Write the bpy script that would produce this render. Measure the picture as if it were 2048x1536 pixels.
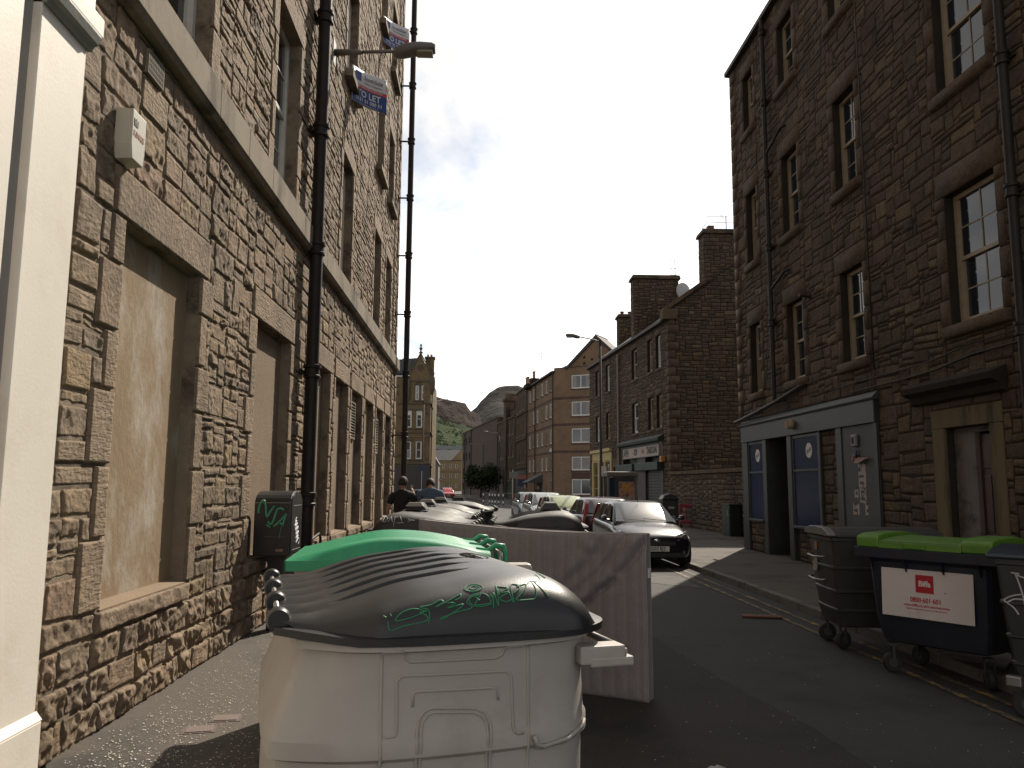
import bpy, bmesh, math, random
import numpy as np
from mathutils import Matrix, Vector
from mathutils.bvhtree import BVHTree
R = math.radians
rnd = random.Random(7)
S = bpy.context.scene
for o in list(bpy.data.objects):
    bpy.data.objects.remove(o)
COL = S.collection

# ------------------------------------------------------------------ camera
F_PX, YAW, PITCH, ROLL = 1600.0, math.atan(69/1600), math.atan(203/1600), R(0.36)
CAM = np.array([0, 0, 1.8])
def cam_basis():
    f = np.array([math.sin(YAW)*math.cos(PITCH), math.cos(YAW)*math.cos(PITCH), math.sin(PITCH)])
    r = np.array([math.cos(YAW), -math.sin(YAW), 0.0]); u = np.cross(r, f)
    return r*math.cos(ROLL)+u*math.sin(ROLL), -r*math.sin(ROLL)+u*math.cos(ROLL), f
CR, CU, CF = cam_basis()
cam = bpy.data.cameras.new('camera'); co = bpy.data.objects.new('camera', cam); COL.objects.link(co)
cam.sensor_width = 36; cam.lens = F_PX/2048*36; cam.clip_start = 0.1; cam.clip_end = 6000
M = Matrix(((CR[0], CU[0], -CF[0], CAM[0]), (CR[1], CU[1], -CF[1], CAM[1]), (CR[2], CU[2], -CF[2], CAM[2]), (0, 0, 0, 1)))
co.matrix_world = M
S.camera = co
S.render.resolution_x, S.render.resolution_y = 1024, 768

# ------------------------------------------------------------------ light
SUN_AZ, SUN_EL = R(26.6), R(42)         # azimuth clockwise from +Y
sd = Vector((math.sin(SUN_AZ)*math.cos(SUN_EL), math.cos(SUN_AZ)*math.cos(SUN_EL), math.sin(SUN_EL)))
sl = bpy.data.lights.new('sun', 'SUN'); sl.energy = 5.0; sl.angle = R(0.6); sl.color = (1.0, 0.9, 0.76)
so = bpy.data.objects.new('sun', sl); COL.objects.link(so)
so.rotation_euler = (-sd).to_track_quat('-Z', 'Y').to_euler(); so.location = (20, 40, 60)

W = bpy.data.worlds.new('World'); S.world = W; W.use_nodes = True
nt = W.node_tree; nt.nodes.clear()
def N(nt, t, **k):
    n = nt.nodes.new(t)
    for a, b in k.items():
        if a.startswith('i_'):
            key = a[2:]
            key = int(key) if key.isdigit() else key.replace('_', ' ')
            n.inputs[key].default_value = b
        else:
            setattr(n, a, b)
    return n
def L(nt, a, b): nt.links.new(a, b)
sky = N(nt, 'ShaderNodeTexSky', sky_type='NISHITA', sun_disc=False, sun_elevation=SUN_EL, sun_rotation=SUN_AZ, air_density=1.0, dust_density=0.5, ozone_density=2.5)
geo = N(nt, 'ShaderNodeTexCoord')
sep = N(nt, 'ShaderNodeSeparateXYZ'); L(nt, geo.outputs['Generated'], sep.inputs[0])
zc = N(nt, 'ShaderNodeMath', operation='MAXIMUM', i_1=0.04); L(nt, sep.outputs['Z'], zc.inputs[0])
zc2 = N(nt, 'ShaderNodeMath', operation='ADD', i_1=0.18); L(nt, zc.outputs[0], zc2.inputs[0])
dv = N(nt, 'ShaderNodeVectorMath', operation='DIVIDE'); L(nt, geo.outputs['Generated'], dv.inputs[0])
cb = N(nt, 'ShaderNodeCombineXYZ'); 
for i in range(3): L(nt, zc2.outputs[0], cb.inputs[i])
L(nt, cb.outputs[0], dv.inputs[1])
mp = N(nt, 'ShaderNodeMapping'); mp.inputs['Location'].default_value = (3.1, 1.7, 0); L(nt, dv.outputs[0], mp.inputs[0])
n1 = N(nt, 'ShaderNodeTexNoise', i_Scale=1.15, i_Detail=9.0, i_Roughness=0.6, i_Distortion=0.35); L(nt, mp.outputs[0], n1.inputs['Vector'])
r1 = N(nt, 'ShaderNodeValToRGB'); r1.color_ramp.elements[0].position = 0.33; r1.color_ramp.elements[1].position = 0.50
r1.color_ramp.elements[0].color = (0.16, 0.16, 0.16, 1); L(nt, n1.outputs['Fac'], r1.inputs[0])
n2 = N(nt, 'ShaderNodeTexNoise', i_Scale=2.3, i_Detail=6.0, i_Roughness=0.55); L(nt, mp.outputs[0], n2.inputs['Vector'])
r2 = N(nt, 'ShaderNodeMapRange', i_1=0.3, i_2=0.7, i_3=0.88, i_4=1.15); L(nt, n2.outputs['Fac'], r2.inputs[0])
# clouds are lit by the same sky: brightness follows the sky's own luminance plus an even white
bw = N(nt, 'ShaderNodeRGBToBW'); L(nt, sky.outputs[0], bw.inputs[0])
cl = N(nt, 'ShaderNodeMath', operation='MULTIPLY_ADD', i_1=3.2, i_2=2.4); L(nt, bw.outputs[0], cl.inputs[0])
cl2 = N(nt, 'ShaderNodeMath', operation='MULTIPLY'); L(nt, cl.outputs[0], cl2.inputs[0]); L(nt, r2.outputs[0], cl2.inputs[1])
cc = N(nt, 'ShaderNodeVectorMath', operation='SCALE'); cc.inputs[0].default_value = (1.0, 0.985, 0.97); L(nt, cl2.outputs[0], cc.inputs['Scale'])
mx = N(nt, 'ShaderNodeMix', data_type='RGBA'); L(nt, r1.outputs[0], mx.inputs[0]); sks = N(nt, 'ShaderNodeVectorMath', operation='SCALE'); sks.inputs['Scale'].default_value = 1.45; L(nt, sky.outputs[0], sks.inputs[0]); L(nt, sks.outputs[0], mx.inputs[6]); L(nt, cc.outputs[0], mx.inputs[7])
bg = N(nt, 'ShaderNodeBackground'); bg.inputs['Strength'].default_value = 0.056
L(nt, mx.outputs[2], bg.inputs['Color'])
L(nt, bg.outputs[0], N(nt, 'ShaderNodeOutputWorld').inputs[0])
S.view_settings.view_transform = 'Standard'; S.view_settings.look = 'None'
S.view_settings.exposure = 0.45; S.view_settings.gamma = 1.0; S.view_settings.use_curve_mapping = False
S.cycles.max_bounces = 6; S.cycles.diffuse_bounces = 3; S.cycles.glossy_bounces = 3
S.cycles.caustics_reflective = False; S.cycles.caustics_refractive = False; S.cycles.sample_clamp_indirect = 6

# ------------------------------------------------------------------ materials
MATS = {}
def pbr(name, c1, c2=None, scale=6.0, rough=0.7, bump=0.0, bscale=60.0, spec=0.5, metal=0.0, coat=0.0, c3=None, s3=0.8, f3=(0.5, 0.62), rough2=None, stretch=None, detail=6.0, emit=None, bdist=0.01):
    if name in MATS: return MATS[name]
    m = bpy.data.materials.new(name); m.use_nodes = True; t = m.node_tree; t.nodes.clear()
    out = N(t, 'ShaderNodeOutputMaterial'); b = N(t, 'ShaderNodeBsdfPrincipled'); L(t, b.outputs[0], out.inputs[0])
    b.inputs['Roughness'].default_value = rough; b.inputs['Metallic'].default_value = metal
    b.inputs['Specular IOR Level'].default_value = spec; b.inputs['Coat Weight'].default_value = coat; b.inputs['Coat Roughness'].default_value = 0.04
    tc = N(t, 'ShaderNodeTexCoord'); vec = tc.outputs['Object']
    if stretch:
        mpn = N(t, 'ShaderNodeMapping'); mpn.inputs['Scale'].default_value = stretch; L(t, vec, mpn.inputs[0]); vec = mpn.outputs[0]
    if c2 is None:
        b.inputs['Base Color'].default_value = (*c1, 1); col = None
    else:
        n = N(t, 'ShaderNodeTexNoise', i_Scale=scale, i_Detail=detail, i_Roughness=0.62); L(t, vec, n.inputs['Vector'])
        r = N(t, 'ShaderNodeMapRange', i_1=0.3, i_2=0.7); L(t, n.outputs['Fac'], r.inputs[0])
        x = N(t, 'ShaderNodeMix', data_type='RGBA'); x.inputs[6].default_value = (*c1, 1); x.inputs[7].default_value = (*c2, 1); L(t, r.outputs[0], x.inputs[0])
        col = x.outputs[2]
        if c3 is not None:
            n3 = N(t, 'ShaderNodeTexNoise', i_Scale=s3, i_Detail=8.0, i_Roughness=0.7); L(t, vec, n3.inputs['Vector'])
            r3 = N(t, 'ShaderNodeMapRange', i_1=f3[0], i_2=f3[1]); L(t, n3.outputs['Fac'], r3.inputs[0])
            y = N(t, 'ShaderNodeMix', data_type='RGBA'); L(t, r3.outputs[0], y.inputs[0]); L(t, col, y.inputs[6]); y.inputs[7].default_value = (*c3, 1)
            col = y.outputs[2]
        L(t, col, b.inputs['Base Color'])
        if rough2 is not None:
            rr = N(t, 'ShaderNodeMapRange', i_1=0.3, i_2=0.7, i_3=rough, i_4=rough2); L(t, n.outputs['Fac'], rr.inputs[0]); L(t, rr.outputs[0], b.inputs['Roughness'])
    if bump:
        nb = N(t, 'ShaderNodeTexNoise', i_Scale=bscale, i_Detail=5.0, i_Roughness=0.65); L(t, vec, nb.inputs['Vector'])
        bb = N(t, 'ShaderNodeBump', i_Strength=bump, i_Distance=bdist); L(t, nb.outputs['Fac'], bb.inputs['Height']); L(t, bb.outputs[0], b.inputs['Normal'])
    if emit:
        b.inputs['Emission Color'].default_value = (*emit[0], 1); b.inputs['Emission Strength'].default_value = emit[1]
    MATS[name] = m; return m

def stone_mat(name, palette, dark=(0.05, 0.04, 0.035), dark_amt=0.5, bump=0.8, moss=None, rough=0.9, gain=1.0, s_soot=0.5):
    """palette picked by the per-stone 'tint' attribute; soot and grain by position; 'tool' gives droved lines"""
    m = bpy.data.materials.new(name); m.use_nodes = True; t = m.node_tree; t.nodes.clear()
    out = N(t, 'ShaderNodeOutputMaterial'); b = N(t, 'ShaderNodeBsdfPrincipled', i_Roughness=rough); L(t, b.outputs[0], out.inputs[0])
    b.inputs['Specular IOR Level'].default_value = 0.25
    at = N(t, 'ShaderNodeAttribute', attribute_name='tint')
    ramp = N(t, 'ShaderNodeValToRGB'); ramp.color_ramp.interpolation = 'LINEAR'
    e = ramp.color_ramp.elements
    e[1].position = 1.0; last_el = len(palette)-1
    e[0].color = (*[k*gain for k in palette[0]], 1); e[1].color = (*[k*gain for k in palette[-1]], 1)
    for i, c in enumerate(palette[1:-1], 1):
        el = e.new(i/last_el); el.color = (c[0]*gain, c[1]*gain, c[2]*gain, 1)
    L(t, at.outputs['Fac'], ramp.inputs[0])
    g = N(t, 'ShaderNodeNewGeometry')
    n1 = N(t, 'ShaderNodeTexNoise', i_Scale=9.0, i_Detail=8.0, i_Roughness=0.7); L(t, g.outputs['Position'], n1.inputs['Vector'])
    r1 = N(t, 'ShaderNodeMapRange', i_1=0.28, i_2=0.72, i_3=0.62, i_4=1.32); L(t, n1.outputs['Fac'], r1.inputs[0])
    sc = N(t, 'ShaderNodeVectorMath', operation='SCALE'); L(t, ramp.outputs[0], sc.inputs[0]); L(t, r1.outputs[0], sc.inputs['Scale'])
    n2 = N(t, 'ShaderNodeTexNoise', i_Scale=s_soot, i_Detail=9.0, i_Roughness=0.72, i_Distortion=0.3); L(t, g.outputs['Position'], n2.inputs['Vector'])
    r2 = N(t, 'ShaderNodeMapRange', i_1=0.5, i_2=0.68, i_3=0.0, i_4=dark_amt); L(t, n2.outputs['Fac'], r2.inputs[0])
    mx = N(t, 'ShaderNodeMix', data_type='RGBA'); L(t, r2.outputs[0], mx.inputs[0]); L(t, sc.outputs[0], mx.inputs[6]); mx.inputs[7].default_value = (*dark, 1)
    col = mx.outputs[2]
    # pitted fine staining
    n4 = N(t, 'ShaderNodeTexNoise', i_Scale=26.0, i_Detail=6.0, i_Roughness=0.75); L(t, g.outputs['Position'], n4.inputs['Vector'])
    r4 = N(t, 'ShaderNodeMapRange', i_1=0.56, i_2=0.74, i_3=0.0, i_4=0.45); L(t, n4.outputs['Fac'], r4.inputs[0])
    m4 = N(t, 'ShaderNodeMix', data_type='RGBA'); L(t, r4.outputs[0], m4.inputs[0]); L(t, col, m4.inputs[6]); m4.inputs[7].default_value = (*dark, 1)
    L(t, m4.outputs[2], b.inputs['Base Color'])
    nb = N(t, 'ShaderNodeTexNoise', i_Scale=34.0, i_Detail=7.0, i_Roughness=0.72); L(t, g.outputs['Position'], nb.inputs['Vector'])
    nv = N(t, 'ShaderNodeTexVoronoi', i_Scale=22.0); L(t, g.outputs['Position'], nv.inputs['Vector'])
    ad = N(t, 'ShaderNodeMath', operation='MULTIPLY_ADD', i_1=0.5); L(t, nv.outputs['Distance'], ad.inputs[0]); L(t, nb.outputs['Fac'], ad.inputs[2])
    # tooling
    tl = N(t, 'ShaderNodeAttribute', attribute_name='tool')
    tm = N(t, 'ShaderNodeMapping'); tm.inputs['Scale'].default_value = (7, 7, 42); L(t, g.outputs['Position'], tm.inputs[0])
    wv = N(t, 'ShaderNodeTexNoise', i_Scale=1.0, i_Detail=3.0); L(t, tm.outputs[0], wv.inputs['Vector'])
    wm = N(t, 'ShaderNodeMath', operation='MULTIPLY'); L(t, wv.outputs['Fac'], wm.inputs[0]); L(t, tl.outputs['Fac'], wm.inputs[1])
    ad2 = N(t, 'ShaderNodeMath', operation='ADD'); L(t, ad.outputs[0], ad2.inputs[0]); L(t, wm.outputs[0], ad2.inputs[1])
    bb = N(t, 'ShaderNodeBump', i_Strength=bump, i_Distance=0.018); L(t, ad2.outputs[0], bb.inputs['Height']); L(t, bb.outputs[0], b.inputs['Normal'])
    MATS[name] = m; return m

def glass_mat(name, c=(0.012, 0.015, 0.018), rough=0.03, spec=0.6, bump=0.0):
    return pbr(name, c, rough=rough, spec=spec, bump=bump, bscale=1.2)

# ------------------------------------------------------------------ objects
def tag(o, label=None, cat=None, group=None, kind=None):
    if label: o['label'] = label
    if cat: o['category'] = cat
    if group: o['group'] = group
    if kind: o['kind'] = kind
    return o
def thing(name, label, cat, loc=(0, 0, 0), rz=0.0, group=None):
    o = bpy.data.objects.new(name, None); COL.objects.link(o); o.empty_display_size = 0.2
    o.location = loc; o.rotation_euler = (0, 0, rz)
    return tag(o, label, cat, group)
class Frame:
    """a local frame (x along a facade, -y outwards, z up) on a parent"""
    def __init__(s, parent, loc=(0, 0, 0), rz=0.0): s.p = parent; s.m = Matrix.Translation(loc) @ Matrix.Rotation(rz, 4, 'Z')
LASTP = {}
def last(p): return LASTP[p.name]
def place(o, parent):
    COL.objects.link(o)
    if parent is not None: LASTP[(parent.p if isinstance(parent, Frame) else parent).name] = o
    if isinstance(parent, Frame): o.parent = parent.p; o.matrix_local = parent.m
    elif parent is not None: o.parent = parent
    return o
def copy_tree(o, parent=None):
    c = o.copy(); COL.objects.link(c)
    if parent: c.parent = parent; c.matrix_parent_inverse = Matrix()
    for ch in o.children: copy_tree(ch, c)
    return c
class MB:
    def __init__(s): s.v = []; s.f = []
    def add(s, vs, fs):
        k = len(s.v); s.v += [tuple(a) for a in vs]; s.f += [tuple(i+k for i in q) for q in fs]; return s
    def box(s, x0, y0, z0, x1, y1, z1):
        x0, x1 = min(x0, x1), max(x0, x1); y0, y1 = min(y0, y1), max(y0, y1); z0, z1 = min(z0, z1), max(z0, z1)
        return s.add([(x0, y0, z0), (x1, y0, z0), (x1, y1, z0), (x0, y1, z0), (x0, y0, z1), (x1, y0, z1), (x1, y1, z1), (x0, y1, z1)],
                     [(0, 3, 2, 1), (4, 5, 6, 7), (0, 1, 5, 4), (1, 2, 6, 5), (2, 3, 7, 6), (3, 0, 4, 7)])
    def prism(s, pts, d0, d1, axis='y'):
        """polygon (a,b) extruded: axis y -> (a,d,b); z -> (a,b,d); x -> (d,a,b)"""
        n = len(pts)
        g = {'y': lambda a, b, d: (a, d, b), 'z': lambda a, b, d: (a, b, d), 'x': lambda a, b, d: (d, a, b)}[axis]
        vs = [g(a, b, d0) for a, b in pts]+[g(a, b, d1) for a, b in pts]
        fs = [tuple(range(n)), tuple(range(2*n-1, n-1, -1))]+[(i, i+n, (i+1) % n+n, (i+1) % n) for i in range(n)]
        return s.add(vs, fs)
    def tube(s, path, r, n=8, caps=True):
        P = [Vector(p) for p in path]; rs = r if isinstance(r, (list, tuple)) else [r]*len(P)
        ring = []; up = None
        for i, p in enumerate(P):
            d = (P[min(i+1, len(P)-1)]-P[max(i-1, 0)]).normalized()
            if up is None:
                up = Vector((0, 0, 1)) if abs(d.z) < 0.9 else Vector((1, 0, 0))
            a = (up-d*up.dot(d)).normalized(); b = d.cross(a); up = a
            ring += [p+(a*math.cos(2*math.pi*k/n)+b*math.sin(2*math.pi*k/n))*rs[i] for k in range(n)]
        fs = [(i*n+k, i*n+(k+1) % n, (i+1)*n+(k+1) % n, (i+1)*n+k) for i in range(len(P)-1) for k in range(n)]
        if caps: fs += [tuple(range(n-1, -1, -1)), tuple(range((len(P)-1)*n, len(P)*n))]
        return s.add(ring, fs)
    def lathe(s, prof, n=16, c=(0, 0, 0), axis='z', caps=True):
        g = {'z': lambda r, h, a: (c[0]+r*math.cos(a), c[1]+r*math.sin(a), c[2]+h), 'x': lambda r, h, a: (c[0]+h, c[1]+r*math.cos(a), c[2]+r*math.sin(a)),
             'y': lambda r, h, a: (c[0]+r*math.sin(a), c[1]+h, c[2]+r*math.cos(a))}[axis]
        vs = [g(r, h, 2*math.pi*k/n) for r, h in prof for k in range(n)]
        fs = [(i*n+k, i*n+(k+1) % n, (i+1)*n+(k+1) % n, (i+1)*n+k) for i in range(len(prof)-1) for k in range(n)]
        if caps: fs += [tuple(range(n-1, -1, -1)), tuple(range((len(prof)-1)*n, len(prof)*n))]
        return s.add(vs, fs)
    def grid(s, fn, nu, nv, wrap=False):
        vs = [fn(i/(nu-1), j/(nv-1)) for j in range(nv) for i in range(nu)]
        fs = [(j*nu+i, j*nu+i+1, (j+1)*nu+i+1, (j+1)*nu+i) for j in range(nv-1) for i in range(nu-1)]
        return s.add(vs, fs)
    def mesh(s, name, mat, smooth=False):
        me = bpy.data.meshes.new(name); me.from_pydata(s.v, [], s.f); 
        for m in (mat if isinstance(mat, (list, tuple)) else [mat]): me.materials.append(m)
        if smooth: me.shade_smooth() if smooth is True else me.set_sharp_from_angle(angle=R(smooth))
        if smooth and smooth is not True:
            me.shade_smooth(); me.set_sharp_from_angle(angle=R(smooth))
        me.update(); return me
    def build(s, name, mat, parent=None, smooth=False, bevel=0, seg=2, sub=0, fix=False, solid=0):
        me = s.mesh(name, mat, smooth)
        if fix:
            bm = bmesh.new(); bm.from_mesh(me); bmesh.ops.recalc_face_normals(bm, faces=bm.faces); bm.to_mesh(me); bm.free()
        o = bpy.data.objects.new(name, me); place(o, parent)
        if solid: md = o.modifiers.new('s', 'SOLIDIFY'); md.thickness = solid; md.offset = -1
        if bevel: md = o.modifiers.new('b', 'BEVEL'); md.width = bevel; md.segments = seg; md.limit_method = 'ANGLE'; md.angle_limit = R(40)
        if sub: md = o.modifiers.new('u', 'SUBSURF'); md.levels = sub; md.render_levels = sub
        return o
def text_obj(txt, size, mat, parent, mtx, name='lettering', extrude=0.0015, bold=0.0, sx=1.0, align='CENTER', spacing=1.0, shear=0.0):
    cu = bpy.data.curves.new('t', 'FONT'); cu.body = txt; cu.size = size; cu.extrude = extrude; cu.offset = bold; cu.align_x = align; cu.align_y = 'CENTER'
    cu.resolution_u = 3; cu.space_character = spacing; cu.shear = shear
    to = bpy.data.objects.new('t', cu); COL.objects.link(to); bpy.context.view_layer.update()
    me = bpy.data.meshes.new_from_object(to.evaluated_get(bpy.context.evaluated_depsgraph_get()))
    bpy.data.objects.remove(to); me.transform(Matrix.Diagonal((sx, 1, 1, 1))); me.materials.clear(); me.materials.append(mat); me.name = name
    o = bpy.data.objects.new(name, me); place(o, parent)
    o.matrix_local = (parent.m @ mtx) if isinstance(parent, Frame) else mtx
    return o
FACE_MINUS_Y = Matrix.Rotation(R(90), 4, 'X')      # text that reads from -y

# ------------------------------------------------------------------ numpy noise
def _h(ix, iy, iz, s):
    n = (ix.astype(np.int64)*374761393+iy.astype(np.int64)*668265263+iz.astype(np.int64)*1274126177+s*974634777) & 0x7fffffff
    n = (n ^ (n >> 13))*1274126177 & 0x7fffffff
    n = (n ^ (n >> 16)) & 0xffff
    return n/32767.5-1
def vn(x, y, z, s=0):
    x0, y0, z0 = np.floor(x), np.floor(y), np.floor(z); fx, fy, fz = x-x0, y-y0, z-z0
    fx, fy, fz = [a*a*(3-2*a) for a in (fx, fy, fz)]; r = 0
    for a in (0, 1):
        for b in (0, 1):
            for c in (0, 1):
                r = r+_h(x0+a, y0+b, z0+c, s)*(fx if a else 1-fx)*(fy if b else 1-fy)*(fz if c else 1-fz)
    return r
def fbm(x, y, z, o=3, s=0):
    r = 0; a = 1.0; t = 0
    for i in range(o): r = r+vn(x, y, z, s+i)*a; t += a; x, y, z = x*2.03, y*2.03, z*2.03; a *= 0.5
    return r/t

# ------------------------------------------------------------------ masonry
def lattice(a, b, fixed, step, rg):
    pts = sorted(set([round(a, 4), round(b, 4)]+[round(f, 4) for f in fixed if a < f < b]))
    out = [pts[0]]
    for p, q in zip(pts, pts[1:]):
        n = max(1, int(round((q-p)/step)))
        for i in range(1, n): out.append(p+(q-p)*(i+rg.uniform(-.16, .16))/n)
        out.append(q)
    keep = [out[0]]
    for x in out[1:]:
        if x-keep[-1] > 0.02: keep.append(x)
    keep[-1] = b
    return keep
def rubble_layout(u0, u1, z0, z1, holes, dressed, step=(0.12, 0.1), wc=(2, 3, 3, 4, 5), hc=(1, 2, 2, 3), seed=1, warp=0.02, clip=None, gap=0.008, calm=None):
    """holes: openings; dressed: (u0,u1,z0,z1,kind) explicit blocks. returns list of dicts"""
    rg = random.Random(seed)
    fu = [x for h in holes for x in h[:2]]+[x for d in dressed for x in d[:2]]
    fz = [x for h in holes for x in h[2:4]]+[x for d in dressed for x in d[2:4]]
    us, zs = lattice(u0, u1, fu, step[0], rg), lattice(z0, z1, fz, step[1], rg)
    nu, nz = len(us)-1, len(zs)-1
    blk = np.zeros((nu, nz), bool)
    cu = np.array([(us[i]+us[i+1])/2 for i in range(nu)]); cz = np.array([(zs[j]+zs[j+1])/2 for j in range(nz)])
    for h in list(holes)+list(dressed):
        blk[np.ix_((cu > h[0]) & (cu < h[1]), (cz > h[2]) & (cz < h[3]))] = True
    if clip is not None:
        for i in range(nu):
            for j in range(nz):
                if not clip(cu[i], cz[j]): blk[i, j] = True
    U, Z = np.meshgrid(us, zs, indexing='ij')
    du = fbm(U*1.9, Z*1.9, U*0+3.3, 2, seed)*warp*1.3+vn(U*7, Z*7, U*0, seed+5)*warp*0.8
    dz = fbm(U*0.8, Z*2.5, U*0+7.1, 2, seed+9)*warp*1.1+vn(U*6, Z*6, U*0, seed+6)*warp*0.75
    fx = np.ones_like(U, bool)
    pad = np.ones((nu+2, nz+2), bool); pad[1:-1, 1:-1] = blk
    for a in (0, 1):
        for b in (0, 1): fx &= ~pad[a:a+nu+1, b:b+nz+1]
    U = U+du*fx; Z = Z+dz*fx
    done = blk.copy(); out = []
    for j in range(nz):
        i = 0
        while i < nu:
            if done[i, j]: i += 1; continue
            w = rg.choice(wc); h = rg.choice(hc)
            k = 0
            while k < w and i+k < nu and not done[i+k, j]: k += 1
            rest = 0
            while rest < 2 and i+k+rest < nu and not done[i+k+rest, j]: rest += 1
            if k == w and rest == 1: k += 1
            hh = 1
            while hh < h and j+hh < nz and not done[i:i+k, j+hh].any(): hh += 1
            done[i:i+k, j:j+hh] = True
            a, b, c, d = i, i+k, j, j+hh
            out.append(dict(c=[(U[a, c], Z[a, c]), (U[b, c], Z[b, c]), (U[b, d], Z[b, d]), (U[a, d], Z[a, d])], kind='rock', g=gap))
            i += k
    for d in dressed:
        out.append(dict(c=[(d[0], d[2]), (d[1], d[2]), (d[1], d[3]), (d[0], d[3])], kind=d[4], g=0.003 if d[4] != 'rybat' else 0.005))
    for s in out:
        r = rg.random()
        if s['kind'] == 'rock':
            s['tint'] = rg.random(); s['b'] = rg.uniform(.005, .021); s['r'] = rg.uniform(.35, 1.25); s['tool'] = 1.0 if r < .12 else 0.0
            if s['tool']: s['r'] *= .25
            if calm and r > .5: s['r'] *= calm
        else:
            s['tint'] = rg.uniform(.69, .79); s['b'] = {'rybat': .026, 'lintel': .028, 'sill': .05, 'quoin': .04}.get(s['kind'], .03); s['r'] = .08
            s['tool'] = 1.0 if (s['kind'] in ('rybat', 'lintel') and r < .6) else 0.0
    return out
def stone_arrays(st, cell, amp=1.0, lo=4, hi=40, soft=0.03):
    """-> list of (stone, verts, faces) with batched noise"""
    groups = {}
    for k, s in enumerate(st):
        (ax, az), (bx, bz), (cx, cz), (dx, dz) = s['c']
        w = max(math.hypot(bx-ax, bz-az), math.hypot(cx-dx, cz-dz)); h = max(math.hypot(dx-ax, dz-az), math.hypot(cx-bx, cz-bz))
        s['w'], s['h'] = w, h
        nx, nz = int(np.clip(w/cell+3, lo, hi)), int(np.clip(h/cell+3, lo, hi))
        if s['kind'] != 'rock' and s['r'] < .1 and cell > 0.03: nx, nz = 4, 4
        groups.setdefault((nx, nz), []).append(k)
    res = [None]*len(st)
    for (nx, nz), ks in groups.items():
        C = np.array([st[k]['c'] for k in ks]); n = len(ks)
        w = np.array([st[k]['w'] for k in ks])[:, None, None]; h = np.array([st[k]['h'] for k in ks])[:, None, None]
        g = np.array([st[k]['g'] for k in ks])[:, None, None]
        b = np.array([st[k]['b'] for k in ks])[:, None, None]; r = np.array([st[k]['r'] for k in ks])[:, None, None]
        e = 0.012
        def par(nn, size):
            t = np.zeros((n, nn)); inner = np.linspace(0, 1, nn-2)
            es = np.minimum(e/size[:, 0, :], .2)
            t[:, 1:-1] = es+(1-2*es)*inner; t[:, -1] = 1
            return t
        sx, sz = par(nx, w), par(nz, h)
        gx, gz = (g/w)[:, 0], (g/h)[:, 0]
        sx = gx+(1-2*gx)*sx; sz = gz+(1-2*gz)*sz
        a_, c_ = sx[:, :, None], sz[:, None, :]
        def cm(q): return (C[:, 0, q][:, None, None]*(1-a_)*(1-c_)+C[:, 1, q][:, None, None]*a_*(1-c_)+C[:, 2, q][:, None, None]*a_*c_+C[:, 3, q][:, None, None]*(1-a_)*c_)
        X, Z = cm(0), cm(1)
        de = np.minimum(np.minimum(a_-gx[:, :, None], 1-gx[:, :, None]-a_)*w, np.minimum(c_-gz[:, :, None], 1-gz[:, :, None]-c_)*h)
        rnd_c = np.hypot(np.clip(.03-(np.minimum(a_, 1-a_)*w), 0, 1), np.clip(.03-(np.minimum(c_, 1-c_)*h), 0, 1))
        off = np.array([(k*12.97) % 97 for k in ks])[:, None, None]
        rough = np.clip(r, 0, 1)
        X = X+(vn(X*14, Z*14, off, 3)*.007)*np.clip(rough, .1, 1)*1.2; Z = Z+(vn(X*14, Z*14, off+9, 4)*.007)*np.clip(rough, .1, 1)*1.2
        f = np.clip(de/soft, 0, 1); f = np.sqrt(1-(1-f)**2)
        f = np.where(rough < .1, np.clip(de/.006, 0, 1), f)
        nz1 = fbm(X*5.5, Z*6.5, off, 3, 11)
        nz2 = np.abs(fbm(X*11+off, Z*13, off*0+2, 3, 21))
        nz3 = fbm(X*30, Z*17, off+4, 2, 31); nz4 = 1-np.abs(vn(X*9+3, Z*7, off+1, 41))*2
        hgt = b*f+(nz1*.03-nz2*.012+nz3*.014+nz4*.004)*r*amp*np.clip(de/.022, 0, 1)
        hgt = np.where(de < 1e-6, -.02, np.maximum(hgt, .002))
        V = np.stack([X, -hgt, Z], -1).reshape(n, nx*nz, 3)
        fs = [(i*nz+j, (i+1)*nz+j, (i+1)*nz+j+1, i*nz+j+1) for i in range(nx-1) for j in range(nz-1)]
        for q, k in enumerate(ks): res[k] = (V[q], fs)
    return res
def mesh_with_attr(name, verts, faces, tint, tool, mat, smooth=True):
    me = bpy.data.meshes.new(name); nv = len(verts); F = np.asarray(faces, dtype=np.int32)
    me.vertices.add(nv); me.vertices.foreach_set('co', np.asarray(verts, dtype=np.float32).ravel())
    me.loops.add(F.size); me.loops.foreach_set('vertex_index', F.ravel())
    me.polygons.add(len(F)); me.polygons.foreach_set('loop_start', np.arange(0, F.size, 4, dtype=np.int32))
    for nm, val in (('tint', tint), ('tool', tool)):
        a = me.attributes.new(nm, 'FLOAT', 'POINT')
        a.data.foreach_set('value', np.full(nv, val, dtype=np.float32) if np.isscalar(val) else np.asarray(val, dtype=np.float32))
    me.materials.append(mat); me.update(calc_edges=True)
    if smooth: me.shade_smooth()
    return me
def px_of(P):
    d = np.asarray(P)-CAM; z = d @ CF
    return 1024+F_PX*(d @ CR)/np.maximum(z, .01), 768-F_PX*(d @ CU)/np.maximum(z, .01), z
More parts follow.
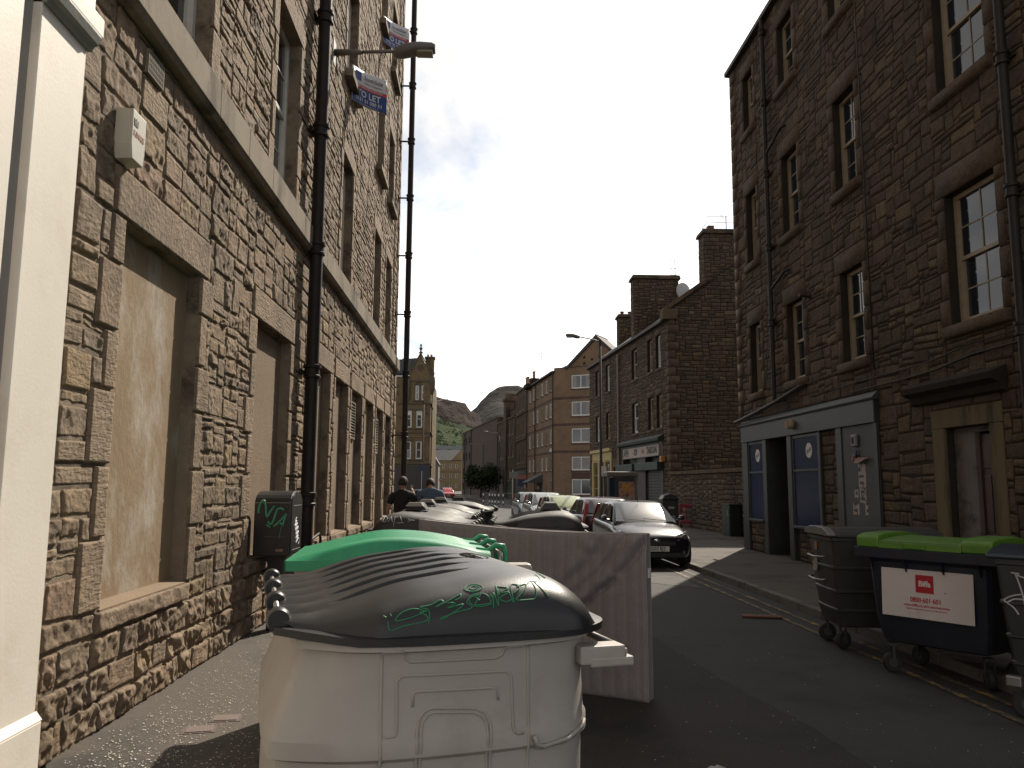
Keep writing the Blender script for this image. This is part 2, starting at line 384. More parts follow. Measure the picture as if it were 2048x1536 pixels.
def masonry(frame, st, mat, cell_near, cell_far, nbig=300, amp=1.0, part='stone', rest='rubble', soft=0.022):
    """the nbig stones that show largest become parts; the others one stuff part"""
    Mw = np.array(frame.p.matrix_basis @ frame.m)
    for s in st:
        c = np.array([(u, 0, z, 1) for u, z in s['c']]) @ Mw.T
        x, y, d = px_of(c[:, :3])
        ins = (d.min() > .3) and x.max() > 0 and x.min() < 2048 and y.max() > 0 and y.min() < 1536
        s['px'] = abs(sum(x[i]*y[(i+1) % 4]-x[(i+1) % 4]*y[i] for i in range(4)))/2 if ins else 0
    st = sorted(st, key=lambda s: -s['px'])
    big, small = st[:nbig], st[nbig:]
    for s, (v, f) in zip(big, stone_arrays(big, cell_near, amp, soft=soft)):
        nm = part if s['kind'] in ('rock',) else {'rybat': 'jamb_stone', 'lintel': 'lintel', 'sill': 'sill', 'quoin': 'corner_stone'}.get(s['kind'], part)
        place(bpy.data.objects.new(nm, mesh_with_attr(nm, v, f, s['tint'], s['tool'], mat)), frame)
    if small:
        vs = []; fs = []; ti = []; to = []; k = 0
        mid = [s for s in small if s['px'] > 60]; far = [s for s in small if s['px'] <= 60]
        for grp, cell in ((mid, cell_near*1.6), (far, cell_far)):
            for s, (v, f) in zip(grp, stone_arrays(grp, cell, amp, soft=soft)):
                vs.append(v); fs.append(np.array(f)+k); k += len(v); ti.append(np.full(len(v), s['tint'])); to.append(np.full(len(v), s['tool']))
        o = place(bpy.data.objects.new(rest, mesh_with_attr(rest, np.concatenate(vs), np.concatenate(fs), np.concatenate(ti), np.concatenate(to), mat)), frame)
        o['kind'] = 'stuff'
def wall_sheet(frame, u0, u1, z0, z1, holes, mat, depth=0.25, name='wall', back=0.6):
    """mortar plane with openings and reveals, closed at the back by a slab"""
    us = sorted(set([u0, u1]+[x for h in holes for x in h[:2] if u0 < x < u1])); zs = sorted(set([z0, z1]+[x for h in holes for x in h[2:4] if z0 < x < z1]))
    m = MB()
    def hole(u, z): return any(h[0] < u < h[1] and h[2] < z < h[3] for h in holes)
    for i in range(len(us)-1):
        for j in range(len(zs)-1):
            if not hole((us[i]+us[i+1])/2, (zs[j]+zs[j+1])/2):
                a, b, c, d = us[i], us[i+1], zs[j], zs[j+1]; m.add([(a, 0, c), (b, 0, c), (b, 0, d), (a, 0, d)], [(0, 1, 2, 3)])
    for h in holes:
        a, b, c, d = h[:4]; D = h[4] if len(h) > 4 else depth
        m.add([(a, 0, c), (a, D, c), (a, D, d), (a, 0, d)], [(0, 3, 2, 1)]); m.add([(b, 0, c), (b, D, c), (b, D, d), (b, 0, d)], [(0, 1, 2, 3)])
        m.add([(a, 0, d), (b, 0, d), (b, D, d), (a, D, d)], [(0, 3, 2, 1)]); m.add([(a, 0, c), (b, 0, c), (b, D, c), (a, D, c)], [(0, 1, 2, 3)])
    m.box(u0, back, z0, u1, back+.3, z1)
    return m.build(name, mat, frame)
PANES = {}
def window(frame, u0, u1, z0, z1, rec=0.2, fm=None, gm=None, bars=(2, 2), fw=0.07, name='window', sash=True, blind=None, cas=False, glabel=None):
    """sash window: outer frame, two sashes with bars, separate panes"""
    m = MB(); y = rec
    m.box(u0, y-.02, z0, u0+fw, y+.08, z1); m.box(u1-fw, y-.02, z0, u1, y+.08, z1)
    m.box(u0+fw, y-.02, z1-fw, u1-fw, y+.08, z1); m.box(u0+fw, y-.03, z0, u1-fw, y+.08, z0+fw*1.3)
    a, b, c, d = u0+fw, u1-fw, z0+fw*1.3, z1-fw; mid = (c+d)/2
    if cas:
        m.box((a+b)/2-.05, y-.015, c, (a+b)/2+.05, y+.06, d); cells = [(a, (a+b)/2-.05, c, d, y+.02), ((a+b)/2+.05, b, c, d, y+.02)]; nb = (1, 1)
    elif sash:
        m.box(a, y+.0, mid-.03, b, y+.07, mid+.03)
        for q, (zz0, zz1, yy) in enumerate(((c, mid-.03, y+.045), (mid+.03, d, y+.015))):
            m.box(a, yy-.01, zz0, a+.04, yy+.02, zz1); m.box(b-.04, yy-.01, zz0, b, yy+.02, zz1)
        cells = [(a+.04, b-.04, c, mid-.03, y+.05), (a+.04, b-.04, mid+.03, d, y+.02)]; nb = bars
    else:
        cells = [(a, b, c, d, y+.02)]; nb = bars
    panes = []
    for (p, q, r_, s_, yy) in cells:
        nx, nz = nb; t = .011
        for i in range(1, nx): x = p+(q-p)*i/nx; m.box(x-t, yy-.012, r_, x+t, yy+.01, s_)
        for j in range(1, nz): z = r_+(s_-r_)*j/nz; m.box(p, yy-.010, z-t, q, yy+.008, z+t)
        pw, ph = (q-p)/nx-(2*t if nx > 1 else 0), (s_-r_)/nz-(2*t if nz > 1 else 0)
        for i in range(nx):
            for j in range(nz): panes.append((p+(q-p)*(i+.5)/nx, yy, r_+(s_-r_)*(j+.5)/nz, pw, ph))
    w = m.build(name, fm, frame, bevel=0)
    for (x, yy, z, pw, ph) in panes:
        key = (round(pw, 3), round(ph, 3), gm.name)
        if key not in PANES:
            PANES[key] = MB().box(-pw/2-.004, 0, -ph/2-.004, pw/2+.004, .006, ph/2+.004).mesh('pane', gm)
        p = bpy.data.objects.new('pane', PANES[key]); COL.objects.link(p); p.parent = w; p.location = (x, yy, z)
        p.rotation_euler = (R(rnd.uniform(-.5, .5)), 0, R(rnd.uniform(-.6, .6)))
    if blind:
        bz = d-(d-c)*blind[0]
        bl = MB().box(a+.04, y+.0125, bz, b-.04, y+.0155, d).build('blind', blind[1], None); bl.parent = w
    return w
pbr('clay_pot', (.25, .13, .08), (.32, .2, .13), 5, .85); pbr('dark_red_brick', (.12, .05, .04), rough=.9); pbr('near_black_paint', (.012, .012, .012), rough=.5); pbr('dark_hole', (.01, .01, .01), rough=.9); pbr('mark_dark', (.01, .01, .012), rough=.5)
# ------------------------------------------------------------------ palette
m_asph = pbr('asphalt', (.018, .0175, .017), (.066, .062, .058), 60, .78, 1.0, 70, .4, c3=(.022, .022, .022), s3=.45, f3=(.52, .66), rough2=.95, bdist=.014)
m_asph2 = pbr('asphalt_fine', (.019, .0165, .014), (.045, .04, .034), 110, .88, .9, 120, .3, c3=(.021, .02, .018), s3=.9, bdist=.004)
m_patch = pbr('asphalt_patch', (.075, .07, .066), (.11, .1, .095), 3.0, .9, .6, 150, .3, c3=(.05, .048, .045), s3=3, bdist=.004)
m_pave = pbr('pavement_asphalt', (.06, .051, .043), (.12, .103, .086), 90, .88, .8, 230, .3, c3=(.04, .037, .034), s3=.7, f3=(.5, .66), bdist=.005)
m_kerb = pbr('kerb_stone', (.10, .09, .08), (.17, .155, .14), 5, .85, .5, 70, .3, c3=(.05, .045, .04), s3=2.5)
m_ground = pbr('ground', (.05, .05, .04), (.08, .075, .06), .05, .95)
m_yellow = pbr('worn_yellow_paint', (.32, .20, .045), (.20, .135, .045), 5, .8, .4, 150, c3=(.05, .047, .044), s3=5, f3=(.42, .5))
m_white_paint = pbr('worn_white_paint', (.5, .49, .46), (.3, .29, .27), 6, .8, c3=(.05, .05, .05), s3=6, f3=(.5, .6))
TAN = [(.34, .255, .15), (.225, .18, .13), (.39, .305, .19), (.27, .22, .165), (.45, .335, .17), (.21, .18, .15), (.37, .29, .195), (.33, .225, .155), (.26, .215, .15)]
TAN = [((r+.31)/2, (g+.24)/2*.965, (b+.16)/2) for r, g, b in TAN]
m_stoneL = stone_mat('tan_sandstone', TAN, dark=(.045, .036, .03), dark_amt=.55, bump=.95, gain=.80, s_soot=.7)
m_mortL = pbr('tan_mortar', (.29, .23, .165), (.22, .17, .125), 7, .95, .8, 60, .2, c3=(.09, .072, .056), s3=1.4, bdist=.02)
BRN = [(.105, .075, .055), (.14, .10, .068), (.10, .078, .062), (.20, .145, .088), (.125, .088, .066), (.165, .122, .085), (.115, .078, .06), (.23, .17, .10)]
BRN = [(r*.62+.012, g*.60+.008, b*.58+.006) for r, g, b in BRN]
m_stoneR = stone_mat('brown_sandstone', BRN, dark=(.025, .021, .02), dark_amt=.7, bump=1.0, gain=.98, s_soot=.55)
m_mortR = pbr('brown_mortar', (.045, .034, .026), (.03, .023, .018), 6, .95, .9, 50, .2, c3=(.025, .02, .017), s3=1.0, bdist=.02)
m_dressR = pbr('dressed_brown_stone', (.12, .085, .052), (.09, .064, .042), 3, .9, .5, 50, .2, c3=(.05, .04, .033), s3=1.3)
m_string = pbr('grey_dressed_stone', (.27, .225, .165), (.20, .17, .13), 4, .9, .5, 55, .2, c3=(.10, .085, .065), s3=1.2, stretch=(1, 1, .35))
m_render = pbr('stained_render', (.30, .22, .14), (.24, .175, .115), 1.3, .92, .4, 16, .2, c3=(.40, .36, .31), s3=1.5, f3=(.5, .66), stretch=(1, 1, .6), bdist=.02)
m_render2 = pbr('tan_render', (.245, .185, .13), (.195, .145, .10), 1.4, .92, .4, 30, .2, c3=(.15, .12, .09), s3=1.6, f3=(.55, .75), bdist=.02)
m_cream = pbr('cream_masonry_paint', (.74, .69, .61), (.70, .65, .57), 2.0, .55, .16, 45, .4, c3=(.66, .60, .51), s3=1.1, bdist=.008)
m_cream_grey = pbr('grey_recess_strip', (.33, .31, .29), (.28, .265, .25), 4, .6, .2, 40)
m_leaden = pbr('grey_green_moulding', (.26, .265, .23), (.2, .21, .18), 6, .5, .2, 40)
m_sash_w = pbr('white_sash_paint', (.62, .60, .56), (.5, .48, .44), 6, .5, .1, 60)
m_sash_c = pbr('cream_sash_paint', (.33, .265, .185), (.25, .195, .13), 6, .5, .15, 60)
m_pipe = pbr('black_iron_paint', (.020, .015, .013), (.03, .023, .019), 5, .55, .25, 40, .22, c3=(.05, .035, .028), s3=4, f3=(.6, .7))
m_glass = glass_mat('window_glass'); m_glassb = glass_mat('bluish_glass', (.02, .024, .03), .06)
m_blackp = pbr('black_plastic', (.02, .02, .021), (.03, .029, .029), 7, .42, .12, 120, .5, c3=(.055, .05, .046), s3=3.0, f3=(.58, .8), rough2=.5)
m_lid = pbr('dusty_black_plastic', (.014, .014, .015), (.022, .021, .021), 5, .36, .10, 150, .4, c3=(.06, .054, .048), s3=2.2, f3=(.56, .82), rough2=.42)
m_lid2 = pbr('sunworn_black_plastic', (.035, .031, .028), (.026, .024, .022), 5, .5, .1, 150, .35, c3=(.07, .062, .053), s3=2.2, f3=(.56, .8), rough2=.6)
m_binw = pbr('cream_plastic', (.35, .318, .287), (.305, .277, .248), 2.4, .5, .12, 55, .4, c3=(.24, .21, .175), s3=2.6, f3=(.55, .8), rough2=.6)
m_green = pbr('green_plastic', (.012, .20, .09), (.02, .26, .12), 6, .4, .08, 120, .5, c3=(.12, .36, .22), s3=3, f3=(.6, .8))
m_lime = pbr('lime_plastic', (.085, .19, .022), (.065, .155, .018), 6, .45, .08, 120, .5, c3=(.09, .2, .03), s3=4, f3=(.58, .75))
m_navy = pbr('navy_plastic', (.009, .011, .021), (.013, .015, .025), 6, .5, .12, 120, .5, c3=(.045, .043, .045), s3=3, f3=(.6, .8))
m_galv = pbr('galvanised_steel', (.30, .29, .27), (.22, .21, .2), 8, .4, .1, 90, .5, metal=.8)
m_dkmetal = pbr('dark_steel', (.05, .048, .045), (.035, .033, .031), 8, .5, .15, 90)
m_rubber = pbr('rubber', (.012, .012, .012), rough=.75)
m_slate = pbr('slate', (.045, .045, .048), (.07, .068, .068), 3, .7, .5, 25, .4, stretch=(1, 1, 3))

# ------------------------------------------------------------------ setting: sky is the world; ground, road, pavements
KR = [(-12, 4.75), (5, 4.75), (14, 4.75), (22, 4.72), (30, 4.4), (40, 3.8), (60, 3.1), (87, .9), (118, -2.6), (158, -8.6), (230, -24)]
def kx(y):
    for (a, xa), (b, xb) in zip(KR, KR[1:]):
        if a <= y <= b: return xa+(xb-xa)*(y-a)/(b-a)
    return KR[-1][1]
g = MB().box(-3000, -800, -1.0, 3000, 3200, -.02).build('ground', m_ground); tag(g, kind='structure')
ys = [-12+i*1.5 for i in range(22)]+[22+i*4 for i in range(53)]
m = MB()
for a, b in zip(ys, ys[1:]):
    la = -1.2 if a < 24 else -8.5; 
    m.add([(la, a, 0), (kx(a), a, 0), (kx(b), b, 0), (la, b, 0)], [(0, 1, 2, 3)])
m.add([(-30, 24.6, .0), (-8.5, 24.6, 0), (-8.5, 87, 0), (-30, 87, 0)], [(0, 1, 2, 3)])
tag(m.build('road', m_asph), kind='structure')
# finer resurfaced strip, lighter reinstatement patch by the kerb, small repairs: sheets 4 mm up
m = MB(); edge = [(2.05, -4), (2.05, 3.2), (2.2, 4.4), (2.6, 5.2), (2.55, 6.2), (2.35, 7.6), (2.2, 9.2), (2.0, 11.5), (1.95, 13.5)]
for i, ((x0, y0), (x1, y1)) in enumerate(zip(edge, edge[1:])):
    n = 6
    for k in range(n):
        f0, f1 = k/n, (k+1)/n; ja, jb = rnd.uniform(-.02, .02), rnd.uniform(-.02, .02)
        if k == 0: ja = 0 if i == 0 else jl
        m.add([(-1.19, y0+(y1-y0)*f0, .004), (x0+(x1-x0)*f0+ja, y0+(y1-y0)*f0, .004), (x0+(x1-x0)*f1+jb, y0+(y1-y0)*f1, .004), (-1.19, y0+(y1-y0)*f1, .004)], [(0, 1, 2, 3)]); jl = jb; 
        ja = jb
tag(m.build('asphalt_strip', m_asph2), kind='structure')
m = MB().add([(2.9, 15.7, .004), (4.05, 14.4, .004), (4.1, 16.3, .004), (3.1, 17.3, .004)], [(0, 1, 2, 3)])
tag(m.build('road_patch', [m_patch]), kind='structure')
m_tar = pbr('tar_seam', (.016, .016, .016), (.026, .026, .026), 9, .95, .2, 80, .05)
def seam(pts, w, nm='tar_seam'):
    m = MB(); P = []
    for (a, b), (c, d) in zip(pts, pts[1:]):
        n = max(2, int(math.hypot(c-a, d-b)/.12)); P += [(a+(c-a)*k/n+rnd.uniform(-.012, .012), b+(d-b)*k/n) for k in range(n)]
    L_ = []
    for i, (x, y) in enumerate(P):
        q0, q1 = P[max(i-1, 0)], P[min(i+1, len(P)-1)]; dx, dy = q1[0]-q0[0], q1[1]-q0[1]; l = math.hypot(dx, dy) or 1; ww = w*rnd.uniform(.5, 1.4)
        L_.append(((x-dy/l*ww, y+dx/l*ww, .009), (x+dy/l*ww, y-dx/l*ww, .009)))
    for a, b in zip(L_, L_[1:]): m.add([a[0], a[1], b[1], b[0]], [(0, 1, 2, 3)])
    return tag(m.build(nm, m_tar), kind='structure')
# double yellow lines
for off, nm in ((.22, 0), (.47, 1)):
    m = MB(); yy = 3.0
    while yy < 34:
        b = yy+.5; m.add([(kx(yy)-off-.075+rnd.uniform(-.006, .006), yy, .008), (kx(yy)-off, yy, .008), (kx(b)-off, b, .008), (kx(b)-off-.075, b, .008)], [(0, 1, 2, 3)]); yy = b
    tag(m.build('yellow_line', m_yellow), kind='structure')
m = MB()
for a, b in ((44, 60), (60, 84)):
    m.add([(kx(a)-.3, a, .008), (kx(a)-.2, a, .008), (kx(b)-.2, b, .008), (kx(b)-.3, b, .008)], [(0, 1, 2, 3)])
m.add([(3.35, 4.05, .008), (4.1, 4.5, .008), (4.05, 4.62, .008), (3.1, 4.35, .008)], [(0, 1, 2, 3)])
m.add([(3.2, 4.6, .008), (3.36, 4.62, .008), (3.3, 4.72, .008)], [(0, 1, 2)])
tag(m.build('white_line', m_white_paint), kind='structure')
# pavements with separate kerbstones
pr = MB()
for a, b in zip(ys, ys[1:]): pr.add([(kx(a)+.14, a, .105), (26, a, .105), (26, b, .105), (kx(b)+.14, b, .105)], [(0, 1, 2, 3)])
pavR = pr.build('pavement', m_pave); tag(pavR, kind='structure')
pl = MB().box(-3.2, -12, -.05, -1.34, 24.4, .105)
pavL = pl.build('pavement', m_pave); tag(pavL, kind='structure')
tag(MB().box(-40, 86.5, -.05, -8.9, 140, .11).build('pavement', m_pave), kind='structure')
y = 2.0; k = 0
kerb_me = {}
while y < 60:
    ln = .9 if y < 34 else 2.2
    x0, x1 = kx(y), kx(y+ln-.012)
    dz = rnd.uniform(-.006, .006); o = MB()
    o.add([(x0, y, -.05), (x0+.15, y, -.05), (x1+.15, y+ln-.012, -.05), (x1, y+ln-.012, -.05), (x0+.012, y, .112+dz), (x0+.15, y, .112+dz), (x1+.15, y+ln-.012, .112+dz), (x1+.012, y+ln-.012, .112+dz)],
          [(0, 3, 2, 1), (4, 5, 6, 7), (0, 1, 5, 4), (1, 2, 6, 5), (2, 3, 7, 6), (3, 0, 4, 7)])
    o.build('kerbstone', m_kerb, pavR, bevel=.012); y += ln
y = 2.0
while y < 23.5:
    dz = rnd.uniform(-.006, .006); MB().box(-1.34, y, -.05, -1.2, y+.888, .112+dz).build('kerbstone', m_kerb, pavL, bevel=.012); y += .9
m = MB()
for a, b in zip([60+i*6 for i in range(24)], [66+i*6 for i in range(24)]):
    m.add([(kx(a), a, 0), (kx(b), b, 0), (kx(b), b, .112), (kx(a), a, .112)], [(0, 3, 2, 1)]); m.add([(kx(a), a, .112), (kx(b), b, .112), (kx(b)+.15, b, .112), (kx(a)+.15, a, .112)], [(0, 3, 2, 1)])
m.build('kerb', m_kerb, pavR)
# white petals on the left pavement
m_petal = pbr('petal', (.55, .52, .45), rough=.8)
m = MB(); rp = random.Random(3)
for i in range(3300):
    y = 3.2+abs(rp.gauss(0, 1))*2.9; x = rp.uniform(-2.5, -.55 if rp.random() < .1 else -1.36)
    if x > -1.36 and x < -1.18: continue
    z = .110 if x < -1.3 else .009
    if rp.random() < .35: x = x*.5-1.15
    if x > -1.2: z = .009
    elif x > -1.36: z = .122
    s = rp.uniform(.0022, .0062); a = rp.uniform(0, 6.28); s2 = s*rp.uniform(.4, 1)
    c, d = math.cos(a), math.sin(a)
    m.add([(x-c*s+d*s2, y-d*s-c*s2, z), (x+c*s+d*s2, y+d*s-c*s2, z+rp.uniform(0, .004)), (x+c*s-d*s2, y+d*s+c*s2, z), (x-c*s-d*s2, y-d*s+c*s2, z+.003)], [(0, 1, 2, 3)])
tag(m.build('petals', m_petal), 'tiny white petals scattered over the left pavement', 'petals', kind='stuff')
m = MB()
for i in range(420):
    x, y = rp.uniform(1.0, 4.7), 3.5+abs(rp.gauss(0, 1))*5; s = rp.uniform(.003, .008); a = rp.uniform(0, 6.28); c, d = math.cos(a)*s, math.sin(a)*s
    m.add([(x-c, y-d, .009), (x+d, y-c, .012), (x+c, y+d, .010), (x-d, y+c, .009)], [(0, 1, 2, 3)])
tag(m.build('grit', pbr('grit', (.3, .29, .27), rough=.8)), 'pale grit and crumbs scattered over the road', 'grit', kind='stuff')

# ------------------------------------------------------------------ left tenement
LY0 = 3.6
tenL = thing('stone_tenement', 'sunlit tan sandstone tenement along the left pavement with tall blocked ground floor openings', 'building', (-2.62+.004*LY0, LY0, 0), R(90-.23))
FL = Frame(tenL)
u = lambda y: y-LY0
GF = [(5.77, 7.37), (9.25, 10.89), (12.28, 13.82), (14.33, 15.68), (16.15, 17.58), (18.05, 19.42), (20.0, 21.4), (21.87, 23.22)]
holesL = []; dressL = []
def jambs(out, a, b, c, d, w1=.2, w2=.34, hh=.42, rg=random.Random(5), lint=.36, lov=.2):
    z = c; t = rg.random() < .5; lst = []
    while z < d-.05:
        h = min(hh*rg.uniform(.85, 1.2), d-z)
        if d-z-h < .2: h = d-z
        w = w1 if t else w2; lst.append((z, z+h, w)); z += h; t = not t
    for z, z1, w in lst:
        out.append((a-w, a, z, z1, 'rybat')); out.append((b, b+(w1+w2-w), z, z1, 'rybat'))
    if lint: out.append((a-lov, b+lov, d, d+lint, 'lintel'))
for k, (a, b) in enumerate(GF):
    z0 = .93 if k != 6 else .1
    holesL.append((u(a), u(b), z0, 3.71, .24))
    jw = [.2, .34] if k < 2 else [.14, .24]
    if k == 6: jw = [.15, .22]
    gapn = .1 if k in (3, 4, 5, 6) else .2
    jambs(dressL, u(a), u(b), z0, 3.71, jw[0], min(jw[1], .23 if k > 1 else .34), .45, random.Random(20+k), .36, gapn)
    if k != 6: dressL.append((u(a)-.06, u(b)+.06, .77, .93, 'sillx'))
FF = [(6.15, 7.27), (9.6, 10.8), (14.38, 15.55), (18.85, 20.08), (21.2, 22.48)]
for a, b in FF:
    for z0, z1 in ((5.69, 7.98), (9.58, 11.66), (13.38, 15.46)):
        if (z0 > 9) and a == 14.38: aa, bb = 14.38, 15.55
        holesL.append((u(a), u(b), z0, z1, .24)); jambs(dressL, u(a), u(b), z0, z1, .16, .26, .4, random.Random(int(a*10+z0)), .32, .18)
u_end = u(24.35)
for z in np.arange(5.7, 17.4, .44):
    w = .42 if int(round((z-5.7)/.44)) % 2 else .26; dressL.append((u_end-w, u_end, z, z+.44, 'quoin'))
for z in np.arange(.1, 4.9, .42):
    w = .42 if int(round((z-.1)/.42)) % 2 else .26; dressL.append((u_end-w, u_end, z, z+.42, 'quoin'))
wall_sheet(FL, 0, u_end, 0, 18.4, holesL, m_mortL, .24, back=.3)
band = [(0, u_end, 5.2, 5.71)]
st = rubble_layout(0, u_end, .1, .77, [h for h in holesL if h[2] < .5], [d for d in dressL if d[2] < .7 and d[3] < .77 and d[4] != 'sillx'], step=(.15, .21), wc=(1, 2, 2, 3, 3), hc=(1,), seed=3, warp=.02, gap=.011)
st += rubble_layout(0, u_end, .77, 5.2, [h for h in holesL if h[2] < 5]+[(u(a)-.06, u(b)+.06, .77, .93) for a, b in GF if a != 20.0], [(*d[:2], max(d[2], .77), *d[3:]) for d in dressL if d[2] < 4.9 and d[3] > .8 and d[4] != 'sillx'], step=(.125, .115), wc=(2, 3, 3, 4, 4), hc=(1, 2, 2, 2, 3), seed=4, warp=.026, gap=.009)
st += rubble_layout(0, u_end, 5.71, 18.4, [h for h in holesL if h[2] > 5], [d for d in dressL if d[2] > 5.6], step=(.13, .1), wc=(2, 3, 3, 4, 5), hc=(1, 2, 2), seed=8, warp=.03)
for s in st:
    if s['kind'] == 'rock' and max(z for _, z in s['c']) < .85 and not s['tool']: s['r'] = min(1.9, s['r']*1.3+.6); s['b'] += .012
st += [dict(c=[(d[0], d[2]), (d[1], d[2]), (d[1], d[3]), (d[0], d[3])], kind='sill', g=.003, b=.05, r=.9, tint=.74, tool=0) for d in dressL if d[4] == 'sillx']
masonry(FL, st, m_stoneL, .0155, .085, 300, 1.0)
# sloping sill tops and rendered infill of the blocked openings
for k, (a, b) in enumerate(GF):
    z0 = .93 if k != 6 else .1
    MB().box(u(a)-.0, .112, z0, u(b)+.0, .29, 3.72).build('infill', m_render if k == 0 else m_render2, FL)
    if k != 6: MB().prism([(-.02, z0-.03), (.13, z0-.03), (.13, z0+.035), (-.02, z0+.004)], u(a)+.003, u(b)-.003, 'x').build('sill_slope', m_render2, FL)
for a, z0, z1, nn in ((16.25, 2.75, 3.55, 11), (20.1, 2.6, 3.5, 11)):
    f = MB(); uu = u(a); f.box(uu, .07, z0, uu+1.05, .11, z0+.05); f.box(uu, .07, z1-.05, uu+1.05, .11, z1); f.box(uu, .07, z0+.05, uu+.05, .11, z1-.05); f.box(uu+1.0, .07, z0+.05, uu+1.05, .11, z1-.05)
    lv = f.build('louvre_vent', m_string, FL)
    for i in range(nn):
        zz = z0+.07+(z1-z0-.14)*(i+.5)/nn
        s_ = MB().prism([(.066, zz-.018), (.101, zz+.02), (.105, zz+.012), (.07, zz-.026)], uu+.05, uu+1.0, 'x').build('slat', m_string, None, fix=True); s_.parent = lv; s_.matrix_local = Matrix()
# string course in long blocks
yb = 0.0; rs = random.Random(2)
while yb < u_end-.05:
    ln = rs.uniform(.9, 1.9); e = min(yb+ln, u_end+.06)
    if u_end-e < .5: e = u_end+.06
    MB().prism([(-.115, 5.235), (-.13, 5.25), (-.13, 5.56), (-.03, 5.70), (.02, 5.70), (.02, 5.2), (-.09, 5.2)], yb+.003, e-.003, 'x').build('course_block', m_string, FL, bevel=.006, fix=True)
    yb = e
# upper windows
for a, b in FF:
    for z0, z1 in ((5.72, 7.98), (9.60, 11.66), (13.40, 15.46)):
        window(FL, u(a)+.004, u(b)-.004, z0, z1-.004, .16, m_sash_w, m_glass, (2, 2) if a < 12 else (1, 1), .07)
        if z0 > 9: MB().prism([(-.16, z0-.18), (-.16, z0-.04), (.15, z0+.0), (.15, z0-.18)], u(a)-.09, u(b)+.09, 'x').build('sill', m_string, FL, bevel=.008, fix=True)
# drainpipes
def drainpipe(fr, uu, z0, z1, r=.085, out=.15, step=1.83, mat=m_pipe, foot=None, z_off=0):
    p = MB().tube([(uu, -out, z0), (uu, -out, z1)], r, 14).build('drainpipe', mat, fr, smooth=40)
    z = z1-.4-z_off
    while z > z0+.3:
        c = MB().lathe([(r+.004, -.09), (r+.03, -.08), (r+.03, -.05), (r+.016, -.04), (r+.016, .05), (r+.035, .06), (r+.035, .1), (r+.004, .11)], 14, (uu, -out, z)); c.box(uu-.16, -.05, z-.02, uu+.16, -.005, z+.03); c.box(uu-.02, -out, z-.02, uu+.02, -.01, z+.02)
        o = c.build('collar', mat, None, smooth=35); o.parent = p; o.matrix_local = Matrix(); z -= step
    return p
drainpipe(FL, u(11.6), .1, 18.3, .095, .17, 1.83, z_off=-.15)
drainpipe(FL, u_end-.45, .1, 18.3, .085, .37, 1.83)
MB().box(u(5.9), -.045, 4.93, u(6.2), -.0, 5.12).build('air_brick', m_string, FL)
ab = last(tenL)
m = MB()
for i in range(9):
    for j in range(4): m.box(u(5.915)+i*.031, -.047, 4.945+j*.043, u(5.915)+i*.031+.021, -.0455, 4.945+j*.043+.03)
o = m.build('grille_holes', pbr('dark_hole', (.01, .009, .008), rough=.9)); o.parent = ab; o.matrix_local = Matrix(); o['kind'] = 'stuff'
# body of the building behind the wall
MB().box(.02, .92, 0, u_end-.02, 12, 18.4).build('back_wall', m_mortL, FL)
MB().box(u_end-.05, .001, 0, u_end, 12, 18.4).build('end_wall', m_mortL, FL)

# cream shopfront at the very left
shopL = thing('painted_shopfront', 'cream painted pilaster and wall of the shop at the left edge of the street', 'shopfront', (-2.42, 4.72, 0), R(90))
FP = Frame(shopL)   # x -> +Y, -y -> +X ; x=0 is the end of the pilaster
MB().box(-.50, 0, .1, 0, .45, 4.46).build('pilaster', m_cream, FP, bevel=.006)
MB().box(-.66, .05, .1, -.50, .4, 7).build('recess_strip', m_cream_grey, FP)  # set-back groove beside the pilaster, in a darker grey
MB().box(-6, -.0, .1, -.66, .45, 4.6).build('wall', m_cream, FP, bevel=.006)
MB().box(-.50, -.035, .1, .012, 0.44, .5).build('plinth', m_cream, FP, bevel=.012)
MB().prism([(-.035, .5), (0, .545), (0, .5)], -.5, .012, 'x').build('plinth_cap', m_cream, FP, fix=True)
MB().box(-6, -.035, .1, -.66, .2, .5).build('plinth', m_cream, FP, bevel=.012)
MB().prism([(0, 4.43), (-.02, 4.43), (-.035, 4.46), (-.06, 4.475), (-.075, 4.52), (-.075, 4.535), (.2, 4.535), (.2, 4.43)], -.5, .02, 'x').build('moulding', m_leaden, FP, fix=True)
MB().box(-.5, -.07, 4.535, .06, .45, 4.66).build('cornice', m_cream, FP, bevel=.01)
MB().box(-.5, -.035, 4.66, -.0, .45, 9).build('upper_pilaster', m_cream, FP, bevel=.006)
MB().box(-6, -.0, 4.6, -.66, .45, 9).build('upper_wall', m_cream, FP)
MB().box(-6, .45, .1, -.02, 6, 9).build('back_wall', m_cream, FP)

# utility covers on the left pavement
def cover(x, y, rz, label):
    t = thing('service_cover', label, 'cover', (x, y, .105), rz, 'service covers in the left pavement')
    MB().box(-.11, -.09, 0, .11, .09, .004).build('frame', pbr('rusty_iron', (.10, .07, .06), (.07, .05, .045), 20, .7, .4, 90), t)
    MB().box(-.09, -.07, .004, .09, .07, .009).build('lid', pbr('red_brown_iron', (.13, .085, .07), (.16, .12, .1), 30, .7, .9, 120), t, bevel=.003)
cover(-1.9, 5.9, R(10), 'small square service cover in the pavement nearer the camera')
cover(-1.8, 6.17, R(6), 'small service cover in the pavement just beyond the nearer one')
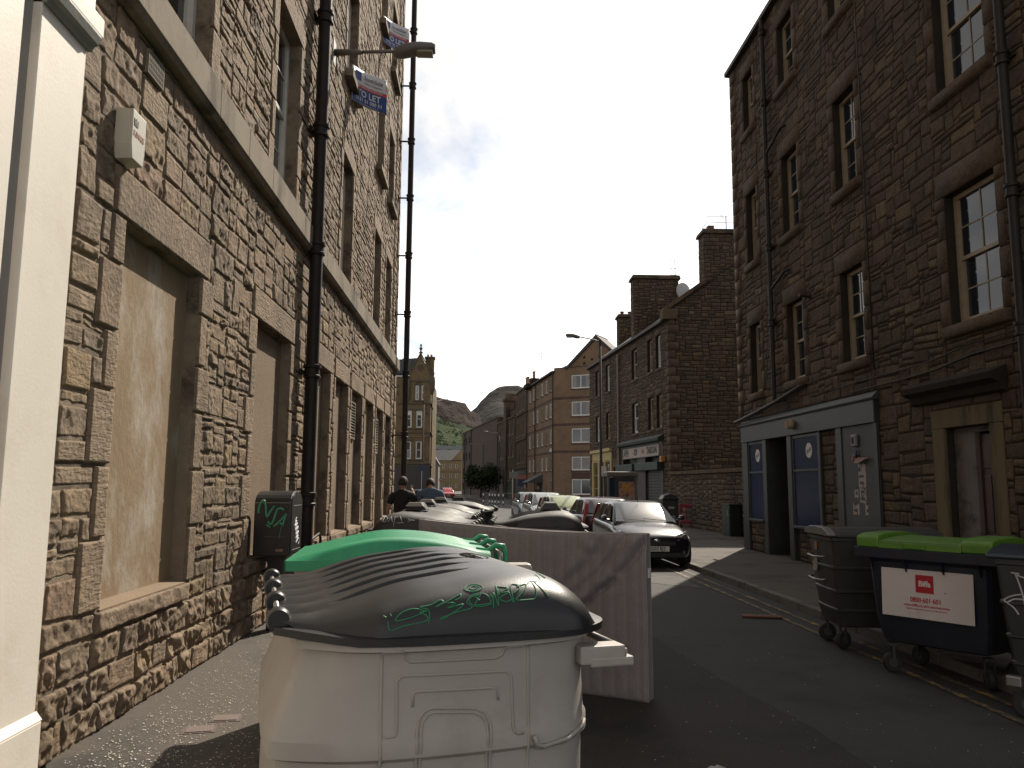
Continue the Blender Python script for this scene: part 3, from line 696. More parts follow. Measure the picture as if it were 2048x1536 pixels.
# ------------------------------------------------------------------ right tenement (x along facade runs towards the camera from the far corner)
RY = 22.45
tenR = thing('dark_tenement', 'dark brown rubble tenement on the right with a closed blue windowed shop at its corner', 'building', (7.5, RY, 0), R(-90))
FR = Frame(tenR)
q = lambda y: RY-y
RL = q(2.0)
holesR = []; dressR = []; winsR = []
rows = [(4.32, 6.2), (7.92, 9.93), (11.72, 13.4)]
for a, b in ((20.61, 21.41), (17.82, 18.8), (14.93, 15.91)):
    for z0, z1 in rows: winsR.append((q(b), q(a), z0, z1))
for z0, z1 in ((4.35, 6.47), (8.17, 10.3), (11.9, 13.5)): winsR.append((q(12.15), q(10.88), z0, z1))
for a, b in ((7.6, 8.6), (4.6, 5.6)):
    for z0, z1 in rows: winsR.append((q(b), q(a), z0, z1))
for i, w in enumerate(winsR):
    holesR.append((*w, .26)); jambs(dressR, *w, .18, .26, .5, random.Random(60+i), .42, .2)
    dressR.append((w[0]-.16, w[1]+.16, w[2]-.2, w[2], 'sill'))
DOOR = (q(12.52), q(11.38), .1, 2.75)
holesR.append((*DOOR, .24)); DSUR = (DOOR[0]-.32, DOOR[1]+.30, .1, 3.05)
SHOP = (q(22.2), q(14.6), .1, 3.62)
holesR.append((*SHOP, .02)); DREC = (q(20.36), q(18.96), .1, 3.02, .52)
for i, z in enumerate(np.arange(3.7, 13.9, .4)):
    w = .45 if i % 2 else .27; dressR.append((0, w, z, z+.4, 'quoin'))
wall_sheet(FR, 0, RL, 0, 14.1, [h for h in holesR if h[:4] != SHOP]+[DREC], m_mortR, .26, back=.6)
st = rubble_layout(0, RL, .1, 14.1, holesR+[DSUR], dressR, step=(.135, .105), wc=(1, 2, 3, 3, 4, 5), hc=(1, 2, 2, 3, 3), seed=21, warp=.045, gap=.007, calm=.5)
# rubble panels between the shop's piers
st += rubble_layout(q(17.11), q(16.29), .1, 3.0, [], [], step=(.13, .105), seed=5, warp=.03)
st += rubble_layout(q(21.78), q(20.6), .1, .92, [], [], step=(.13, .105), seed=6, warp=.03)
st += rubble_layout(q(18.5), q(17.2), .1, .88, [], [], step=(.13, .105), seed=7, warp=.03)
for s in st:
    if s['kind'] == 'sill': s['b'] = .09
    if s['kind'] == 'quoin': s['b'] = .05
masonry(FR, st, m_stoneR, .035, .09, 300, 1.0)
for i, w in enumerate(winsR):
    wn = window(FR, w[0]+.004, w[1]-.004, w[2], w[3]-.004, .17, m_sash_c, m_glassb, (2, 2), .075)
MB().prism([(-.16, 14.08), (-.16, 14.2), (.02, 14.26), (.02, 14.06)], -.1, RL, 'x').build('eaves_gutter', m_pipe, FR, fix=True)
# body + roof
MB().box(0.02, .9, 0, RL, 11, 14.05).build('back_wall', m_mortR, FR)
wall_sheet(Frame(tenR, (0, 11, 0), R(-90)), 0, 11, 0, 14.1, [], m_mortR, back=.05, name='gable_wall')
rp_ = [(-.1, 14.15), (5.6, 17.2), (11.3, 14.15)]
MB().prism(rp_, 0, RL, 'x').build('roof', m_slate, FR, fix=True)
# downpipes
p = drainpipe(FR, q(19.5), 3.95, 14.1, .055, .12, 1.95)
o = MB().tube([(q(19.5), -.12, 10.35), (q(18.55), -.1, 10.62), (q(18.45), -.02, 10.66)], .035, 8).build('branch_pipe', m_pipe, None, True); o.parent = p
o = MB().tube([(q(19.5), -.12, 6.75), (q(18.6), -.1, 7.0), (q(18.5), -.02, 7.02)], .035, 8).build('branch_pipe', m_pipe, None, True); o.parent = p
p = MB().tube([(q(22.5), -.14, 3.62), (q(21.0), -.13, 3.74), (q(19.4), -.12, 3.9), (q(17.95), -.1, 4.1), (q(17.8), -.0, 4.12)], .05, 8).build('waste_pipe', m_pipe, FR, True)
drainpipe(FR, q(10.37), .1, 14.1, .065, .12, 1.95)
MB().tube([(q(14.55), -.07, 4.0), (q(14.6), -.05, 8), (q(14.62), -.06, 14)], .013, 6).build('thin_pipe', m_pipe, FR, True)
pts = [(q(y), -.05, 3.75+.02*math.sin(y*1.3)+(.22 if y < 12 else .02*(15-y)+.1)) for y in (16.5, 15.6, 14.6, 13.6, 12.6, 11.6, 10.6, 9.6, 8.6)]
MB().tube(pts, .012, 5).build('cable', m_pipe, FR, True)
MB().tube([(a, b, c-.17) for a, b, c in pts[1:]], .016, 5).build('cable', m_pipe, FR, True)
m = MB(); m.lathe([(.07, 0), (.075, -.02), (.05, -.05), (.03, -.2), (.045, -.22), (.045, -.26)], 12, (q(17.4), .0, 6.1), 'y'); m.build('bracket', m_pipe, FR, True, fix=True)
# roof aerial pole on the corner
MB().tube([(q(18.2), .3, 14.2), (q(18.35), .25, 15.3), (q(18.4), .2, 15.9)], .03, 6).build('vent_pole', m_pipe, FR, True)
# door with stone surround and hood
m_door = pbr('dark_red_brown_door', (.04, .013, .01), (.055, .02, .016), 5, .5, .15, 60)
m_greyp = pbr('grey_lilac_paint', (.15, .128, .12), (.12, .10, .095), 4, .7, .2, 50, c3=(.05, .045, .04), s3=2)
m_surr = pbr('yellow_brown_stone', (.155, .122, .068), (.12, .095, .054), 3, .85, .4, 50, .2, c3=(.06, .05, .035), s3=1.6, stretch=(1.5, 1, .25))
d = MB(); x0, x1 = DOOR[0]+.56, DOOR[1]-.01; d.box(x0, .2, .12, x1, .25, 2.62); dr = d.build('door', m_door, FR)
for (a, b, c, e) in ((x0+.08, (x0+x1)/2-.04, .3, 1.0), ((x0+x1)/2+.04, x1-.08, .3, 1.0), (x0+.08, (x0+x1)/2-.04, 1.15, 2.0), ((x0+x1)/2+.04, x1-.08, 1.15, 2.0), (x0+.08, x1-.08, 2.1, 2.5)):
    o = MB().box(a, .185, c, b, .202, e).build('panel', m_door, None, bevel=.01); o.parent = dr
MB().box(DOOR[0]+.02, .13, .1, DOOR[0]+.55, .24, 2.66).build('door_side_panel', m_greyp, FR, bevel=.01)
MB().box(DOOR[0], .15, 2.661, DOOR[1], .26, 2.749).build('door_head', m_greyp, FR)
MB().box(DOOR[0]+.002, -.03, .1, DOOR[0]-.32, .03, 2.75).build('door_jamb', m_surr, FR, bevel=.01)
MB().box(DOOR[1]+.30, -.02, .1, DOOR[1]-.002, .03, 2.75).build('door_jamb', m_surr, FR, bevel=.01)
MB().box(DOOR[0]-.34, -.025, 2.753, DOOR[1]+.31, .03, 3.05).build('door_lintel', m_surr, FR, bevel=.01)
MB().prism([(0, 3.16), (-.1, 3.2), (-.13, 3.3), (-.26, 3.36), (-.28, 3.45), (-.02, 3.56), (.02, 3.1)], q(13.3), q(10.9), 'x').build('door_hood', m_stoneR if False else m_mortR, FR, fix=True)
MB().box(DOOR[0]-.25, -.25, .1, DOOR[1]+.2, .4, .22).build('door_step', m_kerb, FR, bevel=.02)
# shopfront
m_shop = pbr('dark_grey_green_paint', (.018, .0195, .018), (.024, .026, .0235), 3, .5, .15, 40, .5, c3=(.03, .032, .03), s3=1.2)
m_shop2 = pbr('panel_grey_paint', (.03, .032, .031), (.038, .04, .038), 2, .6, .15, 40, .5, c3=(.045, .047, .045), s3=1.2)
m_blue = pbr('blue_window_film', (.012, .016, .075), (.01, .013, .06), 1.0, .25, .0, 1, .2)
sf = MB(); a, b = SHOP[:2]
MB().box(a, -.10, 3.02, b, .1, 3.44).build('fascia', m_shop, FR, bevel=.008)
MB().prism([(0, 3.44), (-.11, 3.44), (-.12, 3.46), (-.14, 3.48), (-.14, 3.5), (-.04, 3.6), (0, 3.62)], a-.04, b+.06, 'x').build('cornice', m_shop, FR, fix=True)
for x0, x1 in ((q(22.2), q(21.78)), (q(20.62), q(20.36)), (q(18.96), q(18.7)), (q(17.22), q(17.1)), (q(16.32), q(16.06))):
    MB().box(x0, -.07, .1, x1, .02, 3.02).build('pilaster', m_shop, FR, bevel=.01)
MB().box(q(16.06), -.045, .1, q(14.62), .02, 3.02).build('painted_panel', m_shop2, FR, bevel=.004)
MB().box(q(14.72), -.065, .1, q(14.6), -.045, 3.02).build('panel_edge', m_shop, FR, bevel=.004)
for x0, x1, zs in ((q(21.78), q(20.62), .96), (q(18.7), q(17.22), .92)):
    MB().box(x0, -.11, zs-.06, x1, .0, zs).build('window_sill', m_shop, FR, bevel=.008)
    f = MB(); f.box(x0, -.04, zs, x0+.06, .0, 3.0); f.box(x1-.06, -.04, zs, x1, .0, 3.0); f.box(x0+.06, -.04, 2.94, x1-.06, 0, 3.0); f.box(x0+.06, -.05, 2.17, x1-.06, 0, 2.21)
    w = f.build('shop_window', m_shop, FR)
    for z0, z1 in ((zs, 2.17), (2.21, 2.94)):
        o = MB().box(x0+.06, -.018, z0, x1-.06, -.012, z1).build('pane', m_blue, None); o.parent = w
    cx = q(21.09) if x0 < 2 else q(17.78)
    lg = MB().lathe([(.001, 0), (.17, 0), (.17, -.004), (.001, -.004)], 28, (0, 0, 0), 'y', caps=False).build('round_logo', pbr('logo_white', (.62, .55, .5), rough=.6), None); lg.parent = w
    lg.matrix_local = Matrix.Translation((cx, -.021, 2.63))
    text_obj('Boots', .14, pbr('logo_blue', (.01, .015, .06), rough=.6), w, Matrix.Translation((cx, -.0265, 2.63)) @ Matrix.Rotation(R(-22), 4, 'Y') @ FACE_MINUS_Y, 'logo_lettering', .0008, .003, .78, shear=.25)
# recessed shop door
MB().box(q(20.36), .5, .1, q(18.96), .55, 3.02).build('door_recess_back', pbr('near_black_paint', (.012, .012, .012), rough=.5), FR)
rb = last(tenR)
o = MB().box(q(20.36), .0, .1, q(20.33), .5, 3.02).build('recess_side', m_shop, FR); MB().box(q(18.99), .0, .1, q(18.96), .5, 3.02).build('recess_side', m_shop, FR)
MB().box(q(19.95), .44, .1, q(19.1), .5, 2.1).build('shop_door', m_shop, FR, bevel=.01)
MB().box(q(20.0), .4, 2.12, q(18.99), .47, 2.2).build('transom', m_shop, FR)
ht = MB().box(-.05, -.006, -.16, .05, 0, .16).build('door_notice', pbr('notice_white', (.5, .45, .42), rough=.6), FR); ht.matrix_local = FR.m @ Matrix.Translation((q(19.12), .435, 1.68))
o = MB().box(-.02, -.009, -.12, .02, -.006, .12).build('handle_mark', pbr('mark_dark', (.01, .01, .012), rough=.5), None); o.parent = ht
# the panel's meter box, torn posters, rubbish on top
MB().box(q(15.56), -.11, 2.6, q(15.36), -.046, 2.84).build('meter_box', pbr('grey_metal', (.16, .155, .145), rough=.5), FR, bevel=.02)
mbx = last(tenR)
o = MB().box(q(15.5), -.118, 2.66, q(15.43), -.112, 2.78).build('meter_window', pbr('dark_hole', (.01, .01, .01)), None); o.parent = mbx
m_post = pbr('torn_paper', (.45, .38, .34), (.34, .3, .27), 9, .85, c3=(.06, .06, .06), s3=7, f3=(.56, .6))
pm = [((15.42, 15.12), (1.80, 2.26)), ((15.40, 15.12), (1.5, 1.79)), ((15.62, 15.46), (1.60, 1.77)), ((15.7, 15.45), (1.27, 1.5)), ((15.2, 15.09), (1.27, 1.5))]
for i, ((ya, yb), (z0, z1)) in enumerate(pm):
    n = 7; pts = [(q(ya)+(q(yb)-q(ya))*k/n, z0+rnd.uniform(-.012, .02)) for k in range(n+1)]+[(q(yb)+rnd.uniform(-.01, .01), z0+(z1-z0)*k/4) for k in range(1, 4)]+[(q(yb)+(q(ya)-q(yb))*k/n, z1+rnd.uniform(-.02, .015)) for k in range(n+1)]
    po = MB().prism(pts, -.049, -.0465, 'y').build('torn_poster', m_post, FR, fix=True)
    for k in range(2):
        o = MB().box(q(ya)+.05, -.0505, z0+.06+.13*k, q(ya)+.05+(q(yb)-q(ya))*.55, -.0495, z0+.09+.13*k+.03).build('print_block', pbr('mark_dark', (.01, .01, .012), rough=.5), None); o.parent = po
rub = thing('litter', 'crumpled red and white wrapper stuck on the grey panel above the torn posters', 'litter', (7.42, 15.35, 2.33), R(-90))
m = MB().tube([(-.12, 0, .12), (-.1, -.02, .02), (-.05, -.03, .0)], [.03, .055, .04], 6); m.build('wrapper', pbr('dull_red', (.16, .03, .02), rough=.6), rub)
MB().prism([(-.06, -.05), (.1, -.06), (.42, .02), (.41, .035), (.12, .05), (-.05, .02)], -.05, 0, 'y').build('wrapper', pbr('pale_wrapper', (.4, .3, .27), (.2, .06, .05), 14, .6), rub, fix=True)
MB().tube([(-.07, -.01, .08), (-.05, 0, .2)], [.03, .02], 6).build('wrapper', pbr('dark_blue_wrap', (.01, .012, .05), rough=.5), rub)
# burglar alarm horn on the fascia
hn = thing('alarm_bell', 'small round ribbed cream bell on the dark shop fascia', 'alarm bell', (7.4, 18.46, 3.26), R(-90))
m = MB().lathe([(.001, 0), (.10, 0), (.11, -.03), (.11, -.09), (.08, -.14), (.001, -.15)], 20, (0, 0, 0), 'y'); m.build('body', pbr('yellowed_plastic', (.34, .28, .17), (.26, .2, .12), 8, .5), hn, smooth=35)
m = MB()
for i in range(9): x = -.09+.0225*i; hgt = math.sqrt(max(.11**2-x*x, 0)); m.box(x-.004, -.16, -hgt*.85, x+.004, -.12, hgt*.85)
m.build('rib', pbr('yellowed_plastic', (.34, .28, .17)), hn)

# ------------------------------------------------------------------ boundary wall between the tenement and the corner shop
bw = thing('boundary_wall', 'low rubble boundary wall with a stone coping set back between the two tenements', 'wall', (8.85, 36.45, 0), R(-87.6))
FB = Frame(bw); BWL = 13.5
wall_sheet(FB, 0, BWL, 0, 2.32, [], m_mortR, back=.1)
st = rubble_layout(0, BWL, .1, 2.3, [], [], step=(.15, .1), wc=(1, 2, 3, 3, 4), hc=(1, 2, 2), seed=31, warp=.035)
masonry(FB, st, m_stoneR, .06, .09, 120)
u0 = 0
while u0 < BWL: MB().box(u0, -.1, 2.32, min(u0+1.1, BWL)-.012, .35, 2.46).build('coping', m_dressR, FB, bevel=.02); u0 += 1.1
MB().box(0, .4, 0, BWL, .42, 2.3).build('back_wall', m_mortR, FB)

# ------------------------------------------------------------------ three storey corner tenement with gable (B2)
bx, by = 8.9, 36.4; ang = math.atan2(1, -.086); dirx, diry = math.cos(ang), math.sin(ang); BL = 16.6
ox, oy = bx+dirx*BL, by+diry*BL
b2 = thing('corner_shop_tenement', 'three storey stone tenement with stepped chimneys, a green shopfront and a gable facing the camera', 'building', (ox, oy, 0), ang+math.pi)
F2 = Frame(b2); v = lambda s: BL-s
GR0 = .1
holes2 = []; dress2 = []; wins2 = []
for (a, b) in ((11.1, 12.1), (5.25, 6.35), (2.6, 3.45), (1.25, 2.05), (13.8, 14.8)):
    for z0, z1 in ((7.5, 9.12), (4.6, 6.2)): wins2.append((v(b), v(a), z0, z1))
for i, w in enumerate(wins2):
    holes2.append((*w, .22)); jambs(dress2, *w, .13, .22, .45, random.Random(90+i), .3, .12); dress2.append((w[0]-.12, w[1]+.12, w[2]-.17, w[2], 'sill'))
shop2 = (v(8.5), v(1.15), .1, 4.15); yel = (v(15.7), v(10.8), .1, 4.08); dr2 = (v(10.3), v(9.3), .1, 2.9)
holes2 += [(*shop2, .3), (*yel, .1), (*dr2, .2)]
for i, z in enumerate(np.arange(.1, 9.3, .4)):
    w = .5 if i % 2 else .3; dress2.append((BL-w, BL, z, z+.4, 'quoin'))
wall_sheet(F2, 0, BL, 0, 9.65, holes2, m_mortR, .22, back=.5)
st = rubble_layout(0, BL, .1, 9.6, holes2, dress2, step=(.17, .105), wc=(1, 2, 2, 3), hc=(1, 2, 2), seed=41, warp=.03, gap=.009)
masonry(F2, st, m_stoneR, .07, .11, 260)
for i, w in enumerate(wins2): window(F2, w[0]+.004, w[1]-.004, w[2], w[3]-.004, .15, m_sash_c if i % 3 else m_sash_w, m_glassb, (1, 1), .09)
MB().prism([(-.22, 9.55), (-.22, 9.68), (.05, 9.78), (.05, 9.5)], -.1, BL, 'x').build('eaves_gutter', m_pipe, F2, fix=True)
# gable end facing the camera
FG = Frame(b2, (BL, 0, 0), R(90)+0.0)
Gm = b2.matrix_basis
# express the gable frame so that it lies exactly on world y = 36.4, facing -y
FG.m = Matrix.LocRotScale(b2.location, b2.rotation_euler, None).inverted() @ Matrix.Translation((bx, by, 0))
GW = 7.4; apx = 3.7
def gz(x): return 10.05+(.72*x if x < apx else .72*(GW-x))
m = MB(); m.prism([(0, 0), (GW, 0), (GW, gz(GW)), (apx, gz(apx)), (0, gz(0))], 0, .5, 'y'); m.build('gable_wall', m_mortR, FG, fix=True)
qs = []
for i, z in enumerate(np.arange(.1, 9.9, .4)):
    w = .28 if i % 2 else .46; qs.append((0, w, z, z+.4, 'quoin'))
st = rubble_layout(0, GW, .1, 12.8, [], qs, step=(.155, .1), wc=(1, 2, 2, 3, 3, 4), hc=(1, 2, 2), seed=51, warp=.035, clip=lambda x, z: z < gz(x)-.1, gap=.009)
masonry(FG, st, m_stoneR, .065, .1, 300)
for sgn, x0, x1 in ((1, -.25, 1.75), (-1, 5.6, GW+.2)):
    n = 4
    for i in range(n):
        xa, xb = x0+(x1-x0)*i/n, x0+(x1-x0)*(i+1)/n-.01
        m = MB(); m.add([(xa, -.12, gz(xa)), (xb, -.12, gz(xb)), (xb, .5, gz(xb)), (xa, .5, gz(xa)), (xa, -.12, gz(xa)+.22), (xb, -.12, gz(xb)+.22), (xb, .5, gz(xb)+.22), (xa, .5, gz(xa)+.22)],
                        [(0, 3, 2, 1), (4, 5, 6, 7), (0, 1, 5, 4), (1, 2, 6, 5), (2, 3, 7, 6), (3, 0, 4, 7)]); m.build('skew_stone', m_dressR, FG, bevel=.02)
MB().box(-.32, -.15, 9.55, .35, .5, 10.02).build('skewputt', m_dressR, FG, bevel=.03)
def chimney(fr, x0, x1, y0, y1, z0, z1, pots=0, seed=1, nb=60, mat=m_stoneR):
    ch = MB().box(x0, y0, z0, x1, y1, z1).build('chimney', m_mortR, fr)
    f = Frame(ch, (x0, y0, 0)); f.m = Matrix.Translation((x0, y0, 0))
    class _F: pass
    # stones on the face towards the camera and on the street side, as one stuff part below the chimney
    for (loc, rz, wd) in (((x0, y0, 0), 0, x1-x0), ((x0, y1, 0), R(-90), y1-y0)):
        st = rubble_layout(0, wd, z0+.02, z1-.02, [], [], step=(.15, .1), wc=(1, 2, 2, 3), hc=(1, 2, 2), seed=seed, warp=.03)
        ar = stone_arrays(st, .1); vs = np.concatenate([a[0] for a in ar]); k = 0; fs = []; ti = []; to = []
        for s, (vv, ff) in zip(st, ar): fs.append(np.array(ff)+k); k += len(vv); ti.append(np.full(len(vv), s['tint'])); to.append(np.full(len(vv), s['tool']))
        o = bpy.data.objects.new('rubble', mesh_with_attr('rubble', vs, np.concatenate(fs), np.concatenate(ti), np.concatenate(to), mat)); COL.objects.link(o); o.parent = ch
        o.matrix_local = Matrix.Translation(loc) @ Matrix.Rotation(rz, 4, 'Z'); o['kind'] = 'stuff'
    o = MB().prism([(-.12, 0), (x1-x0+.12, 0), (x1-x0+.05, .22), (-.05, .22)], -.12, y1-y0+.12, 'y').build('cope', m_dressR, None, fix=True, bevel=.02); o.parent = ch; o.location = (x0, y0, z1)
    for i in range(pots):
        px = x0+(x1-x0)*(i+.5)/pots
        o = MB().lathe([(.13, 0), (.12, .05), (.11, .38), (.15, .40), (.15, .47), (.09, .47), (.08, .1)], 10, (px, (y0+y1)/2, z1+.2), caps=False).build('chimney_pot', pbr('clay_pot', (.25, .13, .08), (.32, .2, .13), 5, .85), None, smooth=40); o.parent = ch
    return ch
chimney(FG, 1.75, 5.6, .02, .95, 10.6, 13.75, 0, 3)
pt = last(b2)
o = MB().box(2.05, .3, 13.95, 2.35, .6, 14.25).build('brick_stub', pbr('dark_red_brick', (.12, .05, .04), rough=.9), None); o.parent = pt
rl = MB(); rl.tube([(1.7, .1, 13.98), (1.95, .1, 14.35), (5.4, .1, 14.3), (5.7, .1, 13.98)], .018, 5); o = rl.build('wire_guard', m_pipe, None); o.parent = pt
# transverse chimneys along the roof, with the roof slopes between
def b2f(x, y): return (Matrix.LocRotScale(b2.location, b2.rotation_euler, None).inverted() @ Vector((x, y, 0)))
F2W = Frame(b2); F2W.m = Matrix.LocRotScale(b2.location, b2.rotation_euler, None).inverted()
chimney(F2W, 8.77, 11.35, 44, 44.9, 9.6, 13.5, 0, 7)
chimney(F2W, 9.17, 12.2, 51, 51.9, 9.2, 12.75, 0, 9)
pt = last(b2)
for xx in (9.45, 9.95):
    o = MB().lathe([(.14, 0), (.12, .05), (.11, .2), (.15, .22), (.15, .27)], 10, (xx, 51.4, 12.95)).build('chimney_pot', pbr('dark_red_brick', (.12, .05, .04), rough=.9), None); o.parent = pt
MB().prism([(-.2, 9.65), (3.7, 12.5), (7.6, 9.65)], 0, BL-.3, 'x').build('roof', m_slate, F2, fix=True)
# moved back: facade at y=0, roof runs inwards
MB().box(.02, .8, 0, BL-.05, 7.3, 9.6).build('back_wall', m_mortR, F2)
m_tan_pipe = pbr('brown_painted_pipe', (.17, .12, .09), (.13, .09, .07), 6, .5)
drainpipe(F2, v(8.75), .1, 9.3, .07, .13, 2.4, m_tan_pipe)
# green shopfront with signboard
m_grn = pbr('dark_green_paint', (.012, .024, .018), (.018, .03, .024), 4, .5, .15, 40, .5)
a, b = shop2[0], shop2[1]
MB().box(a, .28, .1, b, .32, 4.1).build('shop_back', pbr('near_black_paint', (.012, .012, .012)), F2)
MB().prism([(-.02, 3.92), (-.3, 3.98), (-.32, 4.1), (.02, 4.3)], a-.05, b+.1, 'x').build('cornice', m_grn, F2, fix=True)
MB().box(a, -.05, 3.78, b, .28, 3.93).build('fascia', m_grn, F2)
sg = MB().box(v(7.78), -.14, 3.3, v(1.5), -.02, 3.8).build('signboard', pbr('dirty_cream_board', (.42, .34, .29), (.34, .27, .24), 4, .7), F2, bevel=.01)
m_let = pbr('sign_black', (.01, .018, .018), rough=.6)
for tx, x, sz, mm in (('AVH', v(7.15), .54, m_let), ('- 129', v(5.45), .44, m_let), ('ETR', v(4.05), .26, pbr('sign_red', (.25, .08, .06), rough=.6)), ('TAROUN', v(2.55), .47, m_let)):
    t_ = text_obj(tx, sz, mm, sg, Matrix.Translation((x, -.146, 3.55)) @ FACE_MINUS_Y, 'lettering', .002, .02, .84)
MB().box(v(7.85), -.16, 3.26, v(1.4), -.0, 3.3).build('sign_ledge', m_galv, F2)
for x0, x1 in ((v(8.75), v(5.4)), (v(4.9), v(1.1))): MB().box(x0, -.35, 2.58, x1, .1, 2.96).build('shutter_box', m_grn, F2, bevel=.02)
for x0, x1 in ((v(8.5), v(8.2)), (v(5.4), v(4.0)), (v(1.5), v(1.15))): MB().box(x0, -.04, .1, x1, .26, 3.78).build('pier', pbr('dark_maroon_tile', (.035, .02, .018), (.045, .03, .025), 5, .4), F2, bevel=.01)
sh = MB().box(v(4.0), .1, .1, v(1.5), .12, 2.58).build('shutter', pbr('shutter_black', (.02, .022, .024), rough=.5), F2)
for i in range(16):
    o = MB().box(v(4.0), .06, .2+i*.145, v(1.5), .098, .2+i*.145+.06).build('slat', pbr('shutter_slat', (.05, .052, .055), (.03, .025, .03), 2, .4), None); o.parent = sh
wd = MB().box(v(8.2), .1, .7, v(5.4), .12, 2.58).build('shop_window', m_glassb, F2)
for i, (xx, cc) in enumerate(((v(7.5), (.2, .02, .02)), (v(6.6), (.25, .2, .05)), (v(5.9), (.06, .09, .16)))):
    o = MB().box(xx-.2, .09, 1.2, xx+.2, .098, 1.9).build('poster', pbr('shop_poster_%d' % i, cc, (.3, .27, .22), 9, .6), None); o.parent = wd
MB().box(v(1.05), -.25, 2.93, v(.75), -.03, 3.22).build('alarm_box', pbr('orange_plastic', (.42, .2, .05), (.35, .15, .04), 6, .5), F2, bevel=.03)
# yellow shopfront
m_yel = pbr('pale_yellow_paint', (.42, .33, .13), (.34, .26, .1), 3, .6, .15, 40)
a, b = yel[0], yel[1]
MB().box(a, -.04, 3.35, b, .1, 3.85).build('fascia', m_yel, F2, bevel=.01); MB().box(a-.08, -.2, 3.85, b+.08, .1, 4.05).build('cornice', m_yel, F2, bevel=.03)
for x0 in np.linspace(a, b-.28, 4): MB().box(x0, -.06, .1, x0+.28, .08, 3.35).build('pilaster', m_yel, F2, bevel=.01)
MB().box(a, .02, .1, b, .06, .75).build('stall_riser', m_yel, F2)
xs = np.linspace(a, b-.28, 4)
for i in range(3): window(F2, xs[i]+.28, xs[i+1], .75, 3.33, .0, m_yel, m_glassb, (3, 3), .06, 'shop_window', sash=False)
dd = MB().box(dr2[0]+.05, .12, .1, dr2[1]-.05, .17, 2.85).build('door', m_door, F2)
MB().box(dr2[0]-.25, -.04, 2.9, dr2[1]+.25, .05, 3.35).build('door_lintel', m_dressR, F2, bevel=.02)
MB().box(dr2[0]-.25, -.03, .1, dr2[0]+.0, .05, 2.9).build('door_jamb', m_dressR, F2, bevel=.02); MB().box(dr2[1], -.03, .1, dr2[1]+.25, .05, 2.9).build('door_jamb', m_dressR, F2, bevel=.02)

# aerials and the dish (bolted to the chimneys)
def aerial(x, y, z0, z1, arms, label):
    t = thing('aerial', label, 'aerial', (x, y, z0)); h = z1-z0
    MB().tube([(0, 0, 0), (0, 0, h)], .022, 6).build('mast', m_pipe, t)
    for (dz, ln, dy) in arms:
        m = MB().tube([(.08, 0, h-dz), (-ln, dy, h-dz-.05)], .014, 5)
        for k in range(7): x_ = -.1-(ln-.15)*k/6; m.tube([(x_, -.15, h-dz-.02), (x_, .15, h-dz-.02)], .006, 4)
        m.tube([(-.12, 0, h-dz-.2), (-.28, 0, h-dz+.18)], .01, 4); m.build('antenna', m_pipe, t)
    return t
aerial(11.15, 43.95, 12.4, 14.65, ((0, 1.0, 0), (.52, 1.05, 0), (.9, .75, 0)), 'thin mast with three television antennas beside the satellite dish')
aerial(11.85, 36.75, 13.8, 14.75, ((0, 1.0, 0),), 'single television antenna standing on the chimney next to the dark tenement')
ds = thing('satellite_dish', 'grey satellite dish fixed beside the middle chimney', 'satellite dish', (11.6, 43.9, 12.8), R(20))
def dishf(a, r): 
    rr = r*.46; return (rr*math.cos(a*2*math.pi), -.02+.28*rr*rr-.0, rr*1.08*math.sin(a*2*math.pi))
MB().grid(dishf, 25, 7).build('reflector', pbr('dish_grey', (.42, .41, .4), (.33, .32, .31), 5, .5), ds, True, solid=.02)
MB().tube([(0, .05, -.3), (.12, -.35, -.38), (.14, -.42, -.3)], .018, 6).build('arm', m_pipe, ds)
MB().tube([(-.45, .25, .0), (-.1, .12, .0), (0, .03, 0)], .022, 6).build('bracket', m_pipe, ds)
MB().box(.1, -.47, -.33, .19, -.38, -.24).build('receiver', pbr('dish_red', (.12, .04, .03), rough=.6), ds)
# ------------------------------------------------------------------ brick flats
def brick_mat(name, c1, c2, mortar, sc=1.0):
    m = bpy.data.materials.new(name); m.use_nodes = True; t = m.node_tree; b = t.nodes['Principled BSDF']; b.inputs['Roughness'].default_value = .9
    tc = N(t, 'ShaderNodeTexCoord'); mp = N(t, 'ShaderNodeMapping'); mp.inputs['Rotation'].default_value = (R(90), 0, 0); L(t, tc.outputs['Object'], mp.inputs[0])
    br = N(t, 'ShaderNodeTexBrick', i_Scale=1.0); br.inputs['Brick Width'].default_value = .225; br.inputs['Row Height'].default_value = .075; br.inputs['Mortar Size'].default_value = .008
    br.inputs['Color1'].default_value = (*c1, 1); br.inputs['Color2'].default_value = (*c2, 1); br.inputs['Mortar'].default_value = (*mortar, 1); L(t, mp.outputs[0], br.inputs[0])
    n = N(t, 'ShaderNodeTexNoise', i_Scale=.7, i_Detail=8.0, i_Roughness=.7); L(t, tc.outputs['Object'], n.inputs['Vector'])
    r = N(t, 'ShaderNodeMapRange', i_1=.3, i_2=.7, i_3=.72, i_4=1.2); L(t, n.outputs['Fac'], r.inputs[0])
    s = N(t, 'ShaderNodeVectorMath', operation='SCALE'); L(t, br.outputs['Color'], s.inputs[0]); L(t, r.outputs[0], s.inputs['Scale']); L(t, s.outputs[0], b.inputs['Base Color'])
    MATS[name] = m; return m
m_brB = brick_mat('buff_brick', (.20, .12, .066), (.16, .096, .055), (.15, .115, .08))
m_brD = brick_mat('brown_band_brick', (.085, .042, .03), (.07, .035, .028), (.08, .06, .05))
m_brR = brick_mat('dark_brown_brick', (.06, .033, .022), (.048, .027, .02), (.05, .036, .028))
m_curt = pbr('net_curtain', (.32, .29, .27), (.16, .15, .145), 14, .8, stretch=(3, 3, .2))
fl = thing('brick_flats', 'five storey buff brick flats with dark brick bands, white windows and a pointed gable', 'building', (7.6, 79, 0))
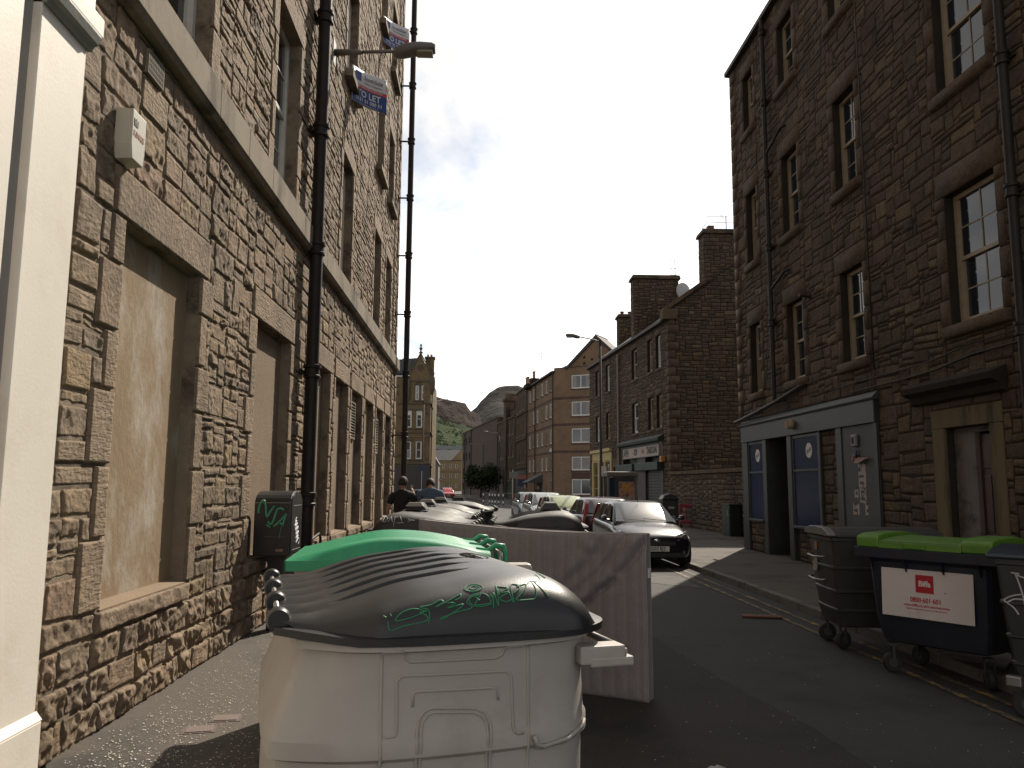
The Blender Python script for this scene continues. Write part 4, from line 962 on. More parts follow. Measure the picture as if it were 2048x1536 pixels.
FA = Frame(fl, (0, 0, 0), math.atan2(-.513, .858)); FW_ = 9.0
rowz = [(11.3, 12.66), (8.6, 10.03), (5.96, 7.39), (3.3, 4.64), (.95, 2.47)]
hs = [(1.9, 3.9, a, b) for a, b in rowz]+[(5.3, 7.3, a, b) for a, b in rowz]
wall_sheet(FA, 0, FW_, 0, 13.4, hs, m_brB, .12, back=.5)
for i, h in enumerate(hs):
    w_ = window(FA, h[0]+.01, h[1]-.01, h[2], h[3]-.01, .06, m_sash_w, m_glassb, (1, 1), .1, cas=True)
    MB().box(h[0]-.05, -.05, h[2]-.14, h[1]+.05, .05, h[2]-.01).build('sill', m_brD, FA)
    if i % 5 in (3, 0, 1): 
        w = w_; c0, c1 = ((h[0]+.13, h[0]+.55), (h[1]-.5, h[1]-.13)) if i % 5 != 3 else ((h[0]+.13, (h[0]+h[1])/2-.07), ((h[0]+h[1])/2+.07, h[1]-.13))
        for a, b in (c0, c1): o = MB().box(a, .065, h[2]+.14, b, .075, h[3]-.12).build('curtain', m_curt, None); o.parent = w; o.matrix_local = Matrix()
for z in (10.3, 7.68, 5.02): MB().box(-.03, -.03, z, FW_, .0, z+.22).build('brick_band', m_brD, FA)
MB().box(1.9, -.03, 2.5, 3.9, .0, 3.1).build('brick_panel', m_brD, FA)
m = MB().prism([(1.6, 13.4), (4.55, 16.1), (7.5, 13.4)], .02, .5, 'y'); m.build('gable', m_brB, FA, fix=True)
for x0, x1 in ((1.4, 4.6), (7.7, 4.5)):
    z0, z1 = 13.22, 16.15
    MB().prism([(x0, z0), (x1, z1), (x1, z1+.4), (x0-(.25 if x1 > x0 else -.25), z0+.1)], -.15, 3.0, 'y').build('barge_board', pbr('dark_roof_tile', (.035, .028, .026), (.05, .04, .037), 4, .8), FA, fix=True)
for x, z in ((3.3, 14.35), (4.1, 14.1), (4.9, 14.35), (3.3, 13.75), (4.9, 13.75)): MB().box(x-.11, -.02, z-.11, x+.11, .01, z+.11).build('vent_hole', pbr('dark_hole', (.01, .01, .01)), FA)
MB().box(0, .02, 13.4, FW_, .6, 13.5).build('eaves', m_brD, FA)
MB().box(.2, .9, 0, FW_, 9, 13.3).build('back_wall', m_brB, FA)
# left face
sL = math.atan2(1, -.119); FS = Frame(fl, (math.cos(sL)*14.65, math.sin(sL)*14.65, 0), sL+math.pi); SL = 14.65
hs = [(SL-s-.5, SL-s+.5, a, b) for s in (1.6, 3.7, 5.9, 8.5, 10.7, 13.1) for a, b in rowz[:4]]+[(SL-2.1, SL-1.1, .95, 2.4)]
wall_sheet(FS, 0, SL, 0, 13.2, hs, m_brB, .12, back=.5)
for i, h in enumerate(hs):
    window(FS, h[0]+.01, h[1]-.01, h[2], h[3]-.01, .05, m_sash_w if i % 3 else m_sash_c, m_glassb, (1, 1), .09, cas=True)
    MB().box(h[0]-.05, -.06, h[2]-.12, h[1]+.05, .05, h[2]-.01).build('sill', m_brD, FS)
for z in (10.3, 7.68, 5.02): MB().box(0, -.03, z, SL+.03, .0, z+.22).build('brick_band', m_brD, FS)
MB().prism([(-.3, 13.1), (4.2, 15.2), (4.2, 13.0)], -.2, SL-1.2, 'x').build('roof', m_slate, FS, fix=True)
MB().prism([(-.35, 13.0), (-.35, 13.15), (.05, 13.25), (.05, 13.0)], -.2, SL+.1, 'x').build('gutter', m_pipe, FS, fix=True)
for s in (.15, 9.5, 14.5): MB().tube([(SL-s, -.1, .1), (SL-s, -.1, 13)], .06, 6).build('drainpipe', m_pipe, FS)
MB().prism([(0, 3.0), (-1.6, 2.2), (-1.6, 2.1), (0, 2.1)], SL-8.9, SL-5.6, 'x').build('porch_canopy', m_slate, FS, fix=True)
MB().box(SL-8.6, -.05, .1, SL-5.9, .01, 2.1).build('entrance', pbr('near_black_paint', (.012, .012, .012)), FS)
for i in range(3):
    MB().lathe([(.16, 0), (.13, .1), (.12, .75), (.17, .8), (.17, .9)], 10, (1.6+.55*i, -.4, 13.3)).build('chimney_pot', MATS['clay_pot'], FS, smooth=40)
MB().box(1.1, -.7, 12.9, 3.2, .2, 13.35).build('chimney', m_mortR, FS)
ch = MB().box(-.1, .2, 13, 1.0, 1.2, 14.3).build('chimney', m_mortR, FS)
for i in range(3):
    o = MB().lathe([(.14, 0), (.12, .1), (.11, .7), (.16, .75), (.16, .85)], 8, (.1+.3*i, .7, 14.3)).build('chimney_pot', MATS['clay_pot'], None, smooth=40); o.parent = ch
t = thing('aerial', 'faint television antenna above the chimney pots of the brick flats', 'aerial', (6.9, 86, 13.3))
MB().tube([(0, 0, 0), (0, 0, 3.4)], .03, 5).build('mast', m_pipe, t)
for k in range(3): MB().tube([(.1, 0, 3.3-.45*k), (-1.3, 0, 3.35-.45*k)], .02, 4).build('antenna', m_pipe, t)

# ------------------------------------------------------------------ far terrace on the right, built along the curving street
def far_building(name, label, p0, p1, h, wallm, cols, rws, win=(1.0, 1.6), body=8, fm=None, base=0, roof=None, stone=None, hfun=None, ret=False):
    """facade from p0 (far) to p1 (near), seen from the left of that direction"""
    d = Vector((p1[0]-p0[0], p1[1]-p0[1], 0)); ln = d.length; t = thing(name, label, 'building', (p0[0], p0[1], 0), math.atan2(d.y, d.x))
    fr = Frame(t); hs = [(c-win[0]/2, c+win[0]/2, z, z+win[1]) for c in cols for z in rws if z+win[1] < h-.1]
    wall_sheet(fr, 0, ln, 0, h, hs, wallm, .2, back=.5)
    for x in hs:
        window(fr, x[0]+.01, x[1]-.01, x[2], x[3]-.01, .1, fm or m_sash_w, m_glassb, (1, 1), .1)
        MB().box(x[0]-.1, -.06, x[2]-.16, x[1]+.1, .05, x[2]-.005).build('sill', m_string if stone is None else stone, fr)
    MB().box(.02, .8, 0, ln-.02, body, h-.05).build('back_wall', wallm, fr)
    MB().box(ln-.02, .001, 0, ln, body, h).build('side_wall', wallm, fr); MB().box(0, .001, 0, .02, body, h).build('side_wall', wallm, fr)
    if roof: MB().prism([(-.25, h), (body/2, h+roof), (body+.25, h)], -.1, ln+.1, 'x').build('roof', m_slate, fr, fix=True)
    MB().box(-.05, -.12, h-.15, ln+.05, -.001, h+.05).build('eaves', m_dressR, fr)
    return t, fr, ln
m_rubF = pbr('far_rubble', (.085, .06, .042), (.055, .04, .03), 2.6, .95, 1.0, 7, .2, c3=(.04, .03, .027), s3=.6, bdist=.06)
m_rubG = pbr('far_ochre_stone', (.095, .068, .042), (.07, .05, .034), 2.2, .95, .8, 8, .2, c3=(.04, .032, .027), s3=.5, bdist=.05)
t, fr, ln = far_building('stone_tenement', 'narrow soot darkened tenement joined to the far end of the brick flats', (5.0, 103.6), (5.8, 93.8), 13.6, m_rubG, (1.6, 4.4, 7.4), (11.0, 7.9, 4.6), fm=m_sash_c, roof=None)
for z in (10.5, 7.3, 3.9): MB().box(0, -.12, z, ln, -.001, z+.2).build('string_course', m_dressR, fr)
MB().box(.2, -.05, .1, ln-.2, -.001, 3.6).build('shopfront', pbr('near_black_paint', (.012, .012, .012)), fr)
for i in range(2):
    ch = MB().box(.5+i*5, 2.2, 13.5, 2.2+i*5, 3.2, 14.4).build('chimney', m_rubG, fr)
    for k in range(3): o = MB().lathe([(.13, 0), (.12, .6), (.16, .65)], 8, (.9+i*5+.45*k, 2.7, 14.4)).build('chimney_pot', MATS['clay_pot'], None); o.parent = ch
t, fr, ln = far_building('stone_tenement', 'dark stone tenement with a tall turret like chimney stack, beyond the narrow tenement', (3.05, 118), (4.95, 103.9), 10.9, m_rubF, (3.2, 5.4, 9.6, 12.2), (8.6, 5.6, 2.5), fm=m_sash_c, roof=None)
ch = MB().box(6.4, -.25, .1, 8.4, 1.2, 13.4).build('chimney', m_rubG, fr, bevel=.05); o = MB().box(6.2, -.45, 13.4, 8.6, 1.4, 13.75).build('cope', m_dressR, None); o.parent = ch; o.matrix_local = Matrix()
o = MB().box(6.5, -.1, 13.75, 8.3, 1.1, 14.4).build('cope', m_dressR, None); o.parent = ch; o.matrix_local = Matrix()
MB().box(8.5, .3, 10.9, 13.8, 4, 12.0).build('attic', m_rubF, fr); MB().box(9.6, .2, 12.0, 12.2, .6, 12.7).build('chimney', m_rubF, fr)
MB().box(2.0, -.04, .1, 13, -.001, 2.3).build('shopfront', m_grn, fr)
t, fr, ln = far_building('brick_block', 'plain dark brown brick block with a sloping roofline under the hill', (-2.9, 158), (2.95, 118.6), 11.9, m_brR, (2.5, 6.5, 10.5), (9.2, 6.4, 3.6, .9), (1.6, 1.5), fm=m_grn, roof=None, stone=m_brD)
for xx in (13, 4.5): MB().tube([(xx, -.1, .1), (xx, -.1, 11.8)], .08, 6).build('drainpipe', m_pipe, fr)

# ------------------------------------------------------------------ gabled corner pub building on the left
m_och = pbr('ochre_sandstone', (.18, .125, .066), (.13, .094, .054), 1.8, .92, .5, 9, .2, c3=(.05, .042, .036), s3=.55, f3=(.53, .64), bdist=.04)
m_ochd = pbr('sooty_moulding', (.07, .058, .045), (.11, .085, .055), 2.5, .9, .5, 12)
pb = thing('corner_pub_building', 'ochre sandstone corner building with a pointed gable and a black pub front at street level', 'building', (-13.5, 91, 0))
FQ = Frame(pb); qx = lambda x: x+13.5; QW = qx(-5.35)
hs = [(qx(a), qx(b), z0, z1) for z0, z1 in ((8.25, 10.2), (4.7, 6.7)) for a, b in ((-8.4, -7.45), (-6.95, -6.25), (-11.2, -10.2))]+[(qx(-7.1), qx(-6.7), 11.4, 13.1), (qx(-6.42), qx(-6.02), 11.4, 13.1)]
wall_sheet(FQ, 0, QW, 0, 14.1, hs, m_och, .22, back=.5)
for i, h in enumerate(hs):
    window(FQ, h[0]+.01, h[1]-.01, h[2], h[3]-.01, .1, m_sash_w, m_glassb, (1, 1), .1, blind=(.25, m_sash_w) if i in (0, 1) else None)
    MB().box(h[0]-.15, -.14, h[2]-.2, h[1]+.15, .03, h[2]-.005).build('sill', m_ochd, FQ, bevel=.03)
for z, o_ in ((7.6, .1), (4.1, .2), (10.9, .12), (7.1, .06)): MB().box(qx(-9.6), -o_, z, QW+o_, -.001, z+.18).build('string_course', m_ochd if z != 7.1 else m_och, FQ, bevel=.03)
for h in hs[:4]: MB().box(h[0]-.2, -.1, h[3]+.02, h[1]+.2, -.001, h[3]+.22).build('hood_mould', m_ochd, FQ, bevel=.03)
MB().prism([(qx(-7.85), 14.1), (qx(-6.57), 16.7), (qx(-5.3), 14.1)], -.02, 3.5, 'y').build('gable', m_och, FQ, fix=True)
MB().box(qx(-7.9), -.1, 13.5, QW+.1, -.021, 13.65).build('string_course', m_ochd, FQ)
for a, b in ((-7.95, -6.57), (-5.2, -6.57)): MB().prism([(qx(a), 14.05), (qx(b), 16.7), (qx(b), 16.95), (qx(a)-(.1 if a < b else -.1), 14.2)], -.12, .4, 'y').build('skew', m_ochd, FQ, fix=True)
MB().lathe([(.22, 0), (.25, .1), (.1, .2), (.1, .4), (.2, .5), (.2, .6), (.06, .75), (.1, .85), (.13, .95), (.08, 1.05), (.001, 1.1)], 10, (qx(-6.57), .1, 16.8)).build('finial', m_ochd, FQ, True)
MB().lathe([(.12, 0), (.2, .4), (.2, .6), (.1, .75), (.15, .9), (.08, 1.1), (.001, 1.2)], 10, (qx(-5.15), .1, 14.0)).build('finial', m_ochd, FQ, True)
MB().lathe([(.05, -1.5), (.3, -.8), (.35, 0), (.3, .6), (.2, .8)], 10, (qx(-5.2), .1, 13.4)).build('corbel', m_ochd, FQ, True)
MB().lathe([(.1, -2.4), (.5, -1.2), (.55, 0), (.45, .9), (.3, 1.2)], 12, (qx(-8.1), .15, 12.9)).build('corbel', m_ochd, FQ, True)
MB().lathe([(.001, 0), (.32, 0), (.34, -.08), (.26, -.1), (.24, -.04), (.001, -.04)], 18, (qx(-6.57), -.03, 15.15), 'y').build('oculus', m_ochd, FQ)
MB().prism([(qx(-13), 14.1), (qx(-13), 15.7), (qx(-6.9), 16.3), (qx(-7.8), 14.1)], .3, 4, 'y').build('roof', m_slate, FQ, fix=True)
MB().box(0, -.15, 14.0, qx(-7.8), .3, 14.2).build('gutter', m_galv, FQ)
c_ = MB().box(qx(-6.1), 1.2, 14, qx(-5.1), 2.4, 16.4).build('chimney', m_och, FQ, bevel=.04); o = MB().box(qx(-6.2), 1.1, 16.4, qx(-5.0), 2.5, 16.6).build('cope', m_ochd, None); o.parent = c_
for i in range(2):
    o = MB().lathe([(.14, 0), (.12, .35)], 8, (qx(-5.85)+.4*i, 1.8, 16.6)).build('chimney_pot', MATS['clay_pot'], None); o.parent = c_
for i in range(2): MB().lathe([(.16, 0), (.14, .8), (.18, .85)], 8, (qx(-8.7)+.55*i, 2, 15.6)).build('chimney_pot', MATS['clay_pot'], FQ)
MB().box(qx(-13.4), -.12, .1, QW+.12, -.001, 3.95).build('pub_front', pbr('black_gloss_paint', (.01, .009, .009), rough=.35), FQ, bevel=.02)
m_mar = pbr('maroon_paint', (.16, .03, .025), rough=.5)
pf = last(pb)
for pts in ([(-8.5, 2.55), (-7.9, 2.85), (-7.4, 2.7)], [(-8.5, 2.2), (-7.8, 2.35), (-7.3, 2.3), (-7.9, 2.0), (-8.4, 1.7)]):
    o = MB().tube([(qx(a), -.13, z) for a, z in pts], .05, 5).build('pub_emblem', m_mar, None); o.parent = pf
MB().box(.02, .8, 0, QW-.02, 14, 14).build('back_wall', m_och, FQ)
FQ2 = Frame(pb, (QW, 0, 0), R(91.6))
hs = [(a, a+.9, z0, z1) for z0, z1 in ((11.2, 12.8), (8.25, 10.2), (4.7, 6.7)) for a in (1.5, 5, 8.5, 12)]
wall_sheet(FQ2, 0, 16, 0, 14.1, hs, m_och, .2, back=.5)
for h in hs: window(FQ2, h[0]+.01, h[1]-.01, h[2], h[3]-.01, .08, m_sash_w, m_glassb, (1, 1), .1)
for z in (7.6, 10.9, 3.95): MB().box(0, -.18, z, 16, -.001, z+.2).build('string_course', m_ochd, FQ2)
MB().tube([(.6, -.15, .1), (.6, -.15, 13.8)], .07, 6).build('drainpipe', m_pipe, FQ2)
MB().tube([(1.1, -.15, .1), (1.1, -.15, 11)], .05, 6).build('drainpipe', m_pipe, FQ2)
MB().box(.1, -.1, .1, 16, -.001, 3.9).build('pub_front', MATS['black_gloss_paint'], FQ2)

# ------------------------------------------------------------------ beige flats and slated roofs at the end of the street
m_bei = pbr('beige_render', (.25, .18, .095), (.21, .15, .082), .6, .9, c3=(.2, .145, .08), s3=.3)
t, fr, ln = far_building('rendered_flats', 'beige rendered flats closing the end of the street', (-14.6, 228), (-4.2, 226), 8.7, m_bei, (1.2, 3.4, 5.3, 7.4, 9.0), (6.5, 3.8, 1.1), (.62, 1.15), body=9, roof=3.1)
MB().box(0, -.06, 5.4, ln, -.001, 5.55).build('string_course', m_dressR, fr)
MB().prism([(7.6, 8.7), (10.6, 12.0), (10.6, 8.7)], -.15, -.0, 'y').build('half_gable', m_bei, fr, fix=True)
t = thing('slated_mansard', 'long slate roof with small round dormers behind the beige flats', 'building', (-15, 262, 0))
f_ = Frame(t); MB().box(0, 0, 0, 24, 8, 12.2).build('wall', pbr('grey_wall', (.13, .115, .1), (.09, .08, .07), .4, .9), f_)
MB().prism([(0, 12.2), (1.6, 14.6), (8, 14.6), (8, 12.2)], 0, 24, 'x').build('roof', pbr('pale_slate', (.16, .17, .165), (.1, .11, .11), .8, .6), f_, fix=True)
for i in range(6): MB().lathe([(.001, 0), (.9, 0), (.9, 1.8)], 12, (2+4*i, -.1, 12.6), 'y').build('dormer', m_slate, f_, fix=True)
t = thing('gabled_house', 'grey gabled roof rising between the pub building and the slate mansard', 'building', (-21, 205, 0))
f_ = Frame(t); MB().prism([(0, 0), (11.2, 0), (11.2, 7), (6.2, 15.2), (1.6, 15.2), (0, 12)], 0, 9, 'y').build('gable_wall', pbr('grey_wall', (.13, .115, .1)), f_, fix=True)
MB().prism([(11.3, 6.9), (11.5, 7.0), (6.3, 15.6), (1.5, 15.6), (1.6, 15.2), (6.2, 15.2)], -.3, 9, 'y').build('roof', m_slate, f_, fix=True)

# ------------------------------------------------------------------ hills
def veg_mat(name, c1, c2, c3, s1, s2, bs=.25, bd=2.0):
    return pbr(name, c1, c2, s1, .95, 1.0, bs, .1, c3=c3, s3=s2, f3=(.45, .6), bdist=bd, detail=9)
m_grass = veg_mat('hill_grass', (.042, .066, .018), (.026, .042, .013), (.014, .025, .009), .035, .11, .3, 3)
m_crag = pbr('red_brown_crag', (.036, .023, .019), (.023, .0155, .0135), .05, .95, 1.0, .22, .1, c3=(.05, .033, .026), s3=.07, f3=(.55, .7), stretch=(1, 1, .35), bdist=4)
m_seat = pbr('hill_heather', (.036, .032, .027), (.027, .025, .024), .012, .95, 1.0, .05, .1, c3=(.07, .066, .032), s3=.006, f3=(.55, .68), bdist=6)
def interp(pts, x):
    if x <= pts[0][0]: return pts[0][1]
    for (a, za), (b, zb) in zip(pts, pts[1:]):
        if x <= b: s = (x-a)/(b-a); s = s*s*(3-2*s)*.5+s*.5; return za+(zb-za)*s
    return pts[-1][1]
def ridge(name, mat, y0, y1, x0, x1, prof, shape, nx, ny, na, nsc, back=200, sd=1, base=-2):
    X = np.linspace(x0, x1, nx); T = np.linspace(0, 1, ny); top = np.array([interp(prof, x) for x in X])
    V = []
    XX, TT = np.meshgrid(X, T); YY = y0+(y1-y0)*TT
    nz_ = fbm(XX*nsc, YY*nsc, TT*0+sd, 5, sd)
    S_ = np.array([shape(t) for t in T])[:, None]
    ZZ = base+(top[None, :]-base)*S_+nz_*na*np.clip(S_*1.5, 0, 1)*(1-.75*(TT > .98)); YY = YY+fbm(XX*nsc*1.3, TT*4, TT*0+sd+4, 4, sd+3)*na*1.6*np.sin(TT*math.pi)
    v = np.stack([XX, YY, ZZ], -1).reshape(-1, 3); vb = np.stack([X, np.full(nx, y1+back), top*.6], -1)
    v = np.concatenate([v, vb]); fs = [(j*nx+i, j*nx+i+1, (j+1)*nx+i+1, (j+1)*nx+i) for j in range(ny) for i in range(nx-1)]
    me = bpy.data.meshes.new(name); me.from_pydata(v.tolist(), [], fs); me.materials.append(mat); me.shade_smooth(); me.update()
    o = bpy.data.objects.new(name, me); COL.objects.link(o); return tag(o, kind='structure')
ridge('hillside', m_grass, 300, 520, -230, 160, [(-230, 86), (-80, 70), (-28, 47), (-22, 42.5), (-12, 40.3), (-1, 37), (8, 32), (30, 22), (160, 12)], lambda t: t**.85, 150, 60, 5.0, .05, 40, 1)
ridge('crag', m_crag, 560, 680, -320, 140, [(-320, 110), (-90, 92), (-52, 80), (-38, 78), (-35, 77), (-29, 75.5), (-22, 73.5), (-15, 72), (-10, 71), (-7.5, 66), (-6, 64), (1, 62), (2, 58), (5, 52), (12, 44), (30, 30), (140, 15)], lambda t: .42*min(t/.35, 1)+.58*max(0, (t-.35)/.65)**.7, 200, 50, 5.5, .07, 60, 3)
ridge('hill', m_seat, 1000, 1450, -500, 700, [(-500, 60), (-80, 100), (-20, 128), (-5, 140), (10, 158), (24, 172), (40, 181), (55, 183), (75, 184), (95, 172), (130, 150), (250, 90), (700, 40)], lambda t: t**1.25, 160, 60, 9, .012, 200, 5)
# gorse bushes over the slope, one mass
rb_ = random.Random(9); m = MB()
for i in range(2200):
    t_ = rb_.random()**.8; x = rb_.uniform(-60, 40); y = 300+220*t_; top = interp([(-230, 86), (-80, 70), (-28, 47), (-22, 42.5), (-12, 40.3), (-1, 37), (8, 32), (30, 22), (160, 12)], x)
    z = -2+(top+2)*t_**.85; s = rb_.uniform(.5, 1.7)
    if math.sin(x*.35+t_*16)+rb_.uniform(-1, 1) < 0: continue
    pts = []
    for k in range(5):
        a = rb_.uniform(0, 6.28); b = rb_.uniform(-.3, 1.4); px, py, pz = x+math.cos(a)*s*.7, y+math.sin(a)*s*.5, z+b*s
        w = s*.5; m.add([(px-w, py, pz), (px, py-w*.6, pz+rb_.uniform(-w, w)*.4), (px+w, py, pz), (px, py+w*.3, pz+w)], [(0, 1, 2), (0, 2, 3), (0, 1, 3), (1, 2, 3)])
tag(m.build('gorse', pbr('gorse', (.04, .065, .018), (.02, .034, .012), .2, .95)), 'dark gorse bushes spread over the green hillside', 'gorse', kind='stuff')

# ------------------------------------------------------------------ tree in front of the far brick block
def tree(x, y, h, r, label, seed, mat, n=5200, leaf=.16, z0=0.1):
    t = thing('small_tree', label, 'tree', (x, y, z0)); rg = random.Random(seed)
    tk = MB(); tk.tube([(0, 0, 0), (.05, .02, h*.25), (.0, .05, h*.5), (.05, 0, h*.8)], [.16, .12, .09, .03], 8)
    cl = []
    for i in range(16):
        a = rg.uniform(0, 6.28); rr = r*math.sqrt(rg.random())*.75; zz = h*rg.uniform(.35, .88); cl.append((math.cos(a)*rr, math.sin(a)*rr, zz, r*rg.uniform(.28, .5)))
        tk.tube([(0, 0, zz*.5), (math.cos(a)*rr*.5, math.sin(a)*rr*.5, zz*.8), (math.cos(a)*rr, math.sin(a)*rr, zz)], [.06, .04, .015], 5)
    tk.build('trunk', pbr('bark', (.06, .045, .035), (.04, .03, .025), 9, .9), t, True)
    m = MB()
    for i in range(n):
        c = rg.choice(cl); d = Vector((rg.gauss(0, 1), rg.gauss(0, 1), rg.gauss(0, .8))).normalized()*c[3]*rg.random()**.35
        p = Vector(c[:3])+d; a, b = Vector((rg.uniform(-1, 1), rg.uniform(-1, 1), rg.uniform(-.6, .6))).normalized()*leaf, Vector((rg.uniform(-1, 1), rg.uniform(-1, 1), rg.uniform(-1, 1))).normalized()*leaf*.6
        m.add([p-a, p-b, p+a, p+b], [(0, 1, 2, 3)])
    m.build('crown', mat, t); return t
m_leaf = pbr('leaf_green', (.03, .055, .014), (.018, .034, .01), 1.5, .8)
tree(.6, 113, 4.3, 2.9, 'low bushy green tree in front of the dark brick block', 4, m_leaf, n=6500, leaf=.2)
# ------------------------------------------------------------------ communal bins
def lid_profile(x):       # height of the crown of the lid along its depth, hinge at -.34
    pts = [(-.36, 1.335), (-.22, 1.35), (-.08, 1.385), (.08, 1.43), (.24, 1.455), (.40, 1.476), (.54, 1.478), (.64, 1.458), (.71, 1.425), (.76, 1.38), (.79, 1.32), (.80, 1.285)]
    return interp2(pts, x)
def interp2(p, x):
    if x <= p[0][0]: return p[0][1]
    for i in range(len(p)-1):
        a, b = p[i], p[i+1]
        if x <= b[0]:
            t = (x-a[0])/(b[0]-a[0]); m0 = (b[1]-p[i-1][1])/(b[0]-p[i-1][0]) if i else (b[1]-a[1])/(b[0]-a[0]); m1 = (p[i+2][1]-a[1])/(p[i+2][0]-a[0]) if i+2 < len(p) else (b[1]-a[1])/(b[0]-a[0])
            h = b[0]-a[0]; return (2*t**3-3*t*t+1)*a[1]+(t**3-2*t*t+t)*h*m0+(-2*t**3+3*t*t)*b[1]+(t**3-t*t)*h*m1
    return p[-1][1]
BLN = 1.72
def y_edge(x):            # plan outline: near edge of the lid bulges where the body is widest
    if x < -.02: return .0+.17*min(1, (-.02-x)/.32)**1.0
    if x > .62: return .12*((x-.62)/.19)**2.4
    return 0
def chaikin(pts, n=2):
    for _ in range(n):
        q_ = []
        for i in range(len(pts)):
            a, b = pts[i], pts[(i+1) % len(pts)]; q_ += [(a[0]*.75+b[0]*.25, a[1]*.75+b[1]*.25), (a[0]*.25+b[0]*.75, a[1]*.25+b[1]*.75)]
        pts = q_
    return pts
def ring_at(e, dx=0, dy=0, rear=0):
    """rounded plan polygon of the body, e = inward offset"""
    w = BLN; return [(-.30+e-rear, .20+e+dy-rear*.4), (-.24+e-rear, .13+e-rear*.4), (-.06, .0+e), (.35, -.005+e), (.66, .03+e), (.79-e, .16+e), (.81-e, .3), (.81-e, w-.3), (.79-e, w-.16-e), (.66, w-.03-e), (.35, w+.005-e), (-.06, w-e), (-.24+e-rear, w-.13-e+rear*.4), (-.30+e-rear, w-.2-e+rear*.4)]
LIDF = {}
def make_bin(label, group, lidm, bodym, grooves=True, handle=False):
    t = thing('communal_bin', label, 'bin', group=group)
    # body: stacked rings
    lv = [(1.285, .0, 0), (1.27, -.012, 0), (1.245, -.014, 0), (1.235, .014, 0), (1.10, .014, .045), (.97, .008, .085), (.955, .0, .09), (.90, .0, .095), (.885, .016, .08), (.60, .02, .10), (.36, .035, .09), (.27, .08, .03), (.26, .3, 0)]
    m = MB(); rings = [chaikin(ring_at(e, rear=r_), 2) for _, e, r_ in lv]; n = len(rings[0])
    vs = [(x, y, z) for (z, _, _), rg_ in zip(lv, rings) for x, y in rg_]
    fs = [(i*n+k, (i+1)*n+k, (i+1)*n+(k+1) % n, i*n+(k+1) % n) for i in range(len(lv)-1) for k in range(n)]
    fs.append(tuple(range((len(lv)-1)*n, len(lv)*n)))
    m.add(vs, fs); body = m.build('body', bodym, t, smooth=32, fix=True)
    bvh = BVHTree.FromPolygons([Vector(a) for a in vs], [f for f in fs])
    # lid
    gy = [.36+.2*i for i in range(6)]
    def lf(a, b):
        x = -.36+a*1.165
        e0 = y_edge(x); y = e0-.0+(BLN-2*e0)*b; s = abs(2*b-1); p = lid_profile(x)
        front = max(0, (x-.2)/.6)
        k = 13-6*front; g = (1-s**k)**(1/2.3) if s < 1 else 0
        base = 1.285 if x > -.2 else 1.285+.045*((-.2-x)/.16)
        z = base+(p-base)*g
        if grooves:
            for i, c in enumerate(gy):
                x0_, x1_ = -.16+.0*i, .5-.05*abs(i-2.5)
                w = max(0, min(1, (x-x0_)/.12))*max(0, min(1, (x1_-x)/.1)); d = (y-c-.03*math.sin(x*3))/.0095; z += w*(.010*math.exp(-((d-2.0)/1.6)**2)-.05*math.exp(-d*d))
        if x < -.16:
            z += .012*math.cos((y-.2)/(BLN-.4)*math.pi*2*6)*min(1, (-.16-x)/.12)
        return (x, y, z)
    ml = MB(); NU, NV = 64, 430; ml.grid(lf, NU, NV)
    # brim
    br_ = chaikin([(-.38, .17), (-.34, .14), (-.07, -.02), (.35, -.03), (.68, .0), (.85, .13), (.89, .3), (.89, BLN-.3), (.85, BLN-.13), (.68, BLN), (.35, BLN+.03), (-.07, BLN+.02), (-.34, BLN-.14), (-.38, BLN-.17)], 2)
    inn = chaikin([(-.30, .2), (-.26, .18), (-.04, .06), (.35, .06), (.6, .08), (.74, .2), (.77, .3), (.77, BLN-.3), (.74, BLN-.2), (.6, BLN-.08), (.35, BLN-.06), (-.04, BLN-.06), (-.26, BLN-.18), (-.30, BLN-.2)], 2)
    nb = len(br_); k0 = len(ml.v); F = lambda x: .028*min(1, max(0, (-.1-x)/.26))
    L_ = [[(x, y, 1.30+F(x)) for x, y in inn], [(x*.6+x2*.4, y*.6+y2*.4, 1.298+F(x)) for (x, y), (x2, y2) in zip(inn, br_)], [(x, y, 1.288+F(x)) for x, y in br_], [(x, y, 1.262+F(x)) for x, y in br_], [(x, y, 1.262+F(x)) for x, y in inn]]
    vs2 = [p for r_ in L_ for p in r_]; fs2 = [(i*nb+k, i*nb+(k+1) % nb, (i+1)*nb+(k+1) % nb, (i+1)*nb+k) for i in range(4) for k in range(nb)]
    lidv = list(ml.v); lidf = list(ml.f)
    lid = ml.build('lid', lidm, t, smooth=50)
    br = MB().add(vs2, fs2).build('brim', lidm, None, smooth=40, fix=True); br.parent = lid
    LIDF['bvh'] = BVHTree.FromPolygons([Vector(a) for a in lidv], lidf); LIDF['body'] = bvh
    # hinge knuckles and rod
    for i in range(4):
        y = .2+(BLN-.4)*i/3
        o = MB().lathe([(.012, -.03), (.036, -.03), (.042, -.02), (.042, .02), (.036, .03), (.012, .03)], 14, (-.35, y, 1.335), 'y').build('hinge_knuckle', lidm, None, smooth=40); o.parent = lid
    MB().tube([(-.35, .2, 1.335), (-.35, BLN-.2, 1.335)], .011, 8).build('hinge_rod', m_galv, t, True)
    # lifting bracket on the front near and far corners
    for y0, s in ((.04, 1), (BLN-.04, -1)):
        m = MB(); m.box(.72, y0+.02*s, 1.145, .90, y0+.11*s, 1.212); m.box(.76, y0+.018*s, 1.135, .935, y0+.09*s, 1.17); m.box(.90, y0+.03*s, 1.17, .915, y0+.1*s, 1.198); m.build('lifting_bracket', bodym, t, bevel=.012)
    MB().tube([(.90, .12, 1.19), (.90, BLN-.12, 1.19)], .018, 8).build('lifting_bar', m_galv, t, True)
